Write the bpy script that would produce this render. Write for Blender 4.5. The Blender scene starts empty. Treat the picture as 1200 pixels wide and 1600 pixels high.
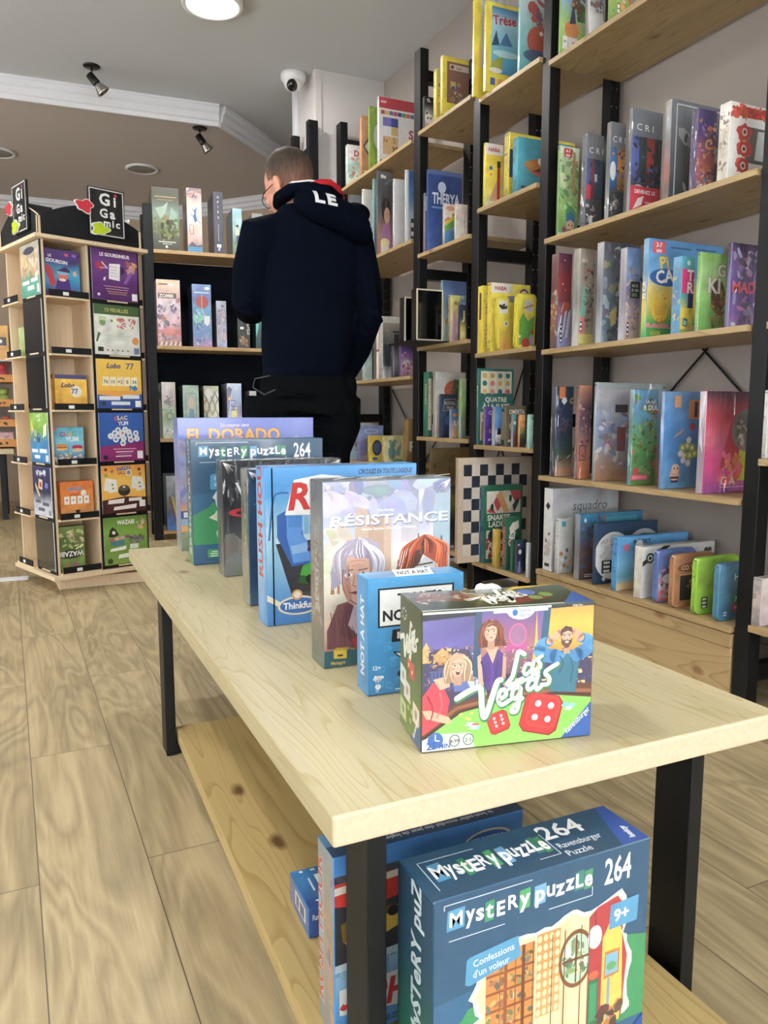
import bpy, bmesh, math, random
from mathutils import Vector, Matrix, noise
from mathutils.geometry import tessellate_polygon
R = math.radians
scn = bpy.context.scene
COL = bpy.data.collections.new('shop'); scn.collection.children.link(COL)

# ------------------------------------------------------------------ camera model (used to survey the photograph)
CAM_H = 0.80; FPX = 1200.0; YAW = R(24.83); PITCH = math.atan2(153, 1200)
_st, _ct, _sp, _cp = math.sin(YAW), math.cos(YAW), math.sin(PITCH), math.cos(PITCH)
CF = Vector((_st*_cp, _ct*_cp, -_sp)); CR = Vector((_ct, -_st, 0)); CU = Vector((_st*_sp, _ct*_sp, _cp))
CP = Vector((0, 0, CAM_H))
def proj(x, y, z):
    d = Vector((x, y, z)) - CP; a = d.dot(CF)
    return 600 + FPX*d.dot(CR)/a, 800 - FPX*d.dot(CU)/a
def ray(px, py): return CF*FPX + CR*(px-600) + CU*(800-py)
def onz(px, py, z):
    r = ray(px, py); return CP + r*((z-CAM_H)/r.z)
def ony(px, py, y):
    r = ray(px, py); return CP + r*(y/r.y)
def solve(fn, target, lo, hi):
    flo = fn(lo) - target
    for _ in range(50):
        m = (lo+hi)/2; fm = fn(m) - target
        if (fm > 0) == (flo > 0): lo, flo = m, fm
        else: hi = m
    return (lo+hi)/2

# ------------------------------------------------------------------ object helpers
def tag(o, label=None, cat=None, group=None, kind=None):
    if label: o['label'] = label
    if cat: o['category'] = cat
    if group: o['group'] = group
    if kind: o['kind'] = kind
    return o
def empty(name, loc=(0, 0, 0), rz=0.0, label=None, cat=None, group=None):
    o = bpy.data.objects.new(name, None); COL.objects.link(o); o.empty_display_size = .05
    o.location = loc; o.rotation_euler = (0, 0, rz)
    return tag(o, label, cat, group)
def link(name, me, parent=None, loc=None, rz=None):
    o = bpy.data.objects.new(name, me); COL.objects.link(o)
    if parent: o.parent = parent
    if loc is not None: o.location = loc
    if rz is not None: o.rotation_euler = (0, 0, rz)
    return o
def lin(c):
    if not isinstance(c, str): return c
    c = c.lstrip('#'); out = []
    for i in (0, 2, 4):
        v = int(c[i:i+2], 16)/255
        out.append(v/12.92 if v <= .04045 else ((v+.055)/1.055)**2.4)
    return tuple(out)

class MB:
    """collects vertices and faces (material index and colour per face) for ONE mesh"""
    def __init__(s): s.v = []; s.f = []; s.m = []; s.c = []; s.sm = []
    def add(s, verts, faces, mi=0, col=None, smooth=False):
        b = len(s.v); s.v += [tuple(v) for v in verts]
        for f in faces:
            s.f.append([b+i for i in f]); s.m.append(mi); s.c.append(col); s.sm.append(smooth)
        return s
    def box(s, x0, y0, z0, x1, y1, z1, mi=0, ch=0.0, col=None, M=None):
        if ch <= 0:
            vs = [(x, y, z) for z in (z0, z1) for y in (y0, y1) for x in (x0, x1)]
            fs = [(0, 2, 3, 1), (4, 5, 7, 6), (0, 1, 5, 4), (2, 6, 7, 3), (0, 4, 6, 2), (1, 3, 7, 5)]
        else:
            bm = bmesh.new()
            bmesh.ops.create_cube(bm, size=1)
            for v in bm.verts:
                v.co = Vector(((x0+x1)/2+v.co.x*(x1-x0), (y0+y1)/2+v.co.y*(y1-y0), (z0+z1)/2+v.co.z*(z1-z0)))
            bmesh.ops.bevel(bm, geom=list(bm.edges), offset=ch, segments=2, profile=.5, affect='EDGES')
            bm.verts.index_update()
            vs = [v.co.copy() for v in bm.verts]; fs = [[v.index for v in f.verts] for f in bm.faces]; bm.free()
        if M: vs = [M @ Vector(v) for v in vs]
        return s.add(vs, fs, mi, col)
    def prism(s, pts, z0, z1, mi=0, col=None, M=None):
        n = len(pts); vs = [(x, y, z0) for x, y in pts] + [(x, y, z1) for x, y in pts]
        fs = [list(range(n))[::-1], list(range(n, 2*n))] + [(i, (i+1) % n, n+(i+1) % n, n+i) for i in range(n)]
        if M: vs = [M @ Vector(v) for v in vs]
        return s.add(vs, fs, mi, col)
    def lathe(s, prof, n=24, mi=0, col=None, M=None, smooth=True):
        vs = []; fs = []
        for r, z in prof:
            vs += [(r*math.cos(2*math.pi*k/n), r*math.sin(2*math.pi*k/n), z) for k in range(n)]
        for j in range(len(prof)-1):
            for k in range(n): fs.append((j*n+k, j*n+(k+1) % n, (j+1)*n+(k+1) % n, (j+1)*n+k))
        fs.append(list(range(n))[::-1]); fs.append([(len(prof)-1)*n+k for k in range(n)])
        if M: vs = [M @ Vector(v) for v in vs]
        return s.add(vs, fs, mi, col, smooth)
    def tube(s, pts, rad, n=10, mi=0, col=None, caps=True):
        pts = [Vector(p) for p in pts]; vs = []; fs = []
        rads = rad if isinstance(rad, (list, tuple)) else [rad]*len(pts)
        up = None
        for i, p in enumerate(pts):
            t = (pts[min(i+1, len(pts)-1)] - pts[max(i-1, 0)]).normalized()
            if up is None:
                up = t.cross(Vector((0, 0, 1)))
                if up.length < .1: up = t.cross(Vector((1, 0, 0)))
            up = (up - t*up.dot(t)).normalized(); w = t.cross(up)
            r = rads[i]; ra, rb = r if isinstance(r, tuple) else (r, r)
            vs += [p + up*ra*math.cos(2*math.pi*k/n) + w*rb*math.sin(2*math.pi*k/n) for k in range(n)]
        for j in range(len(pts)-1):
            for k in range(n): fs.append((j*n+k, j*n+(k+1) % n, (j+1)*n+(k+1) % n, (j+1)*n+k))
        if caps: fs.append(list(range(n))[::-1]); fs.append([(len(pts)-1)*n+k for k in range(n)])
        return s.add(vs, fs, mi, col, True)
    def ball(s, c, r, n=16, mi=0, col=None, M=None):
        rr = r if isinstance(r, (tuple, list)) else (r, r, r); c = Vector(c)
        vs = []; fs = []; m = n//2
        for j in range(1, m):
            a = math.pi*j/m
            for k in range(n):
                b = 2*math.pi*k/n
                d = Vector((rr[0]*math.sin(a)*math.cos(b), rr[1]*math.sin(a)*math.sin(b), rr[2]*math.cos(a)))
                vs.append(c + (M @ d if M else d))
        d = Vector((0, 0, rr[2])); vs.append(c + (M @ d if M else d)); vs.append(c - (M @ d if M else d))
        t = len(vs)-2
        for k in range(n):
            fs.append((t, k, (k+1) % n)); fs.append((t+1, (m-2)*n+(k+1) % n, (m-2)*n+k))
        for j in range(m-2):
            for k in range(n): fs.append((j*n+k, (j+1)*n+k, (j+1)*n+(k+1) % n, j*n+(k+1) % n))
        return s.add(vs, fs, mi, col, True)
    def mesh(s, name, mats):
        me = bpy.data.meshes.new(name); me.from_pydata(s.v, [], s.f)
        for m in (mats if isinstance(mats, (list, tuple)) else [mats]): me.materials.append(m)
        me.polygons.foreach_set('material_index', s.m); me.polygons.foreach_set('use_smooth', s.sm)
        if any(c is not None for c in s.c):
            at = me.color_attributes.new('Col', 'FLOAT_COLOR', 'CORNER'); buf = []
            for f, c in zip(s.f, s.c):
                if c is None: c = (1, 1, 1)
                if isinstance(c[0], (tuple, list)):
                    for q in c: buf += [q[0], q[1], q[2], 1]
                else: buf += [c[0], c[1], c[2], 1]*len(f)
            at.data.foreach_set('color', buf)
        me.update(); return me
    def build(s, name, mats, parent=None, loc=None, rz=None): return link(name, s.mesh(name, mats), parent, loc, rz)

# ------------------------------------------------------------------ materials
def nodes(name):
    m = bpy.data.materials.new(name); m.use_nodes = True; nt = m.node_tree
    b = nt.nodes['Principled BSDF']; return m, nt, b
def nd(nt, t, **kw):
    n = nt.nodes.new('ShaderNode'+t)
    for k, v in kw.items():
        if k in n.inputs: n.inputs[k].default_value = v
        else: setattr(n, k, v)
    return n
def L(nt, a, b): nt.links.new(a, b)
def plain(name, col, rough=.5, metal=0.0, spec=.5, bump=0.0, bscale=60, var=0.0, coat=0.0):
    m, nt, b = nodes(name); c = lin(col)
    b.inputs['Roughness'].default_value = rough; b.inputs['Metallic'].default_value = metal
    b.inputs['Specular IOR Level'].default_value = spec; b.inputs['Coat Weight'].default_value = coat
    tc = nd(nt, 'TexCoord'); n = nd(nt, 'TexNoise', Scale=bscale, Detail=4.0); L(nt, tc.outputs['Object'], n.inputs['Vector'])
    mx = nd(nt, 'Mix', data_type='RGBA'); v = max(var, .03)
    mx.inputs[6].default_value = tuple(x*(1-v) for x in c)+(1,); mx.inputs[7].default_value = tuple(min(1, x*(1+v)) for x in c)+(1,)
    L(nt, n.outputs['Fac'], mx.inputs[0]); L(nt, mx.outputs[2], b.inputs['Base Color'])
    if bump:
        bp = nd(nt, 'Bump', Strength=bump, Distance=.01); L(nt, n.outputs['Fac'], bp.inputs['Height']); L(nt, bp.outputs[0], b.inputs['Normal'])
    return m
def emit(name, col, s):
    m, nt, b = nodes(name); b.inputs['Emission Color'].default_value = lin(col)+(1,); b.inputs['Emission Strength'].default_value = s
    b.inputs['Base Color'].default_value = lin(col)+(1,); return m
def print_mat(name, rough, coat=0.0, crough=.05, wrinkle=0.0, spec=.5):
    """printed cardboard: ink colours come from the mesh; paper mottling is procedural"""
    m, nt, b = nodes(name)
    a = nd(nt, 'VertexColor', layer_name='Col'); tc = nd(nt, 'TexCoord')
    n = nd(nt, 'TexNoise', Scale=55.0, Detail=5.0, Roughness=.65); L(nt, tc.outputs['Object'], n.inputs['Vector'])
    mr = nd(nt, 'MapRange'); mr.inputs[3].default_value = .82; mr.inputs[4].default_value = 1.16; L(nt, n.outputs['Fac'], mr.inputs[0])
    mx = nd(nt, 'Mix', data_type='RGBA', blend_type='MULTIPLY'); mx.inputs[0].default_value = 1
    L(nt, a.outputs['Color'], mx.inputs[6]); L(nt, mr.outputs[0], mx.inputs[7]); L(nt, mx.outputs[2], b.inputs['Base Color'])
    b.inputs['Roughness'].default_value = rough; b.inputs['Coat Weight'].default_value = coat; b.inputs['Coat Roughness'].default_value = crough
    b.inputs['Specular IOR Level'].default_value = spec
    if wrinkle:
        mp = nd(nt, 'Mapping'); mp.inputs['Scale'].default_value = (8, 8, 1.1); L(nt, tc.outputs['Object'], mp.inputs[0])
        w = nd(nt, 'TexNoise', Scale=2.2, Detail=3.0); L(nt, mp.outputs[0], w.inputs['Vector'])
        bp = nd(nt, 'Bump', Strength=wrinkle, Distance=.038); L(nt, w.outputs['Fac'], bp.inputs['Height']); L(nt, bp.outputs[0], b.inputs['Coat Normal'])
    return m
def pine(name, base, dark, axis='Y', knot=.6, strip=.0, rough=.42, scale=1.0, knotcol='6d4526'):
    """boards: long rings along one axis, strips of differing tone, knots"""
    m, nt, b = nodes(name); tc = nd(nt, 'TexCoord'); oi = nd(nt, 'ObjectInfo')
    off = nd(nt, 'VectorMath', operation='SCALE'); off.inputs['Scale'].default_value = 7.3
    cmb = nd(nt, 'CombineXYZ'); L(nt, oi.outputs['Random'], cmb.inputs[0]); L(nt, oi.outputs['Random'], cmb.inputs[1])
    L(nt, cmb.outputs[0], off.inputs[0])
    add = nd(nt, 'VectorMath', operation='ADD'); L(nt, tc.outputs['Object'], add.inputs[0]); L(nt, off.outputs[0], add.inputs[1])
    sep = nd(nt, 'SeparateXYZ'); L(nt, add.outputs[0], sep.inputs[0])
    across = {'Y': 0, 'X': 1, 'Z': 0}[axis]
    # strip index
    dv = nd(nt, 'Math', operation='DIVIDE'); L(nt, sep.outputs[across], dv.inputs[0]); dv.inputs[1].default_value = strip or 10
    fl = nd(nt, 'Math', operation='FLOOR'); L(nt, dv.outputs[0], fl.inputs[0])
    wn = nd(nt, 'TexWhiteNoise', noise_dimensions='1D'); L(nt, fl.outputs[0], wn.inputs['W'])
    sh = nd(nt, 'VectorMath', operation='SCALE'); L(nt, wn.outputs['Color'], sh.inputs[0]); sh.inputs['Scale'].default_value = 5.0 if strip else 0.0
    ad2 = nd(nt, 'VectorMath', operation='ADD'); L(nt, add.outputs[0], ad2.inputs[0]); L(nt, sh.outputs[0], ad2.inputs[1])
    mp = nd(nt, 'Mapping'); sc = {'Y': (7, .55, 7), 'X': (.55, 7, 7), 'Z': (7, 7, .55)}[axis]
    mp.inputs['Scale'].default_value = tuple(s*scale for s in sc); L(nt, ad2.outputs[0], mp.inputs[0])
    n1 = nd(nt, 'TexNoise', Scale=1.3, Detail=2.0, Roughness=.5, Distortion=.4); L(nt, mp.outputs[0], n1.inputs['Vector'])
    ring = nd(nt, 'Math', operation='MULTIPLY'); L(nt, n1.outputs['Fac'], ring.inputs[0]); ring.inputs[1].default_value = 17
    fr = nd(nt, 'Math', operation='FRACT'); L(nt, ring.outputs[0], fr.inputs[0])
    cr = nd(nt, 'ValToRGB'); e = cr.color_ramp.elements
    e[0].position = 0; e[0].color = (.15, .15, .15, 1); e[1].position = 1; e[1].color = (.9, .9, .9, 1)
    q = cr.color_ramp.elements.new(.78); q.color = (.32, .32, .32, 1); q = cr.color_ramp.elements.new(.94); q.color = (1, 1, 1, 1)
    L(nt, fr.outputs[0], cr.inputs[0])
    mp2 = nd(nt, 'Mapping'); sc2 = {'Y': (90, 3, 90), 'X': (3, 90, 90), 'Z': (90, 90, 3)}[axis]
    mp2.inputs['Scale'].default_value = sc2; L(nt, ad2.outputs[0], mp2.inputs[0])
    n2 = nd(nt, 'TexNoise', Scale=1.0, Detail=3.0); L(nt, mp2.outputs[0], n2.inputs['Vector'])
    fac = nd(nt, 'Math', operation='MULTIPLY_ADD'); L(nt, n2.outputs['Fac'], fac.inputs[0]); fac.inputs[1].default_value = .35; 
    fm = nd(nt, 'Math', operation='MULTIPLY'); L(nt, cr.outputs['Color'], fm.inputs[0]); fm.inputs[1].default_value = .55
    L(nt, fm.outputs[0], fac.inputs[2])
    mx = nd(nt, 'Mix', data_type='RGBA'); mx.inputs[6].default_value = lin(base)+(1,); mx.inputs[7].default_value = lin(dark)+(1,)
    L(nt, fac.outputs[0], mx.inputs[0])
    # strip tone
    tone = nd(nt, 'MapRange'); tone.inputs[3].default_value = .90 if strip else 1; tone.inputs[4].default_value = 1.06 if strip else 1
    L(nt, wn.outputs['Value'], tone.inputs[0])
    ml = nd(nt, 'Mix', data_type='RGBA', blend_type='MULTIPLY'); ml.inputs[0].default_value = 1
    L(nt, mx.outputs[2], ml.inputs[6]); L(nt, tone.outputs[0], ml.inputs[7])
    # knots
    mk = nd(nt, 'Mapping'); sk = {'Y': (4.2, 2.2, 4.2), 'X': (2.2, 4.2, 4.2), 'Z': (4.2, 4.2, 2.2)}[axis]
    mk.inputs['Scale'].default_value = sk; sx = nd(nt, 'SeparateXYZ'); L(nt, add.outputs[0], sx.inputs[0]); cx = nd(nt, 'CombineXYZ'); xz = nd(nt, 'Math', operation='ADD'); o2 = 1 if axis == 'X' else 0; L(nt, sx.outputs[o2], xz.inputs[0]); L(nt, sx.outputs[2 if axis != 'Z' else 1], xz.inputs[1]); L(nt, xz.outputs[0], cx.inputs[o2]); L(nt, sx.outputs[{'Y': 1, 'X': 0, 'Z': 2}[axis]], cx.inputs[1-o2]); L(nt, cx.outputs[0], mk.inputs[0])
    nk = nd(nt, 'TexNoise', Scale=6.0, Detail=1.0); L(nt, mk.outputs[0], nk.inputs['Vector'])
    mxk = nd(nt, 'Mix', data_type='RGBA'); mxk.inputs[0].default_value = .06; L(nt, mk.outputs[0], mxk.inputs[6]); L(nt, nk.outputs['Color'], mxk.inputs[7])
    vo = nd(nt, 'TexVoronoi', voronoi_dimensions='2D', Scale=1.0); L(nt, mxk.outputs[2], vo.inputs['Vector'])
    kr = nd(nt, 'MapRange'); kr.inputs[1].default_value = .022; kr.inputs[2].default_value = .065; kr.inputs[3].default_value = knot; kr.inputs[4].default_value = 0
    L(nt, vo.outputs['Distance'], kr.inputs[0])
    mf = nd(nt, 'Mix', data_type='RGBA'); L(nt, kr.outputs[0], mf.inputs[0]); L(nt, ml.outputs[2], mf.inputs[6]); mf.inputs[7].default_value = lin(knotcol)+(1,)
    L(nt, mf.outputs[2], b.inputs['Base Color']); b.inputs['Roughness'].default_value = rough
    bp = nd(nt, 'Bump', Strength=.05, Distance=.004); L(nt, fac.outputs[0], bp.inputs['Height']); L(nt, bp.outputs[0], b.inputs['Normal'])
    return m
def floor_mat():
    m, nt, b = nodes('vinyl_planks'); tc = nd(nt, 'TexCoord'); mp = nd(nt, 'Mapping')
    mp.inputs['Rotation'].default_value = (0, 0, R(-91.2)); mp.inputs['Location'].default_value = (1.34, .007, 0)
    L(nt, tc.outputs['Object'], mp.inputs[0])
    br = nd(nt, 'TexBrick', Scale=1.0, offset=.5); br.inputs['Mortar Size'].default_value = .0011
    br.inputs['Mortar Smooth'].default_value = .3; br.inputs['Brick Width'].default_value = 1.08; br.inputs['Row Height'].default_value = .18
    br.inputs['Color1'].default_value = (0, 0, 0, 1); br.inputs['Color2'].default_value = (1, 1, 1, 1); br.inputs['Mortar'].default_value = (.5, .5, .5, 1)
    L(nt, mp.outputs[0], br.inputs['Vector'])
    sh = nd(nt, 'VectorMath', operation='SCALE'); L(nt, br.outputs['Color'], sh.inputs[0]); sh.inputs['Scale'].default_value = 13.0
    ad = nd(nt, 'VectorMath', operation='ADD'); L(nt, mp.outputs[0], ad.inputs[0]); L(nt, sh.outputs[0], ad.inputs[1])
    m1 = nd(nt, 'Mapping'); m1.inputs['Scale'].default_value = (1.1, 7, 1); L(nt, ad.outputs[0], m1.inputs[0])
    n1 = nd(nt, 'TexNoise', Scale=1.0, Detail=2.5, Roughness=.55, Distortion=.8); L(nt, m1.outputs[0], n1.inputs['Vector'])
    ml = nd(nt, 'Math', operation='MULTIPLY'); L(nt, n1.outputs['Fac'], ml.inputs[0]); ml.inputs[1].default_value = 9
    sn = nd(nt, 'Math', operation='PINGPONG'); L(nt, ml.outputs[0], sn.inputs[0]); sn.inputs[1].default_value = .5
    m2 = nd(nt, 'Mapping'); m2.inputs['Scale'].default_value = (4, 90, 1); L(nt, ad.outputs[0], m2.inputs[0])
    n2 = nd(nt, 'TexNoise', Scale=1.0, Detail=5.0, Roughness=.7); L(nt, m2.outputs[0], n2.inputs['Vector'])
    m3 = nd(nt, 'Mapping'); m3.inputs['Scale'].default_value = (1.5, 4, 1); L(nt, ad.outputs[0], m3.inputs[0])
    n3 = nd(nt, 'TexNoise', Scale=1.3, Detail=3.0); L(nt, m3.outputs[0], n3.inputs['Vector'])
    a1 = nd(nt, 'Math', operation='MULTIPLY_ADD'); L(nt, sn.outputs[0], a1.inputs[0]); a1.inputs[1].default_value = .55; 
    s2 = nd(nt, 'Math', operation='MULTIPLY'); L(nt, n2.outputs['Fac'], s2.inputs[0]); s2.inputs[1].default_value = .65; L(nt, s2.outputs[0], a1.inputs[2])
    a2 = nd(nt, 'Math', operation='MULTIPLY_ADD'); L(nt, n3.outputs['Fac'], a2.inputs[0]); a2.inputs[1].default_value = .6; L(nt, a1.outputs[0], a2.inputs[2])
    cr = nd(nt, 'ValToRGB'); e = cr.color_ramp.elements; e[0].position = .42; e[0].color = lin('7a6e54')+(1,); e[1].position = 1.0; e[1].color = lin('b8a782')+(1,)
    q = e.new(.72); q.color = lin('9f8e6c')+(1,)
    L(nt, a2.outputs[0], cr.inputs[0])
    mx = nd(nt, 'Mix', data_type='RGBA'); L(nt, br.outputs['Fac'], mx.inputs[0]); L(nt, cr.outputs[0], mx.inputs[6]); mx.inputs[7].default_value = lin('54463a')+(1,)
    L(nt, mx.outputs[2], b.inputs['Base Color']); b.inputs['Roughness'].default_value = .46
    bp = nd(nt, 'Bump', Strength=.12, Distance=.003); L(nt, n2.outputs['Fac'], bp.inputs['Height']); L(nt, bp.outputs[0], b.inputs['Normal'])
    return m
def wrap_mat():
    m, nt, b = nodes('cling_film'); nt.nodes.remove(b); out = nt.nodes['Material Output']
    tr = nd(nt, 'BsdfTransparent'); gl = nd(nt, 'BsdfGlossy', Roughness=.06); lw = nd(nt, 'LayerWeight', Blend=.25)
    tc = nd(nt, 'TexCoord'); mp = nd(nt, 'Mapping'); mp.inputs['Scale'].default_value = (6, 6, 2); L(nt, tc.outputs['Object'], mp.inputs[0])
    n = nd(nt, 'TexNoise', Scale=3.0, Detail=3.0); L(nt, mp.outputs[0], n.inputs['Vector'])
    bp = nd(nt, 'Bump', Strength=.35, Distance=.012); L(nt, n.outputs['Fac'], bp.inputs['Height'])
    L(nt, bp.outputs[0], gl.inputs['Normal'])
    mr = nd(nt, 'MapRange'); mr.inputs[3].default_value = .015; mr.inputs[4].default_value = .32; L(nt, lw.outputs['Fresnel'], mr.inputs[0])
    mx = nd(nt, 'MixShader'); L(nt, mr.outputs[0], mx.inputs[0]); L(nt, tr.outputs[0], mx.inputs[1]); L(nt, gl.outputs[0], mx.inputs[2])
    L(nt, mx.outputs[0], out.inputs['Surface']); return m

M = {}
M['matte'] = print_mat('printed_matte_card', .55)
M['gloss'] = print_mat('printed_gloss_card', .32, .35, .08)
M['wrap'] = print_mat('printed_card_in_film', .4, 1.0, .04, 1.0)
M['tin'] = print_mat('printed_tin', .28, .6, .06)
M['acryl'] = print_mat('glossy_panel', .08, .5, .03)
M['film'] = wrap_mat()
M['black'] = plain('black_painted_steel', '090b0d', .45, 0, .3, .02, 40, .08)
M['blackwood'] = plain('black_painted_wood', '0a0d10', .5, 0, .3, .06, 70, .1)
M['navy'] = plain('dark_navy_panel', '040a14', .75, 0, .12, .02, 30, .08)
M['table'] = pine('pine_tabletop', 'c9bf9e', 'a8955f', 'Y', .75, .12, .34, 1.5)
M['endgrain'] = plain('pine_end_grain', 'd0bd9f', .55, 0, .4, .15, 120, .14)
M['board'] = pine('pine_lower_board', 'c4ae78', '9c8049', 'Y', .9, 0, .45, 1.0, '5a3a1c')
M['shelfY'] = pine('pine_shelf_board', 'b39a70', '836a42', 'Y', .75, .07, .45, .9, '6b4522')
M['shelfX'] = pine('pine_shelf_plank', 'bd9f74', '8f7044', 'X', .6, .07, .45, .9, '6b4522')
M['ply'] = pine('birch_ply', 'dcc7a8', 'cbb08a', 'Z', .0, 0, .5)
M['wall'] = plain('painted_wall', '958c86', .9, 0, .25, .03, 90, .02)
M['wallpale'] = plain('pale_painted_wall', 'c8c3c0', .9, 0, .25, .03, 90, .02)
M['wallfar'] = plain('beige_painted_wall', 'b3a08c', .9, 0, .25, .03, 90, .02)
M['ceil'] = plain('painted_ceiling', 'c6c8ca', .92, 0, .2, .05, 120, .02)
M['ceillow'] = plain('beige_painted_ceiling', 'c3bab2', .92, 0, .2, .05, 120, .02)
M['trim'] = plain('white_moulding', 'dcdcdf', .6)
M['white'] = plain('white_plastic', 'e6e6e4', .4)
M['chrome'] = plain('polished_metal', 'b8b4ae', .2, 1.0)
M['darkmetal'] = plain('dark_metal', '30302e', .35, .7)
M['floor'] = floor_mat()
M['lamp'] = emit('lit_diffuser', 'fff8ea', 9.0)
M['bulb'] = emit('lit_bulb', 'fff0d8', 5.0)
M['glassblack'] = plain('black_lens', '050506', .08, 0, .6)
# ------------------------------------------------------------------ lettering
_TX = {}
def glyphs(s, bold=0.0, shear=0.0, res=2):
    k = (s, bold, shear, res)
    if k not in _TX:
        cu = bpy.data.curves.new('t', 'FONT'); cu.body = s; cu.size = 1; cu.offset = bold; cu.shear = shear; cu.resolution_u = res; cu.fill_mode = 'BOTH'
        o = bpy.data.objects.new('t', cu); COL.objects.link(o)
        dg = bpy.context.evaluated_depsgraph_get(); me = bpy.data.meshes.new_from_object(o.evaluated_get(dg))
        vs = [(v.co.x, v.co.y) for v in me.vertices]; fs = [tuple(p.vertices) for p in me.polygons]
        bpy.data.objects.remove(o); bpy.data.curves.remove(cu); bpy.data.meshes.remove(me)
        x0 = min([v[0] for v in vs] or [0]); x1 = max([v[0] for v in vs] or [1])
        _TX[k] = ([((x-x0)/.7, y/.7) for x, y in vs], fs, (x1-x0)/.7)
    return _TX[k]

def clip(poly, cols):
    """clip a polygon to the unit square"""
    P = list(zip(poly, cols))
    for ax, lim, sg in ((0, 0, 1), (0, 1, -1), (1, 0, 1), (1, 1, -1)):
        out = []
        for i in range(len(P)):
            a, b = P[i-1], P[i]; da = (a[0][ax]-lim)*sg; db = (b[0][ax]-lim)*sg
            if (da >= 0) != (db >= 0):
                t = da/(da-db)
                out.append((tuple(a[0][j]+(b[0][j]-a[0][j])*t for j in (0, 1)), tuple(a[1][j]+(b[1][j]-a[1][j])*t for j in range(3))))
            if db >= 0: out.append(b)
        P = out
        if len(P) < 3: return None
    return [p[0] for p in P], [p[1] for p in P]

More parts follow.
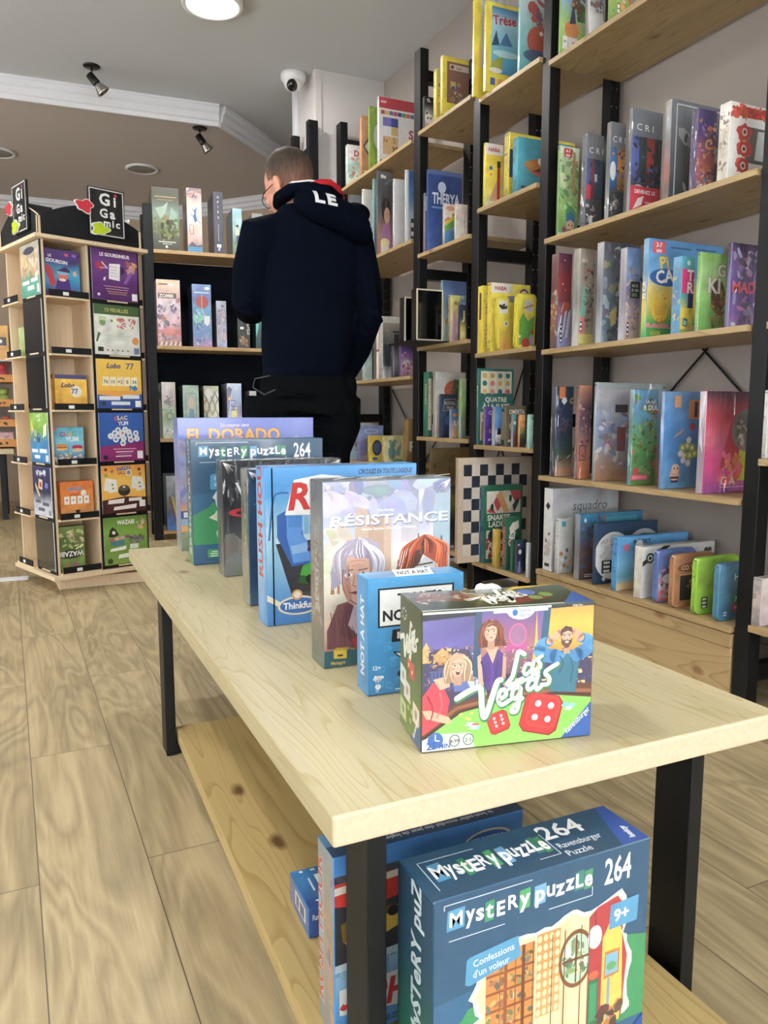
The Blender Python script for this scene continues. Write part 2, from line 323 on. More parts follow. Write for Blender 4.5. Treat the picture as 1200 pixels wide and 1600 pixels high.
def ink(c):
    r = lin(c); g = .2126*r[0]+.7152*r[1]+.0722*r[2]
    return tuple(.008+.985*(g+(v-g)*.9) for v in r)
class Art:
    """a printed face of W x H metres: flat ink shapes in unit coordinates, later ones over earlier ones"""
    def __init__(s, W, H): s.W, s.H, s.k, s.F = W, H, 0, []; s.ar = H/W
    def _put(s, poly, cols):
        c = clip(poly, cols)
        if c: s.F.append((c[0], c[1], s.k))
    def poly(s, pts, c, nk=True):
        if nk: s.k += 1
        c = ink(c); area = sum(pts[i-1][0]*pts[i][1]-pts[i][0]*pts[i-1][1] for i in range(len(pts)))
        if area < 0: pts = pts[::-1]
        if len(pts) > 4 or nk:
            for t in tessellate_polygon([[Vector((p[0], p[1], 0)) for p in pts]]):
                q = [pts[i] for i in t]
                if sum(q[i-1][0]*q[i][1]-q[i][0]*q[i-1][1] for i in range(3)) < 0: q = q[::-1]
                s._put(q, [c]*3)
        else: s._put(list(pts), [c]*len(pts))
        return s
    def grad(s, x0, y0, x1, y1, *cs, horiz=False):
        s.k += 1; cs = [ink(c) for c in cs]
        if len(cs) == 1: cs = cs*2
        n = len(cs)-1
        for i in range(n):
            if horiz:
                a, b = x0+(x1-x0)*i/n, x0+(x1-x0)*(i+1)/n
                s._put([(a, y0), (b, y0), (b, y1), (a, y1)], [cs[i], cs[i+1], cs[i+1], cs[i]])
            else:
                a, b = y0+(y1-y0)*i/n, y0+(y1-y0)*(i+1)/n
                s._put([(x0, a), (x1, a), (x1, b), (x0, b)], [cs[i], cs[i], cs[i+1], cs[i+1]])
        return s
    def rect(s, x0, y0, x1, y1, c): return s.grad(x0, y0, x1, y1, c)
    def ell(s, cx, cy, rx, ry, c, rot=0, n=18, c2=None, nk=True):
        if nk: s.k += 1
        c = ink(c); c2 = ink(c2) if c2 else c; a = R(rot); pts = []
        for i in range(n):
            t = 2*math.pi*i/n; x = rx*math.cos(t); y = ry*math.sin(t)*s.ar
            X = x*math.cos(a)-y*math.sin(a); Y = (x*math.sin(a)+y*math.cos(a))/s.ar; pts.append((cx+X, cy+Y))
        for i in range(n): s._put([(cx, cy), pts[i], pts[(i+1) % n]], [c2, c, c])
        return s
    def circ(s, cx, cy, r, c, c2=None): return s.ell(cx, cy, r, r/s.ar, c, c2=c2)
    def line(s, pts, w, c, closed=False):
        s.k += 1; c = ink(c); pts = list(pts)+([pts[0]] if closed else [])
        for a, b in zip(pts, pts[1:]):
            dx, dy = b[0]-a[0], (b[1]-a[1])*s.ar; l = math.hypot(dx, dy) or 1; nx, ny = -dy/l*w/2, dx/l*w/2/s.ar
            q = [(a[0]-nx, a[1]-ny), (b[0]-nx, b[1]-ny), (b[0]+nx, b[1]+ny), (a[0]+nx, a[1]+ny)]
            s._put(q, [c]*4)
        return s
    def text(s, t, x, y, h, c, al='l', bold=.02, shear=0, rot=0, fit=None, out=None, vert=False, sx=1.0):
        """h = cap height as a fraction of H; x,y = baseline start (or centre); fit = widest allowed fraction of W; out = (colour, extra weight)"""
        bold = min(bold, .032); vs, fs, w = glyphs(t, bold, shear)
        kx = h*s.H/s.W*sx; ky = h
        if fit and w*kx > fit: kx = fit/w
        if out:
            s._text(t, x, y, kx, ky, out[0], al, min(bold+out[1], .05), shear, rot, w)
        return s._text(t, x, y, kx, ky, c, al, bold, shear, rot, w)
    def _text(s, t, x, y, kx, ky, c, al, bold, shear, rot, w):
        vs, fs, w2 = glyphs(t, bold, shear); s.k += 1; c = ink(c); a = R(rot)
        ox = {'l': 0, 'c': -w/2, 'r': -w}[al] - (w2-w)/2
        P = []
        for u, v in vs:
            X = (u+ox)*kx; Y = v*ky*s.ar
            P.append((x+X*math.cos(a)-Y*math.sin(a), y+(X*math.sin(a)+Y*math.cos(a))/s.ar))
        for f in fs:
            q = [P[i] for i in f]
            if sum(q[i-1][0]*q[i][1]-q[i][0]*q[i-1][1] for i in range(len(q))) < 0: q = q[::-1]
            s._put(q, [c]*len(q))
        return s
    def blobs(s, seed, n, x0, y0, x1, y1, size, pal, el=1.0):
        """brush dabs: short, turned, tapering strokes in jittered palette colours"""
        rg = random.Random(seed); mean = [sum(ink(p)[i] for p in pal)/len(pal) for i in range(3)]
        for i in range(int(n*2.4)):
            cx, cy = rg.uniform(x0, x1), rg.uniform(y0, y1); r = size*rg.uniform(.5, 1.35); th = rg.uniform(0, math.pi); asp = rg.uniform(.3, .75)
            c = ink(rg.choice(pal)); c = tuple(v*.62+q*.38 for v, q in zip(c, mean)); f = rg.uniform(.75, 1.2); c = tuple(min(1, v*f*rg.uniform(.93, 1.07)) for v in c); c2 = tuple(min(1, v*rg.uniform(.75, 1.3)) for v in c)
            pts = []
            for j in range(8):
                t = 2*math.pi*j/8; q = rg.uniform(.7, 1.15); u, v = r*q*math.cos(t), r*q*asp*math.sin(t)
                pts.append((cx+u*math.cos(th)-v*math.sin(th), cy+el*(u*math.sin(th)+v*math.cos(th))/s.ar))
            s.k += .35
            for j in range(8): s._put([(cx, cy), pts[j], pts[(j+1) % 8]], [c2, c, c])
        return s
    def paint(s, cs, horiz=False):
        """full-face wash: a gradient with soft uneven pigment"""
        s.k += 1; cs = [ink(c) for c in cs]; cs = cs*2 if len(cs) == 1 else cs; n = len(cs)-1
        m = [sum(c[i] for c in cs)/len(cs) for i in range(3)]; amp = .34 if max(m)-min(m) > .045 else .07
        nx, ny = (7, 12) if s.W > .05 and s.H > .08 else (3, 9); sd = sum(m)*37+len(cs)*3.1
        def col(u, v):
            q = Vector((u*s.W*26, v*s.H*26, sd)); t = (u if horiz else v); w = noise.noise(q*.7)*.10*(amp/.34)
            t = max(0, min(.9999, t+w*math.sin(math.pi*min(1, max(0, t)))))*n; i = int(t); f = t-i
            k = 1+amp*noise.noise(q+Vector((9, 3, 1)))+amp*.6*noise.noise(q*2.3)
            return tuple(max(0, min(1, (cs[i][j]*(1-f)+cs[i+1][j]*f)*(k+.10*(amp/.34)*noise.noise(q+Vector((j*5, 0, 7)))))) for j in range(3))
        C = [[col(i/nx, j/ny) for i in range(nx+1)] for j in range(ny+1)]
        for j in range(ny):
            for i in range(nx):
                s._put([(i/nx, j/ny), ((i+1)/nx, j/ny), ((i+1)/nx, (j+1)/ny), (i/nx, (j+1)/ny)], [C[j][i], C[j][i+1], C[j+1][i+1], C[j+1][i]])
        return s
    def stroke(s, pts, w, c, w1=None, n=6):
        """a smooth brush stroke through pts, tapering from width w to w1"""
        w1 = w if w1 is None else w1; P = [pts[0]]+list(pts)+[pts[-1]]; Q = []
        for i in range(1, len(P)-2):
            for k in range(n):
                t = k/n; Q.append(tuple(.5*(2*P[i][d]+(P[i+1][d]-P[i-1][d])*t+(2*P[i-1][d]-5*P[i][d]+4*P[i+1][d]-P[i+2][d])*t*t+(3*P[i][d]-P[i-1][d]-3*P[i+1][d]+P[i+2][d])*t**3) for d in (0, 1)))
        Q.append(pts[-1]); s.k += 1; c = ink(c); m = len(Q)
        E = []
        for i in range(m):
            a, b = Q[max(0, i-1)], Q[min(m-1, i+1)]; dx, dy = b[0]-a[0], (b[1]-a[1])*s.ar; l = math.hypot(dx, dy) or 1; h = (w+(w1-w)*i/(m-1))/2
            E.append(((Q[i][0]-dy/l*h, Q[i][1]+dx/l*h/s.ar), (Q[i][0]+dy/l*h, Q[i][1]-dx/l*h/s.ar)))
        for i in range(m-1):
            q = [E[i][1], E[i+1][1], E[i+1][0], E[i][0]]; s._put(q, [c]*4)
        for q, h in ((Q[0], w/2), (Q[-1], w1/2)):
            pp = [(q[0]+h*math.cos(t*math.pi/4), q[1]+h*math.sin(t*math.pi/4)/s.ar) for t in range(8)]; s._put(pp, [c]*8)
        return s
    def ops(s, L_):
        for o in L_:
            k, a = o[0], o[1:]
            kw = a[-1] if a and isinstance(a[-1], dict) else {}
            if kw: a = a[:-1]
            {'g': lambda: s.paint(a), 'h': lambda: s.paint(a, True), 'r': lambda: s.grad(a[0], a[1], a[2], a[3], *a[4:]),
             'e': lambda: s.ell(*a, **kw), 'c': lambda: s.circ(*a), 'p': lambda: s.poly(*a), 't': lambda: s.text(*a, **kw), 'b': lambda: s.blobs(*a, **kw), 'l': lambda: s.line(*a, **kw)}[k]()
        return s
    def emit(s, mb, mi, origin, ex, ey, lift=2.5e-5):
        n = ex.cross(ey).normalized(); ex = ex*s.W; ey = ey*s.H
        G = {}                                   # each ink layer lies just above the layers it overlaps
        for pts, cols, k in s.F:
            g = G.setdefault(k, [9, 9, -9, -9, 0])
            for p in pts: g[0] = min(g[0], p[0]); g[1] = min(g[1], p[1]); g[2] = max(g[2], p[0]); g[3] = max(g[3], p[1])
        done = []
        for k in sorted(G):
            g = G[k]; g[4] = 1+max([q[4] for q in done if q[0] < g[2] and g[0] < q[2] and q[1] < g[3] and g[1] < q[3]] or [0]); done.append(g)
        top = max([g[4] for g in done] or [1]); lift = min(lift, .0009/top)
        for pts, cols, k in s.F:
            mb.add([origin + ex*p[0] + ey*p[1] + n*(lift*G[k][4]) for p in pts], [list(range(len(pts)))], mi, list(cols))

X_, Y_, Z_ = Vector((1, 0, 0)), Vector((0, 1, 0)), Vector((0, 0, 1))
def carton(W, D, H, base, r=.0012, seg=1):
    """a carton (or, with a larger r, a round-cornered tin) standing on z=0, front at y=-D/2"""
    mb = MB(); out = []
    for cx, cz, a0 in ((W/2-r, r, -90), (W/2-r, H-r, 0), (-W/2+r, H-r, 90), (-W/2+r, r, 180)):
        for i in range(seg+1):
            t = R(a0+90*i/seg); out.append((cx+r*math.cos(t), cz+r*math.sin(t)))
    n = len(out); e = min(.0012, D/8)
    def ring(y, k): return [(x*(1-2*k/W), y, H/2+(z-H/2)*(1-2*k/H)) for x, z in out]
    vs = ring(-D/2, e)+ring(-D/2+e, 0)+ring(D/2-e, 0)+ring(D/2, e); fs = []
    for j in range(3):
        for i in range(n): fs.append((j*n+i, (j+1)*n+i, (j+1)*n+(i+1) % n, j*n+(i+1) % n)[::-1])
    fs.append(list(range(n))); fs.append([3*n+i for i in range(n)][::-1])
    mb.add(vs, fs, 0, lin(base)); return mb
def face(mb, W, D, H, side, art, r=.0012, mi=0, lift=2.5e-5):
    """put an Art on one side of a carton"""
    e = max(.0013, r*.3 if r > .003 else 0)
    if side == 'f': o, ex, ey, w, h = Vector((-W/2+e, -D/2, e)), X_, Z_, W-2*e, H-2*e
    elif side == 'l': o, ex, ey, w, h = Vector((-W/2, D/2-e, e)), -Y_, Z_, D-2*e, H-2*e
    elif side == 'rt': o, ex, ey, w, h = Vector((W/2, -D/2+e, e)), Y_, Z_, D-2*e, H-2*e
    elif side == 't': o, ex, ey, w, h = Vector((-W/2+e, -D/2+e, H)), X_, Y_, W-2*e, D-2*e
    elif side == 'b': o, ex, ey, w, h = Vector((W/2-e, D/2, e)), -X_, Z_, W-2*e, H-2*e
    art.W, art.H = w, h; art.emit(mb, mi, o, ex, ey, lift)
def art_for(W, D, H, side):
    return Art(*{'f': (W, H), 'l': (D, H), 'rt': (D, H), 't': (W, D), 'b': (W, H)}[side])
def darker(c, k=.6):
    c = c.lstrip('#'); return ''.join('%02x' % int(int(c[i:i+2], 16)*k) for i in (0, 2, 4))
NBOX = [0]
def make_box(name, W, D, H, base, mat, faces, r=.0012, seg=1, sticker=None):
    mb = carton(W, D, H, base, r, seg)
    for side, L_ in faces.items():
        a = art_for(W, D, H, side)
        if callable(L_): L_(a)
        else: a.ops(L_)
        face(mb, W, D, H, side, a, r)
    o = mb.build(name, M[mat]); NBOX[0] += 1
    if sticker:                                  # small white price sticker, a part of its own
        u, v, sw, sh = sticker; x, z = -W/2+u*W, v*H
        sb = MB().box(x, -D/2-.0012, z, x+sw, -D/2-.0006, z+sh, 0, 0, lin('f2f2ee'))
        sb.build('price_sticker', M['matte'], o)
    return o
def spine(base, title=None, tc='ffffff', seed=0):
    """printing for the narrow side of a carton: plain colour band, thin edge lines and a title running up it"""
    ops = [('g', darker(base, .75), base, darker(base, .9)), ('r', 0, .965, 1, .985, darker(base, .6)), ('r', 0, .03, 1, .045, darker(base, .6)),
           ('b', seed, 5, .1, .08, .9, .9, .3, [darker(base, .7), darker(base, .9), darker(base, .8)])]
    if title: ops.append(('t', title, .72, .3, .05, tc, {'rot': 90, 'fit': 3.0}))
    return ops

POSTS = [(1.430, 1.480), (2.391, 2.442), (2.860, 2.917), (3.398, 3.464), (4.406, 4.482)]
# one row of boxes on a shelf of the long wall: fronts face the shop door, spines face the aisle
def row(zs, Xf, specs, group, xmax=2.076):
    items = []
    for sp in specs:
        xl, xs, xr, yt = sp['px']; xo = sp.get('xo', 0); X0 = Xf+xo
        Yf = solve(lambda y: proj(X0, y, zs)[0], xl, .6, 7.5)
        H = solve(lambda h: proj(X0, Yf, zs+h)[1], yt, .01, 1.2)
        W = solve(lambda w: proj(X0+w, Yf, zs+H)[0], xr, .005, 1.0) if not sp.get('w') else sp['w']
        W = min(W, sp.get('wmax', xmax-X0))
        Ys = solve(lambda y: proj(X0, y, zs)[0], xs, .6, 7.5) if xs else Yf+.04
        T = max(sp.get('t', Ys-Yf), .012)
        items.append([Yf, X0, W, H, T, sp])
    for it in items:                              # keep clear of the posts (front and rear)
        for p0, p1 in POSTS:
            Yf, X0, W, H, T, sp = it
            if Yf < p1 and Yf+T > p0 and X0+W > XF-.002:
                if p0-Yf > .014: it[4] = p0-.002-Yf
                elif p1-Yf < .05 and X0+W > 2.03: it[0] = p1+.002
                else: it[0] = p0-.016; it[4] = .013
    order = sorted(items, key=lambda i: i[0])
    for i, it in enumerate(order):
        for jt in order[i+1:]:
            if it[1] < jt[1]+jt[2] and jt[1] < it[1]+it[2]:
                it[4] = min(it[4], max(jt[0]-it[0]-.003, .008)); break
    out = []
    for Yf, X0, W, H, T, sp in order:
        tin = sp.get('tin')
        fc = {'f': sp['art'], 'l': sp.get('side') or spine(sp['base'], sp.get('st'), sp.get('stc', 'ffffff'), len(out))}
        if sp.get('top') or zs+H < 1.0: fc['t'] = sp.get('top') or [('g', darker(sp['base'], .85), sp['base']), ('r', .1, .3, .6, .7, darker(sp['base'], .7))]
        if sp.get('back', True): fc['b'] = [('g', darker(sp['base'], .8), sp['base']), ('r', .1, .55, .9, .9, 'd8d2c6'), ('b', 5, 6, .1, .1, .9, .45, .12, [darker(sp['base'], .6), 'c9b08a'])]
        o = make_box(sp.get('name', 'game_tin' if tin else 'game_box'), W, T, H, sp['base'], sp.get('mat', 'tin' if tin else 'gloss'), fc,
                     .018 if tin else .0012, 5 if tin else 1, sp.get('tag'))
        o.location = (X0+W/2, Yf+T/2, zs+.0006); tag(o, sp['label'], sp.get('cat', 'game tin' if tin else 'board game'), group)
        if sp.get('tilt'): o.rotation_euler = (0, R(sp['tilt']), 0); o.location.z += W/2*abs(math.sin(R(sp['tilt'])))
        out.append(o)
    return out
# ------------------------------------------------------------------ the room
ZC, ZL, XW = 2.813, 2.713, 2.10
def slab(name, pts, z0, z1, mat, kind='structure'):
    o = MB().prism(pts, z0, z1).build(name, mat); o['kind'] = kind; return o
slab('floor', [(-3.3, -3.1), (2.2, -3.1), (2.2, 8.3), (-3.3, 8.3)], -.08, 0, M['floor'])
slab('ceiling', [(-3.3, -3.1), (2.2, -3.1), (2.2, 6.28), (1.821, 5.90), (1.26, 5.347), (-3.3, 5.643)], ZC, ZC+.12, M['ceil'])
slab('ceiling_lowered', [(1.26, 5.352), (1.821, 5.905), (2.2, 6.285), (2.2, 8.3), (-3.3, 8.3), (-3.3, 5.648)], ZL, ZC+.12, M['ceillow'])
wr_ = MB()
for y0, y1, a, b in ((-3.1, -2.9, 0, ZC), (-2.9, -.1, 0, .4), (-2.9, -.1, 2.4, ZC), (-.1, 8.3, 0, ZC)): wr_.box(XW, y0, a, XW+.1, y1, b)
wr_.build('wall_right', M['wall'])['kind'] = 'structure'
slab('wall_back', [(-3.3, 8.12), (1.27, 7.80), (1.27, 7.92), (-3.3, 8.3)], 0, ZL, M['wallfar'])
slab('wall_diagonal', [(1.27, 7.80), (XW, 6.84), (XW, 7.0), (1.27, 7.96)], 0, ZL, M['wallfar'])
slab('column', [(1.655, 4.53), (XW-.002, 4.53), (XW-.002, 4.87), (1.655, 4.87)], 0, ZC, M['wallpale'])
wl = MB()
for y0, y1, a, b in ((-3.1, 0, 0, ZC), (0, 6, 0, .5), (0, 6, 2.45, ZC), (6, 8.3, 0, ZC)): wl.box(-3.4, y0, a, -3.3, y1, b)
wl.build('wall_left', M['wall'])['kind'] = 'structure'
# street front behind the camera: wall with two shop windows and a glazed door
def wall_front():
    mb = MB()
    for x0, x1, z0, z1 in ((-3.4, -3.1, 0, ZC), (-3.1, -.25, 0, .35), (-3.1, 1.95, 2.5, ZC), (-.25, .0, 0, 2.5), (0, 1.95, 0, .35), (1.95, 2.2, 0, ZC)):
        mb.box(x0, -3.2, z0, x1, -3.05, z1)
    o = mb.build('wall_front', M['wall']); o['kind'] = 'structure'
wall_front()
glass = bpy.data.materials.new('window_glass'); glass.use_nodes = True
_b = glass.node_tree.nodes['Principled BSDF']; _b.inputs['Transmission Weight'].default_value = 1; _b.inputs['Roughness'].default_value = 0; _b.inputs['IOR'].default_value = 1.05
for k, (x0, x1) in enumerate(((-3.1, -.25), (0, 1.95)), 1):
    mb = MB(); n = 3 if k == 1 else 2
    for a in (.35, 2.44): mb.box(x0, -3.16, a, x1, -3.09, a+.06)
    for i in range(n+1):
        q = x0+(x1-x0-.06)*i/n; mb.box(q, -3.16, .35, q+.06, -3.09, 2.5)
    w = mb.build('window_%d' % k, M['blackwood']); w['kind'] = 'structure'
    MB().box(x0+.02, -3.128, .37, x1-.02, -3.122, 2.48).build('pane', glass, w)
mb = MB()
for a in (.5, 2.39): mb.box(-3.39, 0, a, -3.31, 6, a+.06)
for i in range(5): mb.box(-3.39, 1.485*i, .5, -3.31, 1.485*i+.06, 2.45)
w = mb.build('window_3', M['blackwood']); w['kind'] = 'structure'; MB().box(-3.353, .02, .52, -3.347, 5.98, 2.43).build('pane', glass, w)  # out-of-view window, added to bring fill light into the interior
mb = MB()
for a in (.4, 2.34): mb.box(XW+.01, -2.9, a, XW+.09, -.1, a+.06)
for i in range(3): mb.box(XW+.01, -2.9+1.37*i, .4, XW+.09, -2.84+1.37*i, 2.4)
w = mb.build('window_4', M['blackwood']); w['kind'] = 'structure'; MB().box(XW+.047, -2.88, .42, XW+.053, -.12, 2.38).build('pane', glass, w)  # out-of-view window, added to give the wrapped boxes bright reflections
# pinkish panel edge on the column, cable duct
o = MB().box(1.648, 4.522, 0, 1.685, 4.5295, ZC-.002).box(1.645, 4.53, 0, 1.6545, 4.56, ZC-.002).build('trim_1', M['wallpale']); o['kind'] = 'structure'
o = MB().box(1.628, 4.86, 0, 1.654, 4.90, ZC-.002).build('trim_2', M['trim']); o['kind'] = 'structure'
# mouldings: a stepped profile swept along a line
def moulding(name, a, b, ztop, h, d, side=1):
    a, b = Vector(a), Vector(b); t = (b-a).normalized(); nrm = Vector((t.y, -t.x))*side
    prof = [(0, 0), (0, -h), (.25*d, -h), (.3*d, -.80*h), (.55*d, -.74*h), (.6*d, -.45*h), (.85*d, -.36*h), (.9*d, -.12*h), (d, -.1*h), (d, 0)]
    vs = []
    for p in (a, b):
        for u, v in prof: vs.append((p.x+nrm.x*u, p.y+nrm.y*u, ztop+v))
    n = len(prof); fs = [(i, (i+1) % n, n+(i+1) % n, n+i) for i in range(n)]+[list(range(n))[::-1], [n+i for i in range(n)]]
    o = MB().add(vs, fs).build(name, M['trim']); o['kind'] = 'structure'
moulding('trim_3', (-3.3, 5.64), (1.262, 5.344), ZC, .125, .06)
moulding('trim_4', (1.262, 5.344), (2.09, 6.17), ZC, .125, .06)
moulding('trim_5', (-3.3, 8.115), (1.27, 7.795), ZL, .10, .09)
moulding('trim_6', (1.27, 7.795), (XW, 6.835), ZL, .10, .09)
o = MB().box(-3.3, 4.06, 0, -.03, 4.13, .006).build('trim_7', M['trim']); o['kind'] = 'structure'
o = MB().box(XW-.015, -3, 0, XW, 4.5, .07).build('baseboard_right', M['wallpale']); o['kind'] = 'structure'

# ------------------------------------------------------------------ things on the ceiling
lp = empty('ceiling_lamp', (.935, 4.02, ZC), 0, 'round lit ceiling lamp with glowing white diffuser', 'ceiling lamp')
MB().lathe([(.150, 0), (.150, -.03), (.128, -.036), (.126, -.02)], 40).build('rim', M['white'], lp)
MB().lathe([(.126, -.012), (.124, -.034), (.09, -.042), (.02, -.046)], 40).build('diffuser', M['lamp'], lp)
def spotlight(px, py, z, tilt, az, label):
    p = onz(px, py, z); t = empty('ceiling_spotlight', (p.x, p.y, z), az, label, 'spotlight', 'swivel ceiling spotlights')
    MB().lathe([(.048, 0), (.048, -.006), (.04, -.010)], 24).build('mounting_plate', M['darkmetal'], t)
    MB().tube([(0, 0, -.008), (0, 0, -.062)], .006, 10).build('stem', M['chrome'], t)
    Mx = Matrix.Translation((0, 0, -.066)) @ Matrix.Rotation(R(tilt), 4, 'Y')
    MB().lathe([(.012, .028), (.022, .024), (.023, -.03), (.024, -.036)], 20, M=Mx).build('holder', M['darkmetal'], t)
    b = MB().lathe([(.022, -.036), (.024, -.05), (.040, -.088), (.041, -.094), (.037, -.094), (.034, -.086)], 24, M=Mx).build('reflector', M['chrome'], t)
    MB().lathe([(.035, -.084), (.020, -.080), (.012, -.078)], 20, M=Mx).build('bulb', M['bulb'], t)
spotlight(143, 103, ZC, -42, 0, 'swivel spotlight on the near ceiling, before the long white moulding')
spotlight(312, 200, ZL, -38, 0, 'swivel spotlight with bright bulb under the lowered beige ceiling')
spotlight(86, 333, ZL, -30, .5, 'small dim spotlight peeping out above the rotating game display')
for (px, py), lab in (((222, 263), 'round grey ceiling vent beyond the bright spotlight'), ((-4, 237), 'round ceiling vent cut by the frame edge, over the game display')):
    p = onz(px, py, ZL); t = empty('ceiling_vent', (p.x, p.y, ZL), 0, lab, 'vent', 'round ceiling vents')
    MB().lathe([(.125, 0), (.125, -.012), (.105, -.016), (.103, -.004)], 36).build('rim', M['trim'], t)
    MB().lathe([(.103, -.006), (.10, -.009), (.03, -.010)], 30).build('disc', plain('grey_vent_disc', '8e8c80', .7), t)
p = onz(458, 116, ZC)
cam_t = empty('security_camera', (p.x, p.y, ZC), 0, 'white dome security camera on the ceiling by the column', 'security camera')
MB().lathe([(.075, 0), (.075, -.03), (.062, -.046), (.05, -.05)], 32).build('base', M['white'], cam_t)
MB().ball((-.008, -.012, -.056), (.052, .052, .048), 24).build('eyeball', M['white'], cam_t)
MB().lathe([(.034, 0), (.034, .016), (.022, .026), (.004, .029)], 20, M=Matrix.Translation((-.022, -.036, -.076)) @ Matrix.Rotation(R(-28), 4, 'Y') @ Matrix.Rotation(R(118), 4, 'X')).build('lens', M['glassblack'], cam_t)

# ------------------------------------------------------------------ the display table
TX0, TX1, TY0, TY1, TZ = .257, .905, .677, 2.373, .40
tb = empty('display_table', (.58, 1.52, 0), 0, 'low pine display table with black metal legs and a lower board', 'table')
o = MB()
o.box(TX0-.58, TY0-1.52, TZ-.034, TX1-.58, TY1-1.52, TZ, 0, .003)
for i, f in enumerate(o.f):
    c = [sum(o.v[k][j] for k in f)/len(f) for j in range(3)]
    if c[1] < TY0-1.52+.003 or c[1] > TY1-1.52-.003: o.m[i] = 1
o.build('tabletop', [M['table'], M['endgrain']], tb)
def tleg(x, y): MB().box(x-.58, y-1.52, 0, x-.58+.023, y-1.52+.062, TZ-.0345, 0, .002).build('leg', M['black'], tb)
for x, y in ((.300, .690), (.764, .695), (.253+.006, 1.776), (.74, 1.776)): tleg(x, y)
for y, xa in ((.694, .302), (1.78, .261)):
    MB().box(xa-.58, y-1.52, .001, .765-.58, y-1.52+.052, .028, 0, .002).build('crossbar', M['black'], tb)
o = MB()
Mb = Matrix.Translation((-.58, -1.52, 0))
o.prism([(.335, .765), (.74, .765), (.74, 1.80), (.286, 1.80), (.272, .765)], .029, .06, M=Mb)
o.prism([(.335, .60), (.74, .60), (.74, .7649), (.335, .7649)], .029, .06, M=Mb)
o.build('lower_board', M['board'], tb)
# ------------------------------------------------------------------ shelving along the long wall
XF = 1.76; XS = 1.747; HU = 2.497
def upright(parent, y, y1, zt, x0=XF, xr=2.055):
    """a ladder side frame: front post, drilled rear post, rungs"""
    MB().box(x0, y, 0, x0+.045, y1, zt, 0, .002).build('post', M['black'], parent)
    pg = MB().box(xr-.02, y, 0, xr+.025, y1, zt, 0, .002)
    for i in range(int(zt/.064)):
        for dx in (.006, .028):
            pg.add([(xr-.02+dx+.0035*math.cos(k*1.05), y-.0006, .08+.064*i+.0035*math.sin(k*1.05)) for k in range(6)], [list(range(6))], 1)
    pg.build('post', [M['black'], M['chrome']], parent)
    for z in (.06, .75, 1.45, zt-.14):
        MB().box(x0+.04, y+.008, z, xr-.015, y1-.008, z+.05, 0, .002).build('rung', M['black'], parent)
def unit(label, y0, y1, shelves, uprights, zt=HU, brace=None):
    t = empty('shelving_unit', (0, 0, 0), 0, label, 'shelving unit', 'black and pine shelving units along the wall')
    for a, b in uprights: upright(t, a, b, zt)
    for z in shelves:
        MB().box(XS, y0+.002, z-.018, 2.078, y1-.002, z, 0, .0015).build('shelf', M['shelfY'], t)
    if brace:
        z0, z1 = brace
        for a, b in ((z0, z1), (z1, z0)):
            MB().tube([(2.086, y0+.02, a), (2.086, y1-.02, b)], .004, 6).build('cross_brace', M['black'], t)
    return t
SA = [2.042, 1.432, 1.036, .570, .211]
SB = [2.078, 1.645, 1.055, .669, .160]
SC = [2.118, 1.560, 1.122, .690, .170]
SD = [2.108, 1.645, .990, .525]
ua = unit('wide bay of the shelf wall nearest the table, with a timber plinth', 1.482, 2.390, SA, [(1.430, 1.478), (2.393, 2.44)], 2.75, (.62, 1.40))
MB().box(1.752, 1.484, .150, 1.775, 2.389, .190, 0, .002).build('plinth_rail', M['shelfY'], ua)
MB().box(1.757, 1.484, .008, 1.779, 2.389, .1495, 0, .002).build('plinth_panel', M['shelfY'], ua)
unit('narrow shelving bay of yellow boxes beside the wide bay', 2.442, 2.858, SB, [(2.862, 2.915)], 2.75)
unit('narrow shelving bay with black frames and a tall left post', 2.918, 3.396, SC, [(3.400, 3.462)], HU, (.2, 1.1))
unit('wide far shelving bay behind the customer, ending at the column', 3.465, 4.405, SD, [(4.408, 4.480)], HU, (.12, .95))
unit('shelving bay cut off by the frame edge beyond the nearest black post', .60, 1.428, [2.045, 1.437, 1.037, .683, .232], [(.55, .598)], 2.75)
# a spare ladder frame standing against the column
lf = empty('ladder_frame', (1.578, 4.455, 0), 0, 'spare black ladder frame standing against the column behind the customer', 'shelf upright')
MB().box(0, 0, 0, .06, .045, HU, 0, .002).build('post', M['black'], lf)
MB().box(0, .285, 0, .045, .33, HU, 0, .002).build('post', M['black'], lf)
for z in (.1, .8, 1.6, HU-.2): MB().box(.008, .04, z, .036, .29, z+.06, 0, .002).build('rung', M['black'], lf)

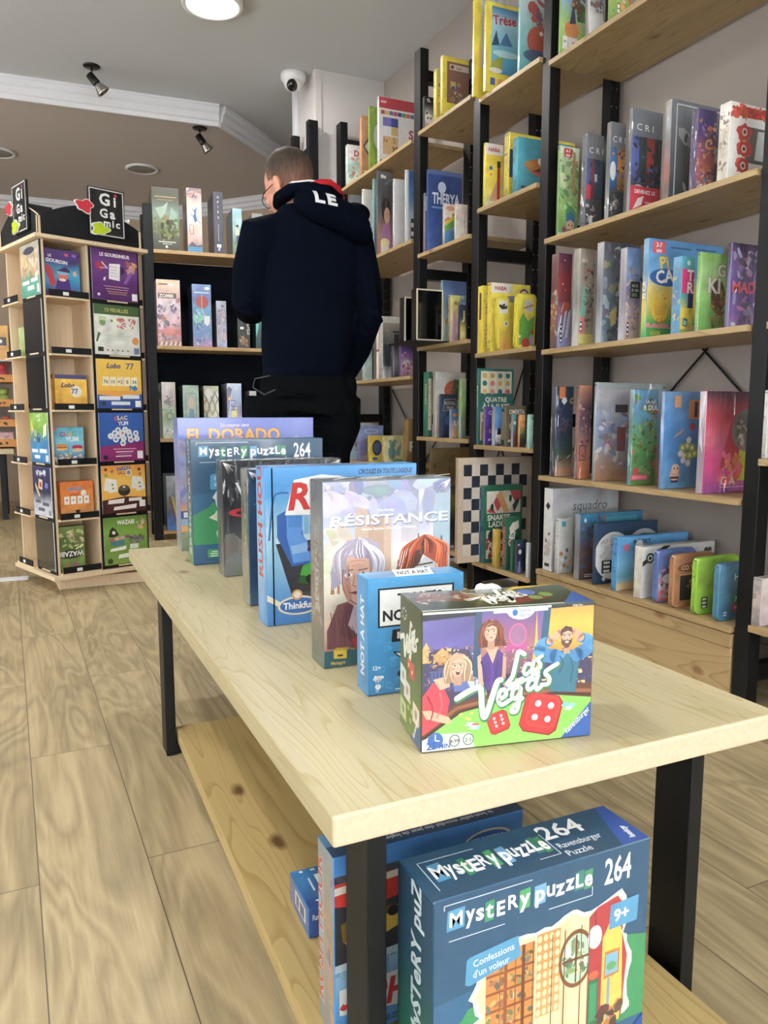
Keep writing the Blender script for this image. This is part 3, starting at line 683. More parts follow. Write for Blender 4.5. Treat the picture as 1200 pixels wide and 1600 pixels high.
# ------------------------------------------------------------------ boxes of the wide near bay
def B(px, label, base, art, **k): return dict(px=px, label=label, base=base, art=art, **k)
def age(x=.06, y=.86, s=.1, t='4-7', c='c23a44', w=.42): return [('r', x, y, x+w, y+s, c), ('t', t, x+w/2, y+s*.52, s*.36, 'ffffff', {'al': 'c', 'fit': w*.86}), ('t', 'ans', x+w/2, y+s*.1, s*.34, 'ffffff', {'al': 'c', 'fit': w*.8})]
def icons(x, y, n=3, c='ffffff', bg='20242c', s=.05): return [('r', x, y-.005, x+.16, y+n*s, bg)]+[('r', x+.03, y+i*s+.008, x+.13, y+i*s+s*.7, c) for i in range(n)]
row(SA[0], XF, [
  B((875, 872, 917, -60), 'tall box with a green dragon over a blue sky on the top shelf', '7fae4e', [('g', '8fb84a', 'a9c96a', '7fb4dd', '4f8fd0'), ('e', .45, .30, .3, .1, 'd98a4a'), ('b', 3, 14, .5, .42, 1, .95, .14, ['2f7a3a', '49994a', '1f5a30', '7a2b2b']), ('p', [(.35, .36), (.5, .62), (.62, .38)], '3a3f6a'), ('c', .48, .58, .07, 'c08a70'), ('r', .08, .08, .7, .22, 'f2f2ee'), ('r', .30, .08, .32, .22, '888888'), ('t', '6+', .12, .15, .03, '333333'), ('t', 'x4', .45, .15, .03, 'c84a70')]),
  B((920, 917, 947, -40), 'grey and white box next to the dragon box on the top shelf', 'b6b8bc', [('g', 'f0f0ee', 'e2e2e0', '8a8f98', '9a9ea6'), ('b', 9, 12, .1, .4, .95, .9, .18, ['6a6f7a', 'c8ccd2', '8f5a4a', '4a4f58']), ('l', [(.5, .75), (.9, .55), (.95, .3)], .05, '55585e')]),
  B((963, 949, 990, -50), 'green box with pale icons at the bright end of the top shelf', '86ad46', [('g', '78a642', '9cc15a', 'c8b86a'), ('r', .0, .08, .22, .3, '3c4a2a'), ('r', .03, .1, .19, .18, 'f4f4ee'), ('r', .03, .2, .19, .28, 'f4f4ee'), ('b', 4, 12, .3, .1, 1, .9, .16, ['d8a84a', '3f7f3a', 'b84a3a', 'e8e0b0'])]),
], 'boxes on the top shelf of the wide bay')
def crit(seed, pal, band=None, lower='3a3f46'):
    o = [('g', lower, '4a5260', '6b7480', '6a7078'), ('r', 0, .30, 1, .74, '4a5068')]
    n = len(pal)
    for i, c in enumerate(pal): o.append(('r', i/n, .30, (i+1)/n+.01, .74, darker(c, .55), c, darker(c, .8)))
    o += [('b', seed, 16, .05, .3, 1, .74, .1, [pal[0], pal[-1], '2a2f3a', '14171e']), ('t', 'C R I', .14, .80, .062, 'e8ebee', {'fit': .84, 'bold': .0, 'sx': 1.25}), ('r', 0, 0, 1, .29, lower), ('b', seed+1, 6, .1, .04, .6, .24, .14, ['e8e8e8', '9aa0a8', '70503a'])]
    if band: o += [('r', 0, .01, 1, .26, 'd2394c'), ('t', 'DEVENEZ LE', .14, .19, .035, 'ffffff', {'bold': .03}), ('p', [(.1, .03), (.25, .14), (.45, .17), (.38, .08)], 'f4e8ea'), ('r', .5, .10, .95, .115, 'f2c8cf'), ('r', .5, .06, .95, .075, 'f2c8cf')]
    return o
row(SA[1], XF, [
  B((871.5, 868, 906, 227), 'green woodland box with a blue haired doll at the shelf end', '7fa660', [('g', '5f9a4a', '8fbb63', 'a8c98a', 'e6efd8'), ('b', 21, 16, 0, .3, 1, .95, .22, ['5c8f4a', '86b565', 'b9d39a', '4a7a4a', 'd9e6c0']), ('r', .66, .5, .82, .95, 'b09a68'), ('e', .62, .25, .27, .1, '4aa04a'), ('e', .62, .135, .2, .085, 'e2b89a'), ('p', [(.4, .16), (.42, .24), (.55, .285), (.75, .28), (.86, .2), (.86, .16), (.62, .19)], '3f7fb8'), ('c', .55, .13, .035, '3a2a2a'), ('c', .72, .13, .035, '3a2a2a'), ('p', [(.45, .02), (.5, .08), (.76, .08), (.85, .02)], 'a8404a'), ('p', [(.18, .07), (.3, .12), (.42, .07), (.3, .04)], '8a2a6a'), ('r', 0, 0, 1, .035, 'e4eedd'), ('r', .05, .008, .95, .028, 'b83a48')]+age(.2, .885, .1)+[('t', 'LE', .72, .81, .05, 'c0602a')], mat='gloss'),
  B((913.5, 905.5, 944, 208), 'slim grey and blue box beside the woodland box, spaced capital letters', '5a6068', crit(31, ['4a5a9a', '8a3a44', '3a4a6a', '2a5a6a'])+[('r', 0, .3, .28, .46, 'c0344a'), ('r', .5, .5, .66, .58, 'c8d8e2')], mat='wrap'),
  B((950, 943.5, 979, 189.5), 'grey box with blue and orange pictures, second of the three lettered grey boxes', '6a6a6a', crit(33, ['3f7fc8', 'd8923a'])+[('e', .2, .5, .2, .1, 'dfe8ee')], mat='wrap', side=[('g', '8a8a86', '55554f', '6a6a66')]),
  B((983, 978, 1037, 167.6), 'large grey box with a red announcement band across its foot', '66707c', crit(35, ['5a6ab8', '2f4a4a', 'b8433c', '2a3038'], True), mat='wrap', side=[('g', '8a8d90', '50555a', '74787c')]),
  B((1044, 1033.5, 1174, 153.5), 'biggest dark grey box in clear film on the lettered box shelf', '50565c', [('g', '3a4046', '565c64', '6a7078'), ('l', [(.06, .03), (.06, .96), (.97, .96)], .012, 'c8ccd0'), ('b', 12, 22, .15, .03, .8, .7, .09, ['20262a', '363c40', '8a949a', '2a3030', 'aab2b6']), ('e', .42, .35, .14, .2, '1c2224')], mat='wrap', side=[('g', '6a5a50', '8a4a44', '7a7f84', '9a9a98')]),
  B((1086, 1075, 1121, 168), 'dark purple box with orange glowing rings and a big letter C', '43305e', [('g', '8a4a5a', 'b8605a', '4a3570', '3c3468'), ('b', 41, 26, 0, .05, 1, .9, .13, ['d9893a', '5a3f8a', '2a2448', 'c8683a', '7a6aa8', 'e8c890']), ('t', 'C', .42, .52, .12, 'e8a860', {'bold': .03}), ('b', 42, 14, 0, .02, 1, .2, .1, ['c84a58', '3a8aa8', 'e8e0d8', 'b83a40'])], mat='wrap'),
  B((1136, 1119, 1215, 157), 'white box with red spiked discs down its front by the nearest post', 'dcdad6', [('g', 'e8e8e6', 'f0f0ee'), ('e', .46, .9, .42, .07, 'b8352c'), ('b', 51, 14, .05, .84, .9, .97, .07, ['c8453a', '8a2420', 'd86a50']), ('p', [(.34, .25), (.34, .72), (.95, .72), (1, .25)], '6a6866'), ('p', [(.55, .3), (.6, .68), (1, .7), (1, .3)], 'c9cbcc')]+[z for y in (.64, .42, .2) for z in (('b', int(y*99), 12, .2, y-.04, .42, y+.04, .09, ['c03a34', 'd8584a']), ('c', .31, y, .11, 'b8322c'), ('c', .31, y, .06, 'd8c8b8'), ('c', .31, y, .03, '4a2a2a'))]+[('c', .62, .17, .05, '26262a'), ('c', .8, .2, .07, '8a8488')], mat='gloss', side=[('g', 'cfc8bc', 'b8b0a2', 'd8d4cc'), ('b', 6, 18, .1, .1, .9, .9, .2, ['9a8a78', 'c8b8a0', '6a5a50'])]),
], 'boxes on the lettered shelf of the wide bay')
row(SA[2], XF, [
  B((869.4, 858.6, 895, 395), 'dark red and violet box first from the shelf end, white feathers', '6a3844', [('g', '9aa0d0', '8a86b8', '7a3a40', '8a2f34', '6a3a5a'), ('p', [(0, .12), (.3, .42), (.45, .5), (.2, .2)], 'e8ebf4'), ('p', [(.3, .1), (.6, .45), (.8, .5), (.5, .18)], 'dfe3ef'), ('p', [(.55, .1), (.8, .38), (1, .42), (.8, .12)], 'c8cfe4'), ('p', [(.2, .34), (.8, .42), (.9, .48), (.5, .5)], 'c0502c'), ('c', .45, .93, .05, 'f0e8e8'), ('c', .35, .68, .06, 'e8b8a8'), ('c', .55, .62, .05, 'd89a90')]+icons(.2, .06, 4), mat='gloss', side=[('g', '5a4a4a', '8a5a3a', '6a3a3a', '8a6a6a'), ('b', 8, 10, 0, .1, 1, .6, .3, ['3a6a70', 'c8844a', 'd8d0c0'])]),
  B((903, 892.5, 931, 387.5), 'grey sketchy box with a pink and green rising band, film wrapped', '8c7c6e', [('g', 'b8b070', '8a8078', '9a9082', 'a09488'), ('p', [(0, .05), (.1, .5), (.4, .55), (.36, .05)], 'd87a80'), ('p', [(0, .3), (.2, .62), (.6, .6), (.4, .3)], '7ab8a4'), ('b', 61, 18, .3, .2, 1, .85, .12, ['5a5048', 'c0b4a4', '3a3430', '9a3a34']), ('r', 0, .02, 1, .12, 'd8cc70'), ('t', 'H I', .12, .86, .04, 'e8e4dc', {'rot': 0})]+icons(.05, .15, 2), mat='wrap', side=[('g', 'bcb8b0', '8a8680', 'a8a49c')]),
  B((939, 928.5, 1001, 377), 'dark silvery blue box under crinkled clear film', '5a6472', [('g', '6a8a9a', '5f7484', '6a6f80', '4a4f5e'), ('b', 63, 30, 0, .05, 1, .98, .13, ['8aa4b4', '3a4250', 'a8c0cc', '6a5a6a', 'b09a5a', '2c323e']), ('p', [(.2, .3), (.4, .38), (.38, .2), (.25, .16)], 'd8c070'), ('t', 'R', .42, .5, .1, 'e0dccc')], mat='wrap', side=[('g', 'a0a4a8', '5a5e64', 'b8babc')]),
  B((975, 964.5, 1003, 386), 'peach and violet box with a small black prize square', '7a6a86', [('g', 'c8a890', 'b8a0a8', '6a5f88', '7fa0cc', '6a90c4'), ('b', 66, 18, .05, .1, 1, .8, .16, ['d8b08a', '4a3f6a', 'e8c8a0', '8a7aa8', 'c89a4a']), ('r', .3, .46, .98, .64, '15181a'), ('t', 'AS D', .4, .58, .03, 'd0d8c0'), ('t', 'D OR', .4, .53, .03, 'd0d8c0'), ('t', '2023', .4, .48, .03, '9ac87a')]+icons(.12, .04, 3), mat='wrap', side=[('g', 'a8a4a8', '7a7480', 'b0acb4')]),
  B((1008, 1000, 1169, 371.6), 'big sky blue box with a yellow duckling and bubbly lettering', '5f9cd4', [('g', '4a9a3a', '5aa84a', 'e8cc4a', 'ecd25a', '6fb0de', '5fa2da', '5a9ad6'), ('r', 0, 0, 1, .10, '3f9a44'), ('t', 'LOGIS', .06, .03, .035, 'e6d23a', {'out': ('8a2a2a', .03), 'bold': .03}), ('r', 0, .10, 1, .145, 'd88a94'), ('b', 3, 6, .05, .15, .5, .22, .05, ['4a9a3a', '6ab04a']), ('e', .17, .28, .105, .12, 'f0c830'), ('p', [(.06, .36), (.12, .22), (.25, .24), (.26, .34), (.16, .32)], 'e8b82a'), ('c', .19, .42, .062, 'f4d03a'), ('p', [(.22, .42), (.27, .41), (.22, .395)], 'e8862a'), ('c', .19, .44, .012, 'ffffff'), ('c', .193, .44, .007, '111111'), ('l', [(.15, .2), (.13, .16), (.2, .16)], .012, 'd8702a'), ('l', [(.2, .21), (.2, .17), (.25, .17)], .012, 'd8702a'), ('t', 'Pi', .16, .70, .125, 'f2d23c', {'bold': .05, 'rot': 12, 'out': ('2f5fa8', .05)}), ('e', .24, .62, .22, .09, '2d62b4'), ('t', 'CA', .11, .555, .125, 'f8f8f4', {'bold': .05, 'rot': 8}), ('t', 'O', .38, .76, .06, 'd8a060', {'bold': .05}), ('t', 'O', .46, .79, .06, 'c89a70', {'bold': .05}), ('r', .28, .925, .55, .94, '2f5a8a'), ('r', .62, .935, .9, .95, '2f5a8a')]+age(.045, .86, .12, '3-7', 'd8606c', .17), mat='gloss', side=[('g', '3f9a44', 'd8c04a', '6a9ac0', '8aa8b8'), ('t', 'PI CA', .7, .4, .05, 'f0e8d0', {'rot': 90})]),
  B((1061, 1047, 1087, 399.5), 'box with pink and turquoise blocks in front of the duckling box', '3aa0a8', [('g', 'e8c83a', 'ecd24a', '52b0b0', '4aa8a8', '49a0b8'), ('r', .02, .52, .98, .84, 'd8287a'), ('r', .55, .33, .98, .52, '2a2f68'), ('t', 'TA', .42, .69, .14, 'f4f4f4', {'bold': .03, 'out': ('22264a', .05)}), ('t', 'RI', .46, .53, .14, 'f4f4f4', {'bold': .03, 'out': ('22264a', .05)}), ('r', .02, .2, .98, .33, 'e9cd3a'), ('p', [(.2, .1), (.55, .08), (.6, .18), (.28, .2)], '3a4a8a'), ('p', [(.26, .11), (.5, .1), (.53, .16), (.32, .17)], '8ad0c8'), ('r', 0, 0, 1, .05, '9aa864'), ('c', .5, .92, .14, 'd8d8cc'), ('t', '?', .7, .25, .06, '22264a')], mat='gloss', side=[('g', '5a98c0', '5f8ab0', '6aa0c4'), ('b', 7, 10, .1, .05, .9, .9, .2, ['4a7a9a', '88b0c8', 'c8b060'])]),
  B((1089.6, 1084.5, 1137, 393.5), 'bright green box with big white letters and a brown picture', '7cb85c', [('g', '6aa84a', '8cc46a', 'a8d488', '8cc060'), ('e', .72, .45, .28, .22, '6a4a30'), ('b', 8, 14, .5, .05, 1, .5, .12, ['5a3f2a', '8aa03a', 'c8a05a', 'd83a30', '3f6a2a']), ('t', 'G', .66, .72, .15, 'e8e6dc', {'bold': .04, 'out': ('4a4034', .05)}), ('t', 'KI', .32, .50, .19, 'f4f2ea', {'bold': .05, 'out': ('4a3a2a', .04)}), ('c', .66, .13, .1, '7aa04a')], mat='wrap'),
  B((1137, 1132, 1190, 378.5), 'violet box with coral capitals at the near end of the duckling shelf', '6a4f92', [('g', '8a70b0', '7a5aa0', '5a4888', '6f5f98', '3a2a4a'), ('b', 71, 22, .1, .02, 1, .95, .14, ['4a3a7a', 'a898d0', 'c87ab0', '2a2040', 'dfe0f4']), ('t', 'MAD', .08, .42, .13, 'e8606a', {'bold': .03})], mat='wrap', side=[('g', '30305a', '5a5a7a', '26243a')]),
], 'boxes on the duckling shelf of the wide bay')
row(SA[3], XF, [
  B((866, 858.5, 897, 604), 'dark blue night box at the far end, orange square in its corner', '24344e', [('g', 'c8a084', '28503a', '2a3a5a', '1f3358', '264054'), ('b', 81, 20, .1, .15, 1, .9, .13, ['1a2846', '345a7a', '4a3a5a', '1f5a4a', '8a4a5a']), ('r', .16, .87, .52, 1, 'd87a3a'), ('p', [(.3, .84), (.45, .8), (.62, .84), (.58, .88), (.36, .88)], 'd8e4ee'), ('t', 'O', .8, .82, .06, 'e8c46a', {'bold': .03}), ('r', 0, .02, 1, .08, 'c08a6a'), ('l', [(.72, .2), (.9, .24)], .04, 'e8e8e8')], mat='wrap', side=[('g', '3a3e44', '2a2e36', '50545a')]),
  B((901, 896, 926, 601.6), 'orange brown box with a violet flower under bright film', '8a5f5a', [('g', 'c07048', 'b8785a', '7a6a70', '4a3a5a', 'c88a6a'), ('b', 83, 16, 0, .2, 1, .8, .16, ['6a3f6a', 'b85a8a', '3a2f3a', 'd8b090']), ('l', [(.12, .2), (.12, .36), (.6, .36), (.6, .2)], .05, '2a2420', {'closed': True})], mat='wrap'),
  B((927.6, 924.6, 1096, 597.4), 'largest pale grey box standing behind the row, harbour picture', '9ea4aa', [('g', 'a87a5a', 'a08878', '7f94b4', '8fa4c8', 'b0b4c4', 'c0c4c8'), ('b', 85, 24, 0, .1, .6, .7, .06, ['6a7aa0', 'c8b0b0', '4a5a78', 'a86a5a', 'd8dce4']), ('r', .0, .93, 1, 1, 'a8b4b8'), ('t', '90', .94, .945, .03, '3a3f44'), ('r', .3, .3, .42, .55, '7a3f44'), ('r', .26, .7, .44, .78, '2a2a30')], mat='wrap'),
  B((984.6, 978.6, 1030, 608.5), 'jungle box with a pink foot band, green leaves under film', '4a7a54', [('g', '5a8a3a', '4a8a4a', '5a9a5a', '5fa0c8', '6aa4d4'), ('b', 87, 26, 0, .12, 1, .95, .13, ['2a6a34', '58a048', '1f4a2c', 'c84a3a', '7ab86a']), ('t', 'LA NÉ', .5, .86, .035, 'f4f4f0'), ('t', 'R DUL', .42, .79, .05, 'ffffff', {'bold': .03}), ('r', 0, .05, .7, .11, 'd8486a'), ('r', .04, .062, .64, .098, 'e8808e'), ('r', .1, .11, .3, .18, 'c83a4a')], mat='wrap', side=[('g', '5a7a8a', '3a6a5a', '8aa0a8')]),
  B((1032, 1027.5, 1096, 611.5), 'bright blue box with a striped bee and green flowers', '4a8ac0', [('g', '5fa4d4', '4a90cc', '4a8ac8', '6a9ccc'), ('p', [(.28, .84), (.28, .96), (.46, .96), (.46, .84)], 'd8a070'), ('p', [(.28, .52), (.52, .58), (.58, .62), (.36, .56)], 'e0a080'), ('c', .8, .64, .08, 'b83a48')]+[z for x, y in ((.55, .42), (.68, .44), (.82, .42), (.6, .34), (.76, .34), (.9, .36)) for z in (('c', x, y, .09, 'a8c038'), ('c', x, y, .045, 'e8f0c8'))]+[('c', x, y, .07, 'eef0f0') for x, y in ((.5, .36), (.58, .29), (.72, .5), (.72, .26))]+[('e', .36, .14, .13, .06, 'e8b49a'), ('c', .38, .2, .11, 'f0c8ae'), ('c', .34, .205, .02, '222222'), ('c', .44, .205, .02, '222222'), ('r', .24, .10, .48, .12, '3a2a2a'), ('r', .26, .06, .46, .08, '3a2a2a'), ('r', .68, .72, .98, .92, 'd08a4a'), ('r', .84, .74, .93, .9, '26305a')], mat='wrap', side=[('g', '7a7488', '5a7ab0', '8aa4c4')]),
  B((1096.5, 1086, 1187, 611), 'magenta box with a silver ball and spaced white letters', 'c0407e', [('g', '9a4a9a', 'd8488a', 'd86a88', 'c04a58', '3a3444'), ('p', [(.3, .25), (.5, .75), (.72, .5), (.66, .2)], 'c03a48'), ('p', [(.6, .12), (.68, .45), (1, .42), (1, .1)], 'c8cc2a'), ('e', .84, .62, .34, .22, '8a8684'), ('b', 5, 14, .6, .5, 1, .75, .09, ['c8c4c0', '5a5654', 'e4e2de', '3a3836']), ('b', 91, 12, .3, .1, .7, .4, .08, ['e8a04a', 'd84a4a', 'e86a9a']), ('t', 'C A', .34, .075, .085, 'f2e8ee', {'bold': 0}), ('r', .34, .05, .95, .056, 'e8c8d8')], mat='wrap', side=[('g', 'a8a0a8', '8a7a88', 'b8b0b4')]),
], 'boxes on the bee box shelf of the wide bay')
def tinart(base, a): return a
row(SA[4], XF, [
  B((860, 852.5, 989, 764), 'tall white box with thin outlined lettering at the end of the lowest shelf', 'c8ccd2', [('g', 'c2c8ce', 'd4d8dc', 'c8ccd4'), ('t', 'squadro', .30, .73, .115, '5a6068', {'bold': 0, 'fit': .68, 'shear': .15}), ('r', .42, .66, .98, .69, '3a7a74'), ('t', '• • •', .3, .68, .03, '3a4048')], t=.05, side=[('g', 'd0d0d0', 'dcdcda'), ('p', [(.5, .74), (.8, .79), (.5, .84), (.2, .79)], '1a1c20'), ('b', 3, 6, .2, .2, .8, .5, .3, ['6a2a3a', 'c8c8c8']), ('r', .2, .05, .8, .09, '30343a')], top=[('g', 'd8d8dc', 'e4e4e8')]),
  B((871, 865.5, 896, 811.5), 'narrow white box with a heap of round pebbles at its foot', 'd2d4d4', [('g', 'b8bcbc', 'd8dada', 'd4d8d8')]+[('c', x, y, .12, c) for x, y, c in ((.2, .1, 'd8d8d4'), (.45, .14, 'b87a4a'), (.7, .1, '9aa0a0'), (.85, .2, 'd8a070'), (.3, .25, 'e8e8e4'), (.55, .28, '8a9090'), (.75, .32, 'c8c8c4'), (.2, .36, 'c0703a'), (.42, .4, 'e0e0dc'), (.62, .42, '6a7070'), (.8, .44, 'd8d4d0'))]+[('r', .2, .86, .5, .96, '3aa0b4')], top=[('g', 'e0e2e2', 'd0d4d4')]),
  B((904, 895.7, 1005, 803.8), 'deep blue box fading to rust brown, second tallest on the lowest shelf', '2f5f88', [('g', '4a3430', '6a4438', '5a4a50', '2f6488', '2f86b0'), ('b', 93, 20, 0, .15, .5, .95, .07, ['2a4a6a', '5a3a34', '8a5a48', '3a7aa0']), ('t', '♦', .05, .88, .05, 'd8e4ee'), ('r', .4, .86, .9, .94, '3fa0bc'), ('r', .08, .06, .3, .075, 'd8d0cc'), ('r', .08, .03, .34, .045, 'd8d0cc')], mat='wrap', side=[('g', '8a8484', '6a6a70', '8a98a4')], top=[('g', '2f7fa8', '3a8ab4'), ('r', .5, .2, .9, .7, '58b0cc')]),
  B((928.7, 924, 1028, 819.6), 'navy box with a large white marbled oval', '24405e', [('g', '1d3350', '2a4464', '243e5c'), ('e', .28, .46, .30, .40, 'e4e6e4', {'n': 28}), ('b', 95, 30, .08, .18, .48, .76, .035, ['d0d4d2', 'c4ccca', 'f0f0ee', 'b8c0be']), ('e', .78, .62, .26, .26, 'd8dcda', {'n': 24}), ('e', .78, .6, .22, .2, '2a4464', {'n': 24})]+icons(.1, .18, 3, 'f0f0f0', '20242c', .07)+[('c', .14, .08, .03, 'd8dce0')], top=[('g', '2a4464', '31506e')]),
  B((962, 954, 1085, 840), 'sky blue box with a red sailing ship on a sandy shore', '4a98d0', [('g', 'd8b884', '6ab4d4', '7abce4', '5aa4dc', '58a0d8'), ('p', [(.0, .0), (0, .12), (.3, .16), (.5, .06), (.5, 0)], 'd8b884'), ('p', [(.3, .12), (.27, .4), (.5, .48), (.52, .12)], '4a2420'), ('p', [(.3, .36), (.5, .4), (.5, .5), (.28, .46)], '8a2a2a'), ('t', 'IS', .24, .62, .13, 'e8c43a', {'bold': .04, 'out': ('3a2a1a', .04)}), ('t', '★OOKY', .2, .86, .08, '2a2a34', {'bold': .03, 'fit': .6}), ('c', .3, .84, .05, 'e8e4e0'), ('c', .12, .8, .04, 'd86a8a')], top=[('g', '5aa8dc', '78b8e0'), ('r', .3, .2, .6, .7, '3a5a8a')]),
  B((1001, 989, 1139, 855.6), 'white box with a black diagonal ribbon and a round clasp', 'd0d2d2', [('g', 'd4d6d8', 'e2e4e4'), ('p', [(0, .62), (0, .72), (.28, 1), (.38, 1)], '22262a'), ('c', .1, .78, .055, '1a3a24'), ('c', .1, .78, .035, 'd0e4d4'), ('c', .1, .78, .02, '1a3a24'), ('p', [(.14, .14), (.2, .3), (.4, .3), (.4, .12)], '7a2030'), ('c', .88, .84, .03, '2a2a2a'), ('c', .93, .84, .03, '2a2a2a')], side=[('g', 'c8c4b4', 'd4d0c2')], top=[('g', 'c8c8bc', 'd8d8d0'), ('p', [(.0, .3), (.2, 1), (.26, 1), (.06, .3)], '22262a'), ('b', 3, 5, .6, .2, .9, .8, .05, ['7a8a5a', 'a8b090'])]),
  B((1025, 1021, 1088, 861), 'blue red and white tin, farthest of the four rounded tins', '5f78b4', [('g', 'c85a5a', 'd8d4e4', '5a70b0', '6a84c0'), ('b', 97, 24, .05, .05, .95, .75, .08, ['d84a4a', 'e8e8f4', '4a5aa8', 'f0b0a8', '3a3f6a']), ('t', 'PO', .3, .72, .12, 'e4e8f4', {'bold': .05, 'out': ('2a3068', .05)}), ('e', .3, .45, .2, .1, 'e8e8ee')], tin=1, t=.020),
  B((1050.5, 1046, 1118, 868), 'copper coloured tin with a dark plant drawing', 'b8845c', [('g', 'b07a54', 'c48c64', 'bc8860'), ('r', .12, .1, .98, .62, '3a3434'), ('l', [(.12, .1), (.12, .62), (.98, .62)], .02, 'd8a880'), ('t', 'CO', .2, .72, .1, '6a3f2c', {'bold': .04}), ('e', .45, .76, .4, .1, '8a5a3e'), ('t', 'CO TO', .16, .72, .09, 'e8c8a8', {'bold': .03}), ('l', [(.6, .12), (.58, .4), (.7, .55)], .02, 'c8805a'), ('l', [(.58, .3), (.45, .48)], .02, 'c8805a'), ('b', 99, 9, .3, .3, .8, .6, .04, ['b86a4a', 'd89a70'])], tin=1, t=.020),
  B((1086, 1081, 1156, 873), 'lime green tin with a winged red cherry', '94c83c', [('g', '86bc34', 'a4d448', '9acc3e'), ('t', 'SK', .36, .72, .1, '5a9ab0', {'bold': .05, 'out': ('e8f4d8', .04)}), ('t', '25', .5, .58, .12, 'f0f4e0', {'bold': .05, 'out': ('5a8a3a', .04)}), ('c', .62, .36, .15, 'e8ece8'), ('c', .62, .38, .08, '8a2434')]+icons(.1, .08, 3, 'f0f4e4', '2a4a1a', .07), tin=1, t=.020),
  B((1120.5, 1116, 1178, 882), 'teal blue tin with white letters, nearest of the rounded tins', '4a86a4', [('g', '3f7896', '4f8cac', '5694b2'), ('t', 'HI', .44, .70, .13, 'f0f4f4', {'bold': .04}), ('r', .4, .28, .68, .42, '3a9a5a'), ('t', '7', .52, .31, .08, 'f4f4f4', {'al': 'c'}), ('r', .4, .12, .68, .27, 'c83a48'), ('t', '10', .54, .155, .08, 'f4f4f4', {'al': 'c'}), ('r', .72, .5, .82, .62, 'd8b04a'), ('r', .14, .1, .24, .13, 'dfe8ee'), ('r', .14, .05, .24, .08, 'dfe8ee')], tin=1, t=.020),
], 'boxes and tins on the lowest shelf of the wide bay')
row(.683, XF, [B((1196, 1191.5, 1240, 610), 'pale box cut by the frame edge beyond the nearest post', 'c8c4c0', [('g', 'c8c0bc', 'd8d4d0')], t=.05)], 'boxes beyond the nearest post')
row(.232, XF, [B((1187, 1184, 1236, 905), 'pale box on the lowest shelf beyond the nearest post', 'c2b8b4', [('g', 'c0b4b4', 'd8d0d0')], t=.04)], 'boxes beyond the nearest post')
# ------------------------------------------------------------------ boxes of the narrow bays and the far bay
row(SB[0], XF, [
  B((736, 731, 778, -60), 'tallest yellow box on the high shelf, overhanging a black post', 'e2cc28', [('g', 'e6d02a', 'eed838'), ('r', .2, .22, .98, 1, 'c8ccd4'), ('b', 11, 16, .3, .25, .95, .95, .1, ['9ab0c8', 'b83a4a', '6a7aa0', 'd8d4c8', '8a6a9a']), ('p', [(.5, .4), (.6, .72), (.95, .74), (.9, .4)], '8aa4cc'), ('r', .3, .22, .6, .25, '8a3a34'), ('r', .35, .07, .6, .15, 'c8b83a'), ('l', [(.35, .07), (.35, .15), (.6, .15), (.6, .07)], .03, '3a3a28', {'closed': True})], xo=-.045, w=.16),
  B((758, 755, 813, 0), 'yellow box with a blue bay picture and a red handwritten title', 'e2cc28', [('g', 'e4ce28', 'ecd634'), ('r', .16, .22, .98, .96, '4a98c4', '5fb4d4', '7ec4dc', 'a8d4e4', '3f7fb0'), ('p', [(.16, .52), (.3, .7), (.4, .54)], '2a4a68'), ('p', [(.4, .54), (.6, .7), (.8, .55)], '4a78a8'), ('e', .6, .45, .4, .04, 'bfe4ea'), ('t', 'Trése', .2, .76, .10, 'a82a3a', {'bold': .03, 'rot': 6, 'fit': .74, 'out': ('f0e8e0', .03)}), ('e', .34, .3, .16, .08, 'a8a83a'), ('c', .44, .38, .08, '9ab03a'), ('c', .43, .41, .02, 'f4f4e0'), ('e', .3, .25, .2, .03, 'e8e4d8')]+[('r', x, .08, x+.14, .16, c) for x, c in ((.14, '4a5aa0'), (.36, 'e8a04a'), (.58, '3a6ab0'), (.8, '9ab03a'))], xo=-.03, wmax=.2),
  B((811, 808, 870, -60), 'pale teal box with a purple and red monster picture on the high shelf', '8ac0c4', [('g', '3a9aa0', '8ac4c8', 'bcd8dc', 'a8ccd8'), ('b', 13, 18, .4, .1, 1, .95, .14, ['6a4a9a', 'b83a44', '8a6a5a', '3a4a5a', 'd86a3a', '2f8a88']), ('c', .34, .62, .14, 'b85048'), ('e', .5, .32, .3, .14, 'b8503a'), ('c', .6, .40, .05, 'f4f0e0'), ('c', .74, .41, .05, 'f4f0e0'), ('e', .5, .18, .4, .06, '3a5a7a')], mat='wrap'),
], 'boxes on the high shelf of the yellow box bay')
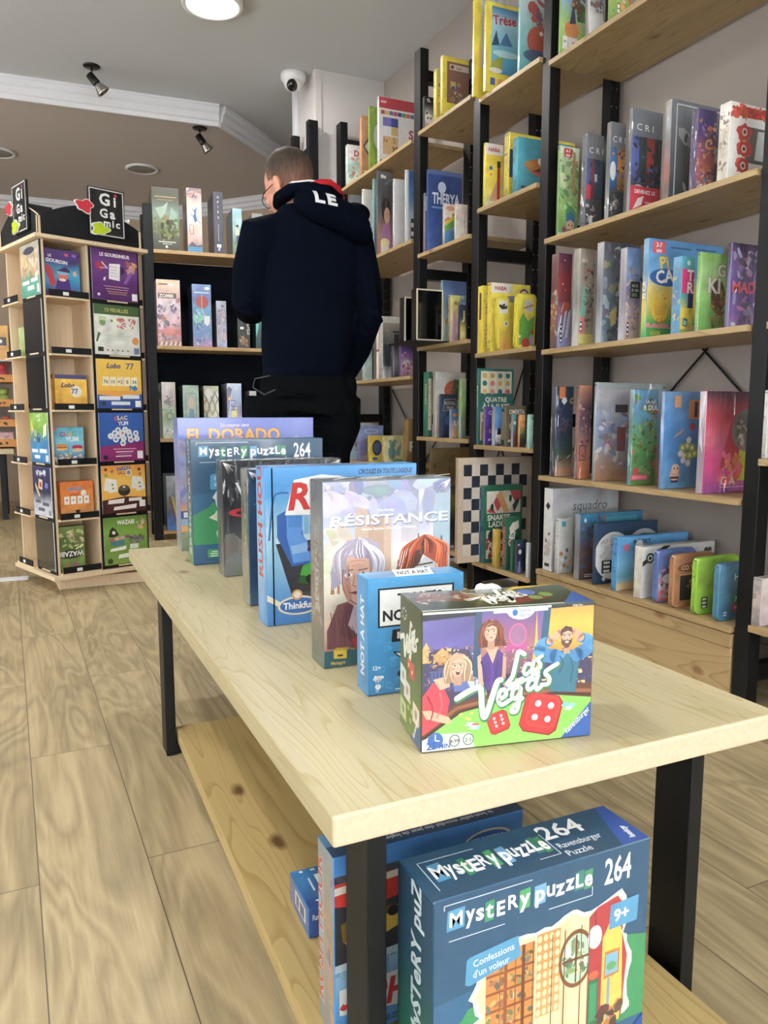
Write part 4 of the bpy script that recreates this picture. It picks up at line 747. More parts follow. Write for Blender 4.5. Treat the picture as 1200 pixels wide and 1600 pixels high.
row(SB[1], XF, [
  B((757.5, 754, 787, 222.5), 'yellow and white box with a red rocket, at the post on the dinosaur shelf', 'e6d43a', [('g', 'c8d89a', 'f0dc42', 'eed83c', 'ecd438'), ('r', 0, .83, 1, 1, 'f2f0ec'), ('t', 'HABA', .16, .88, .06, 'c02a3a', {'bold': .03, 'fit': .8}), ('p', [(.2, .1), (.85, .6), (.85, .1)], 'e8b088'), ('p', [(.68, .14), (.68, .62), (.76, .72), (.84, .62), (.84, .14)], 'b8322e'), ('r', .66, .64, .86, .74, '2a2f3a'), ('c', .3, .62, .1, '4a78b0'), ('c', .3, .52, .06, 'e88a4a'), ('e', .5, .05, .5, .06, 'd8e4c8')], wmax=.2),
  B((794.5, 786.6, 907, 206), 'large plain yellow box behind the dinosaur box', 'e0c824', [('g', 'e2ca24', 'ecd630'), ('r', .0, .3, .06, .74, '2a4a6a'), ('r', .25, .93, .6, .95, 'a8942a')]),
  B((808, 800, 897, 213), 'turquoise box with a laughing brown dinosaur', '3f9cae', [('g', '3a8ca0', '48aabc', '3f9fb4'), ('b', 12, 6, .45, .84, .85, .92, .05, ['d8c060', 'b89a3a']), ('p', [(.14, .46), (.2, .6), (.38, .66), (.55, .68), (.66, .6), (.6, .45), (.44, .3), (.3, .34), (.2, .4)], 'b8762e'), ('p', [(.26, .4), (.42, .5), (.52, .46), (.44, .34), (.3, .36)], '6a1f24'), ('e', .36, .38, .09, .03, 'c8505a'), ('p', [(.52, .16), (.5, .4), (.66, .5), (.8, .2)], 'c8b888'), ('c', .41, .6, .055, 'f4f0e4'), ('c', .425, .6, .025, '1a1a1a'), ('e', .2, .52, .09, .06, 'c88a3a'), ('r', .06, .06, .22, .11, '22282c')], xo=-.01),
], 'boxes on the dinosaur shelf')
row(SB[2], XF, [
  B((753, 744, 762, 446), 'yellow box with a brown block stripe, hard against the post', 'e2cc2a', [('g', 'e6d02e', 'ecd838'), ('b', 15, 10, .4, .1, 1, .9, .2, ['3a3a3a', 'd8d8d8', '6a5a2a'])], side=[('g', 'dac428', 'e6d02e'), ('r', .3, .5, .75, .9, '5a3a2a'), ('r', .35, .1, .7, .3, 'c8a82a')]),
  B((766.4, 760, 829, 441), 'broad yellow box with a white corner and red capitals on the card tin shelf', 'e6d034', [('g', 'ead63a', 'f0dc40'), ('p', [(0, .86), (0, 1), (.55, 1), (.42, .86)], 'f2f0ea'), ('t', 'HABA', .08, .90, .055, 'c02a3a', {'bold': .03, 'fit': .4}), ('c', .5, .9, .05, 'f0ead0'), ('c', .84, .86, .12, '6a3a6a'), ('c', .84, .86, .08, 'e8d8e0'), ('e', .55, .78, .2, .05, '8a90a8'), ('b', 17, 8, .3, .4, .9, .8, .06, ['3a3f5a', 'd8a82a', 'c8c8c0'])]),
  B((779, 775, 801, 464), 'slim yellow tin leaning in the middle of the card tin shelf', 'd8c83a', [('g', 'd89a4a', 'e0cc3a', 'e8d840'), ('r', .1, .7, .9, .95, 'e8e4da'), ('b', 13, 5, .2, .78, .8, .88, .14, ['1f2a4a']), ('c', .7, .5, .2, 'f0eedc'), ('c', .7, .5, .12, '8a8a90')], tin=1, t=.02, tilt=-4),
  B((806, 801, 837, 458), 'yellow and green tin with a round white badge, tilted on its corner', 'e0d034', [('g', 'd8cc38', 'e4d438', 'e8da40'), ('p', [(.1, .04), (.06, .5), (.3, .66), (.6, .5), (1, .62), (1, .04)], '5aa03a'), ('c', .6, .78, .28, 'e8e6e0'), ('c', .6, .78, .24, 'c8ccd8'), ('l', [(.3, .74), (.9, .82)], .1, 'd8903a'), ('e', .5, .08, .24, .1, 'c0392f'), ('e', .86, .15, .14, .1, 'a8a0c0'), ('c', .9, .3, .09, 'c83038'), ('c', .14, .2, .06, 'e8e8e4')], tin=1, t=.024, tilt=1.5),
], 'boxes and tins on the card tin shelf')
row(SB[3], XF, [
  B((742, 734, 799, 576), 'dark green box with columns of coloured dots and a two line title', '1f6a62', [('g', '2a6a60', '1f6a62')]+[('r', .06, .68, .94, .97, 'ece4cc')]+[('r', .06+.22*i, .68, .16+.22*i, .97, 'e0d6b8') for i in range(4)]+[('c', .17+.22*i, y, .065, c) for i, cs in enumerate((('d8b460', '1f7a6a', 'd8b460'), ('e08a7a', 'd8746a', 'c8a04a'), ('1f6a7a', 'd8b460', '2a7a8a'), ('c8605a', 'c8a860', '1f6a62'))) for y, c in zip((.70, .81, .91), cs)]+[('t', 'QUATRE', .5, .565, .062, 'f0ead4', {'al': 'c', 'bold': .03, 'fit': .66}), ('t', 'À LA SUITE', .5, .475, .062, 'f0ead4', {'al': 'c', 'bold': .03, 'fit': .86}), ('r', .06, .05, .94, .43, 'e4dcc4'), ('c', .2, .36, .08, 'c8605a'), ('p', [(.1, .05), (.1, .3), (.3, .3), (.3, .05)], 'b8844a')], wmax=.21, side=[('g', '1a5a52', '1f6a62'), ('t', 'QUATRE', .75, .5, .05, 'c8c8a0', {'rot': 90})]),
  B((757.5, 754, 769, 635.6), 'small violet box standing before the dotted green box', '4a2f8a', [('g', '3f2a7a', '5a3f9e'), ('t', 'C', .5, .8, .1, 'f0e8f4', {'bold': .03}), ('r', .5, .1, .9, .16, 'f0e8f4'), ('r', .6, .3, .9, .42, 'd88a9a')], wmax=.05, side=[('g', '8a7a8a', '6a5a70')]),
  B((773, 768, 785, 635.6), 'small blue box with a black and white masked face', '3f78b8', [('g', '24282e', 'dfe2e4', '3f7fc0', '5a94cc', '4a80bc'), ('e', .6, .3, .4, .12, 'e8e8e8'), ('p', [(.25, .28), (.4, .46), (.85, .44), (.95, .28)], '1a1c20'), ('b', 19, 6, .2, .02, .95, .2, .14, ['1c1e22', 'dcdcdc'])], wmax=.06, side=[('g', 'a8b0b8', '7a8088')]),
  B((789.6, 786.5, 823, 634), 'olive brown box with tall condensed white capitals', '6a6450', [('g', '5a5442', '6e6854', '625c4a'), ('t', 'OMERTA', .14, .80, .11, 'ece8d8', {'bold': .02, 'fit': .78}), ('c', .3, .5, .16, 'c8c4b0'), ('r', .1, .1, .3, .16, 'e8e4d4')], wmax=.13),
  B((801, 797.5, 807.5, 648), 'thin teal and dark red card box before the olive brown box', '4a8a90', [('g', '6a2a34', '7a3a40', '3a8a94', '4f9aa4'), ('r', .1, .7, .9, .8, 'e0d8c8')], wmax=.035, side=[('g', '9a9a9a', '787c80')]),
  B((811, 808.5, 821, 648), 'thin orange and black card box before the olive brown box', 'c8844a', [('g', '2a2426', '3a2a26', '4a8a5a', 'd8944a', 'e0b070'), ('b', 23, 6, .1, .4, .9, .8, .2, ['e8c890', 'c86a3a', '2a2a2a'])], wmax=.045),
  B((825, 822.5, 834, 648), 'thin mint card box last on the dotted box shelf', 'a0cfc0', [('g', '9accc0', 'b0dccc', 'a4d4c4'), ('b', 25, 8, .1, .1, .9, .7, .12, ['6aa898', 'e8f0ea']), ('t', 'K', .7, .84, .1, '3a4a5a', {'bold': .03})], wmax=.045),
], 'boxes on the dotted box shelf')
def chess(a):
    a.grad(0, 0, 1, 1, 'cbb8a0', 'd4c4b0')
    for i in range(8):
        for j in range(8):
            a.rect(.07+.1075*i, .065+.109*j, .07+.1075*(i+1), .065+.109*(j+1), '1f2a3a' if (i+j) % 2 else 'd8ccbe')
row(SB[4], XF, [
  B((714, 711, 829, 716), 'folding wooden chess board with navy and cream squares, upright on the shelf', 'b89a80', chess, name='chess_board', cat='chess board', xo=-.11, w=.38, t=.022, mat='gloss', side=[('g', 'a88a72', 'b89c84')]),
  B((755, 747, 817, 759.5), 'deep green box with white two line title before the chess board', '1c6a4e', [('g', '1a6048', '206e52'), ('r', .06, .64, .95, .93, 'd8ccb8'), ('p', [(.06, .93), (.06, .7), (.24, .79), (.4, .93)], 'ece4d4'), ('p', [(.5, .78), (.66, .9), (.8, .78), (.64, .67)], 'ece4d4'), ('p', [(.4, .93), (.5, .78), (.34, .66), (.24, .79)], 'b8404a'), ('p', [(.66, .93), (.95, .93), (.95, .8), (.8, .78)], 'b8404a'), ('p', [(.06, .66), (.3, .64), (.2, .74)], 'b8404a'), ('p', [(.3, .88), (.44, .92), (.66, .66), (.52, .64)], 'd8a060'), ('e', .68, .83, .04, .05, '1f5a4a'), ('e', .2, .72, .04, .05, '1f3a3a'), ('p', [(.78, .64), (.74, .74), (.88, .84), (.92, .78)], '26404a'), ('t', 'SNAKES', .08, .55, .07, 'f2eee4', {'bold': .04, 'fit': .9}), ('t', 'LADDER', .12, .465, .07, 'f2eee4', {'bold': .04, 'fit': .84}), ('r', .06, .05, .95, .42, 'e4dccc'), ('e', .3, .34, .2, .1, '26404a'), ('b', 27, 10, .08, .06, .5, .3, .07, ['b8404a', 'a8584a', '7a3a34'])], side=[('g', '1a5a70', '206a80')]),
  B((774, 768.5, 783, 828), 'slim mustard box low before the green two line box', 'd8b43a', [('g', 'c8a430', 'e0bc44'), ('b', 29, 4, .5, .2, .9, .6, .15, ['a8843a', '8a4a2a'])], wmax=.04, side=[('g', 'b8983c', 'c8a84a')]),
  B((790, 784, 813, 809), 'green domino box with tumbling white tiles', '1c5a44', [('g', '1a5a44', '1f6a50'), ('p', [(.2, .8), (.5, .92), (.6, .76), (.3, .66)], 'e8e2d2'), ('p', [(.5, .9), (.9, .95), (.94, .8), (.6, .74)], 'e8e2d2'), ('p', [(.16, .62), (.4, .66), (.36, .5), (.2, .48)], 'c0404a'), ('p', [(.6, .62), (.9, .66), (.84, .5), (.66, .46)], '26303a'), ('t', 'OES', .5, .44, .12, 'f2eee4', {'rot': 80, 'bold': .03}), ('b', 31, 8, .2, .3, .9, .5, .06, ['c0404a', 'e8e2d2', '26404a'])], wmax=.11, side=[('g', '1a5040', '1f5a48'), ('t', 'DOMINOES', .72, .1, .1, 'c85a4a', {'rot': 90})]),
  B((800, 796.5, 824, 845), 'small green box behind the navy card box', '1f5a4a', [('g', '1c5444', '23624f')], wmax=.09),
  B((807, 803.5, 817.5, 848), 'small navy card box with a white badge at the end of the chess board shelf', '2a2f5f', [('g', '6a78b8', '2a2f68', '26284f', '30346a'), ('e', .5, .7, .3, .08, 'e4e4ec'), ('r', .3, .05, .6, .4, '8a98cc'), ('r', .1, .9, .4, .96, 'd8d8e0')], wmax=.045, side=[('g', '3a4a44', '2a3430')]),
  B((823.5, 821, 831, 849), 'small white card box last on the chess board shelf', 'd4d6d8', [('g', 'c8ccd0', 'e0e2e4'), ('r', .2, .6, .8, .8, 'c8d4dc')], wmax=.03),
], 'boxes on the chess board shelf')
row(SC[0], XF, [
  B((663, 660, 678, 150), 'black box with a panda under the high yellow boxes of the tall post bay', '26262a', [('g', 'c8908a', 'd8d4d0', '1e1e22', '1a1a1e'), ('t', 'FL', .3, .84, .1, 'f0f0f0', {'rot': 8, 'bold': .03}), ('e', .5, .34, .44, .16, 'e8e4e0'), ('c', .36, .36, .1, '222224'), ('c', .7, .36, .1, '222224'), ('c', .24, .5, .1, '222224')], wmax=.12),
  B((681.5, 677, 690, 107), 'narrow yellow and white box next to the panda box', 'dccb4a', [('g', 'd8cc6a', 'e0d868', 'c8c8a8'), ('b', 33, 8, .3, .3, 1, .9, .25, ['8a7a6a', 'd8d4c4', '5a4a3a']), ('r', 0, 0, .3, 1, 'e2cc28')], wmax=.12),
  B((691, 687.5, 733, 86), 'yellow framed brown box with a pale title strip on the highest middle shelf', 'e2cc28', [('g', 'e4ce28', 'ecd632'), ('r', .16, .2, 1, .92, '7a5a48', '8a5f50', '8f6450'), ('r', .26, .78, 1, .88, 'd8ccbc'), ('c', .36, .83, .06, '6a2f30'), ('t', 'Conc', .5, .805, .04, '4a3a34'), ('r', .3, .46, .5, .58, 'c8b86a'), ('r', .33, .45, .47, .5, '3f5a8a'), ('c', .62, .54, .07, 'a8907a'), ('b', 35, 12, .3, .22, 1, .42, .1, ['a8886a', '6a6a5a', 'c8b088', '5a4a44']), ('c', .28, .07, .05, '3a3a2a'), ('c', .28, .07, .035, 'e4ce28')], xo=-.02),
], 'boxes on the high shelf of the tall post bay')
row(SC[1], XF, [
  B((668, 663, 723, 264), 'wide dark blue night sky box at the back of the middle bay', '2f4f8a', [('g', '4a6ab0', '3a5aa4', '26427e', '2f4a86'), ('r', .0, .95, 1, 1, '5a70a8'), ('t', 'THERYA', .12, .60, .13, 'dfe6f2', {'bold': .04, 'fit': .8, 'out': ('26427e', .03)}), ('e', .4, .8, .12, .07, 'c8d8ec'), ('r', .1, .54, .9, .56, '7aa0d8')], t=.03, xo=.0),
  B((671, 666, 704, 299), 'tan and grey box with a big cat face between the night sky box and others', '9a8a78', [('g', '6a7a5a', '8a7a6a', 'b0a08a', 'a8a09a'), ('e', .6, .75, .36, .14, 'c8b494'), ('c', .5, .78, .04, '3a342a'), ('c', .74, .78, .04, '3a342a'), ('e', .62, .69, .1, .04, '5a4a3a'), ('b', 37, 18, .1, .1, 1, .9, .1, ['5a5a52', '3a342e', 'c0b0a0', '8a3a3a', '4a6a5a'])], xo=.02, t=.03),
  B((664, 661, 682, 301), 'grey and lilac box with a big white letter beside the post', '7f7a86', [('g', '9a6ab0', '8a5aa8', '5a5a62', '4a4e54'), ('t', 'R', .4, .76, .15, 'f0ece8', {'bold': .05, 'out': ('6a3a3a', .03)}), ('r', 0, .7, .5, .95, 'c8ccd0'), ('e', .4, .16, .16, .06, 'e8e0c0'), ('c', .5, .5, .14, 'b890c8')], wmax=.1),
  B((694, 691, 713, 318), 'box with a rainbow coloured wave near the middle of the middle bay', 'c8c0b8', [('g', '3a7ab0', '4a8ac0', 'e8e4da', 'e8ccc0'), ('p', [(0, .3), (0, .45), (1, .66), (1, .5)], '5aa04a'), ('p', [(0, .45), (0, .55), (1, .76), (1, .66)], 'd8c83a'), ('p', [(0, .55), (0, .62), (1, .84), (1, .76)], 'd8803a'), ('e', .5, .9, .4, .06, 'd8a080'), ('e', .5, .72, .2, .06, 'f0ecc8'), ('r', .05, .02, .4, .06, '333333')], wmax=.1),
  B((712, 709.5, 731, 318), 'off white box with thin branch drawing against the black post', 'd8ccc6', [('g', 'e4e0dc', 'e8ddd4', 'e4d8d0'), ('l', [(.85, .2), (.7, .5), (.85, .8)], .03, '6a5a5a'), ('l', [(.72, .5), (.95, .6)], .03, '6a5a5a'), ('l', [(.78, .36), (.98, .42)], .03, '6a5a5a')], wmax=.11),
], 'boxes on the night sky box shelf')
# black glossy frames on an overhanging tray
tr = empty('display_tray', (0, 0, 0), 0, 'thin dark tray jutting out from the shelf under the black glossy cases', 'display tray')
zt = SC[2]
MB().box(1.590, 3.10, zt+.0005, 1.84, 3.385, zt+.005).build('plate', M['blackwood'], tr)
MB().box(1.590, 3.10, zt+.005, 1.594, 3.385, zt+.010).build('lip', M['blackwood'], tr)
def case(x, y, w, d, h, label):
    t = empty('display_case', (x, y, zt+.0055), 0, label, 'display case', 'black glossy cases on the tray')
    mb = MB(); mb.box(0, .001, 0, w, d, h, 0, .0015); mb.build('case_body', M['acryl_black'], t)
    e = .006; f = MB(); f.box(0, -.003, 0, e, .0005, h).box(w-e, -.003, 0, w, .0005, h).box(e, -.003, 0, w-e, .0005, e).box(e, -.003, h-e, w-e, .0005, h)
    f.build('edge_frame', M['cream'], t)
M['acryl_black'] = plain('black_acrylic', '0a0b0d', .1, 0, .6, .03, 4); M['cream'] = plain('cream_edging', 'cfc8ae', .5)
case(1.600, 3.235, .085, .05, .205, 'narrow black glossy case with cream edging, behind the wider one')
case(1.600, 3.115, .134, .05, .225, 'wider black glossy case with cream edging in front of the post')
row(SC[2], XF, [
  B((690.5, 688, 729, 438), 'sky blue and cream box behind the yellow booklet boxes', '8aaec8', [('g', 'b8d0c8', 'c0d4d4', 'a8c4d8', '5a7aa8', '4a6494'), ('e', .3, .35, .2, .06, 'd8a050'), ('b', 41, 8, .4, .5, 1, .8, .1, ['e0d48a', 'c8d4dc', '7a90a8'])]),
  B((703, 699.5, 719, 461), 'pale yellow and pink slim box before the sky blue one', 'd8cc9a', [('g', 'd8b8c0', 'e0d0c8', 'e4d888', 'e8dc7a'), ('p', [(.2, .05), (.3, .7), (.6, .6), (.6, .05)], 'd8a0b0'), ('t', 'MA', .4, .8, .08, '8a7a2a', {'bold': .03})], wmax=.08),
  B((718, 715.5, 729, 476), 'small dark blue box with a large yellow letter beside the post', '232c54', [('g', 'd8c860', 'c8b850', '26305a', '202848'), ('t', 'J', .3, .6, .24, 'd8d46a', {'bold': .04}), ('e', .5, .16, .3, .08, 'e8e0b0')], wmax=.07),
], 'boxes on the glossy case shelf')
row(SC[3], XF, [
  B((668, 661, 676, 581), 'tall green box with letters up its spine beside the black post', '1f6a52', [('g', '1f6a52', '277a60'), ('r', .1, .1, .9, .9, 'd8ccb4'), ('b', 43, 12, .1, .1, .9, .9, .16, ['1f5a5a', 'b8504a', '26303a', 'ece4d0'])], side=[('g', '1a5c48', '206a52'), ('t', 'SIX NON', .74, .5, .055, 'c8b860', {'rot': 90})], wmax=.2),
  B((680, 676, 728, 581), 'white box with a red and green tree on its front', 'c8c0b4', [('g', 'd8d4cc', 'e4e0d8', 'dcd8d2'), ('e', .62, .72, .34, .16, 'c85a3a'), ('p', [(.55, .6), (.6, .9), (.78, .88), (.76, .6)], '4a6a4a'), ('b', 45, 8, .35, .58, .7, .8, .06, ['b8442c', 'd8784a', '3f5f44'])], side=[('g', '8a8680', 'b0aca4', '7f8a7a')]),
  B((689, 686, 715, 616), 'navy blue box with a cream cartouche title', '2a3a5a', [('g', '1f2a44', '30486c', '26344f'), ('l', [(.12, .62), (.18, .88), (.9, .9), (.94, .64), (.12, .62)], .03, 'c8b890'), ('t', 'ROYAL', .2, .76, .08, 'd8caa0', {'bold': .02, 'fit': .68}), ('t', 'TROL', .3, .66, .06, 'd8caa0', {'bold': .02}), ('e', .5, .4, .3, .12, '3f5f90')], wmax=.12),
  B((704.5, 701.5, 717, 639), 'small blue and peach card box before the navy cartouche box', '4a6a94', [('g', 'd8a888', 'c89a80', '5a80b0', '4a6a9a'), ('e', .5, .8, .3, .06, 'c8804a'), ('t', 'U', .4, .42, .18, 'f0f0f0', {'bold': .04})], wmax=.06, side=[('g', '8aa0b8', '7088a0')]),
  B((718, 715.5, 729, 591), 'blurry green and grey box last on the cartouche box shelf', '7a9a5a', [('g', '5a6a6a', '6a7a5a', '8ab05a', '9aac78')], wmax=.1, mat='wrap'),
], 'boxes on the cartouche box shelf')
row(SC[4], XF, [
  B((667, 664, 729, 700), 'brown kraft carton low behind the chess board', '7a6236', [('g', '5a4828', '7f6a3e', '8a7444'), ('b', 47, 8, .1, .2, .9, .9, .1, ['6a5430', '94804c'])], mat='matte', xo=.06),
  B((701, 697, 713, 760), 'dark box with yellow lettering beside the edge of the chess board', '2a2a30', [('g', '4a4a50', '26262c', '2a2a30', '8a8a30', '3a3a30'), ('b', 49, 6, .2, .6, .9, .85, .15, ['b8b040', '26262a']), ('e', .5, .04, .3, .03, 'c8ccd0')], wmax=.12),
], 'boxes on the lowest shelf of the tall post bay')
row(SD[0], XF, [
  B((543, 540, 566, 225), 'white and teal box with a red letter at the far end of the top shelf', 'c8d0cc', [('g', 'e4e8c8', 'c8dcd4', '8ac0bc', 'dcdcd8', 'd0ccc8'), ('t', 'D', .45, .74, .14, 'a83040', {'bold': .03}), ('b', 51, 8, .2, .2, .9, .7, .14, ['6ab0b0', 'e0d8a0', 'c85a5a'])], wmax=.14),
  B((565, 562, 577, 180), 'tan box with a dark diamond on its front', 'c08a5a', [('g', 'b8804f', 'c8926a', 'c49068'), ('p', [(.2, .5), (.9, .65), (.9, .58), (.4, .5), (.9, .42), (.9, .35)], '4a3a30'), ('p', [(.4, .5), (.95, .6), (.95, .4)], 'd8d4cc'), ('r', .3, .02, .9, .1, 'e0d4c8')], wmax=.16),
  B((577, 575.5, 592, 165), 'lime green box with half a white circle', '7f9c34', [('g', '8aa83c', '7fa034', '8aac40'), ('e', 1.0, .55, .55, .2, 'c8d0c4'), ('r', .4, .04, .8, .1, 'd0dca8'), ('t', '•••', .2, .93, .03, 'e8f0c8')], wmax=.16),
  B((592, 589.5, 652, 150), 'white box with a red head band and printed number tiles', 'd8d4d4', [('g', 'e4e4e6', 'e8e8ea'), ('r', 0, .84, 1, 1, 'b83a48'), ('t', '■■■', .05, .92, .025, 'e8c8cc')]+[('r', .05+.11*i, .75, .15+.11*i, .81, c) for i, c in enumerate(('b84a3a', 'd8b84a', '5a6aa0', 'b84a5a', '3a4a8a', '4a9a6a', 'c85a3a', '6a7ab0'))]+[('r', .1, .58, .32, .71, '7a74c0'), ('r', .32, .58, .56, .71, '3f4a94'), ('r', .32, .45, .56, .58, 'd8b87a'), ('r', .1, .16, .9, .43, 'd8b47a'), ('r', .5, .28, .94, .72, 'e8e8ea'), ('t', 'S', .78, .44, .13, 'a83a34', {'bold': .05}), ('t', '1s', .12, .34, .07, 'a0604a', {'bold': .03}), ('t', '2', .36, .34, .07, '9a8a60', {'bold': .03}), ('t', '3E', .34, .2, .08, '4a4034', {'bold': .03}), ('t', '4', .6, .2, .08, 'b8604a', {'bold': .03}), ('r', .03, .03, .6, .07, '4a4e58')]),
], 'boxes on the top shelf of the far bay')
row(SD[1], XF, [
  B((551, 546, 567, 304), 'dark box with a silvery lens picture, partly behind the hood', '5a5e64', [('g', '4a4c52', '6a6e74', '7a7e84'), ('c', .6, .5, .26, 'c8ccd0'), ('c', .6, .5, .18, '3a3c42')], wmax=.15),
  B((568, 565.5, 583, 295), 'white box with a small brown emblem beside the hood', 'c8ccd0', [('g', 'd0dce4', 'd8dcdc', 'e4e4d8'), ('p', [(.4, .3), (.4, .46), (.9, .48), (.9, .28)], '8a6a4a'), ('t', 'Sou', .45, .35, .06, 'e8dcc8', {'bold': .03})], wmax=.14),
  B((584, 582, 589, 279), 'slim teal box between the white box and the portrait box', '7aa0a8', [('g', '8a8e94', '7a7e84', '6ab0b8', '8ab8b8')], wmax=.14),
  B((590, 588, 614, 266), 'dark box with a portrait of a dark haired girl in lilac', '55575c', [('g', 'b06a5a', '9a6a5a', '5a5c60', '4a4c50', '6a6c70'), ('e', .55, .55, .3, .14, '2f2428'), ('e', .62, .48, .2, .1, 'd8a488'), ('c', .6, .5, .03, '2a1f20'), ('c', .76, .5, .03, '2a1f20'), ('p', [(.2, .1), (.35, .38), (.8, .4), (.95, .1)], 'b07ab0'), ('r', .2, .02, .75, .14, 'ece8e0'), ('e', .5, .16, .3, .05, 'f4ecb0'), ('r', .2, .92, .4, .96, 'f0f0f0'), ('l', [(.5, .85), (.95, .92)], .05, '8a9ab8')], wmax=.17, mat='wrap', tag=(.22, .915, .03, .014)),
  B((616, 613.5, 633, 279), 'plain white tall box between the portrait box and the post', 'c8c8cc', [('g', 'd0d0d4', 'dcdce0')], wmax=.17),
  B((634, 632, 650, 265), 'white box with a blue sky photo beside the tall black post', 'c8ccd4', [('g', 'd0c8c0', 'b8c8d8', '5a8ac0', '3f6ab0'), ('r', 0, 0, .25, 1, 'e0e2e6'), ('r', .5, .06, .9, .34, '3a3a40'), ('r', .55, .1, .85, .16, 'e8e8e8'), ('r', .55, .22, .85, .28, 'e8e8e8')], wmax=.13),
], 'boxes on the portrait shelf')
row(SD[2], XF, [
  B((569, 566, 584, 542), 'mint white box with a dark edge at the customer’s elbow', 'b8d0cc', [('g', 'c8dcd8', 'b0ccc8', '9ac0bc'), ('r', .85, 0, 1, 1, '1f3430')], wmax=.12),
  B((592, 588, 598, 506), 'white slip box with a crimson spine stripe', 'b03058', [('g', 'c03a60', 'b02a54', 'a82a4a'), ('b', 53, 5, .2, .1, .8, .5, .2, ['3a5a8a', 'e0a0a0'])], wmax=.05, side=[('g', 'd8c8bc', 'e0d8d0'), ('r', .0, .5, 1, .54, '8a3a3a')]),
  B((598, 596, 640, 494), 'large white edged box with a dark space picture', 'b8b8b4', [('g', 'c8ccd4', '3a4a5a', '4a5460', '8a8680', 'c0b8ac'), ('r', 0, .9, 1, 1, 'dcdcd4'), ('r', .05, .2, .4, .55, '2f3a48'), ('t', '• •', .1, .76, .04, 'e8e8e8')], mat='wrap', t=.05),
  B((613.5, 611.5, 624, 517), 'slim black and grey box before the space picture box', '2c3038', [('g', '3a4048', '8a8e94', '2a2e36', '22262c'), ('l', [(.1, .05), (.1, .95), (.9, .95)], .06, 'c8c8c8')], wmax=.05),
  B((626, 623, 646, 541), 'violet and pink box under the narrow glossy case', '6a4a8a', [('g', 'b07a8a', 'c8a0b8', '7a5aa0', '4a3a7a'), ('e', .5, .45, .3, .12, 'dcd0c8'), ('c', .6, .28, .12, 'b8504a'), ('b', 55, 8, .1, .1, .9, .9, .12, ['5a4a8a', 'd8a0a8', '3a3060'])], wmax=.13),
], 'boxes on the space picture shelf')
row(SD[3], XF, [
  B((545, 541, 583, 661), 'white and rose box first on the low far shelf beside the trousers', 'd0c8c4', [('g', '9ac0dc', 'a8c8dc', 'b89a94', 'c8b0a8', 'dcd4cc'), ('b', 57, 8, .3, .2, .9, .8, .12, ['8a5a54', 'c8a8a0', '5a6a8a'])], wmax=.2),
  B((561, 558, 599, 665), 'periwinkle box with a round white crest on the low far shelf', '7f90c0', [('g', '8a7a98', '6a70a8', '7f94c8', '8aa0d0'), ('e', .5, .84, .3, .07, 'd0d8e8'), ('e', .5, .84, .24, .05, '8aa0d0'), ('b', 59, 8, .2, .1, .8, .6, .12, ['5a5a8a', 'c8b8a8', '8a6a6a'])], wmax=.2),
  B((577, 574.5, 599, 681), 'yellow box with a dark round window on the low far shelf', 'd8c03a', [('g', 'e0c83a', 'd8c03a'), ('e', .55, .55, .35, .3, '2a3054'), ('e', .55, .55, .26, .22, '4a5a8a'), ('e', .4, .14, .2, .06, '3a6ab0')], wmax=.14),
  B((600, 597, 631, 681), 'cream box with a blue green animal silhouette on the low far shelf', 'd0c48a', [('g', 'd0c078', 'dcd098', 'd4c68a'), ('e', .4, .4, .2, .24, '6a9a98'), ('c', .42, .68, .15, '6a9a98'), ('c', .3, .8, .08, '6a9a98'), ('c', .54, .8, .08, '6a9a98'), ('p', [(.5, .3), (.7, .6), (.9, .7), (.8, .3)], '7aa0a0'), ('e', .7, .1, .3, .08, '5a9a6a')], wmax=.17),
  B((634, 630, 662, 655), 'brown sack coloured carton with white letters beside the low post', '8a6a34', [('g', '6a5028', '8f7038', '9a7c44'), ('t', 'PP', .2, .34, .2, 'e8e4dc', {'bold': .05, 'out': ('3a2a1a', .04)})], mat='matte', wmax=.16),
], 'boxes on the low far shelf')
# ------------------------------------------------------------------ the shelving at the back (seen left of the customer)
CA = R(-4.7); CO = Vector((.705, 5.0, 0)); CX = Vector((math.cos(CA), math.sin(CA), 0)); CW = .86
cb = empty('bookcase', CO, CA, 'black bookcase with navy back panel against the back, single games spaced on pine shelves', 'bookcase')
CZ = [1.800, 1.222, .646, .060]
for x, y, z in ((0, 0, 2.068), (0, .27, 2.062), (CW-.05, 0, 2.068), (CW-.05, .27, 2.062)):
    MB().box(x, y, 0, x+.055, y+.045, z, 0, .002).build('post', M['blackwood'], cb)
for x in (.008, CW-.042):
    for z in (.1, .9, 1.9): MB().box(x, .045, z, x+.036, .27, z+.06, 0, .002).build('rung', M['blackwood'], cb)
for z in CZ: MB().box(.056, -.004, z-.022, CW-.051, .29, z, 0, .0015).build('shelf', M['shelfX'], cb)
MB().box(.056, .295, .02, CW-.051, .305, 1.775).build('back_panel', M['navy'], cb)
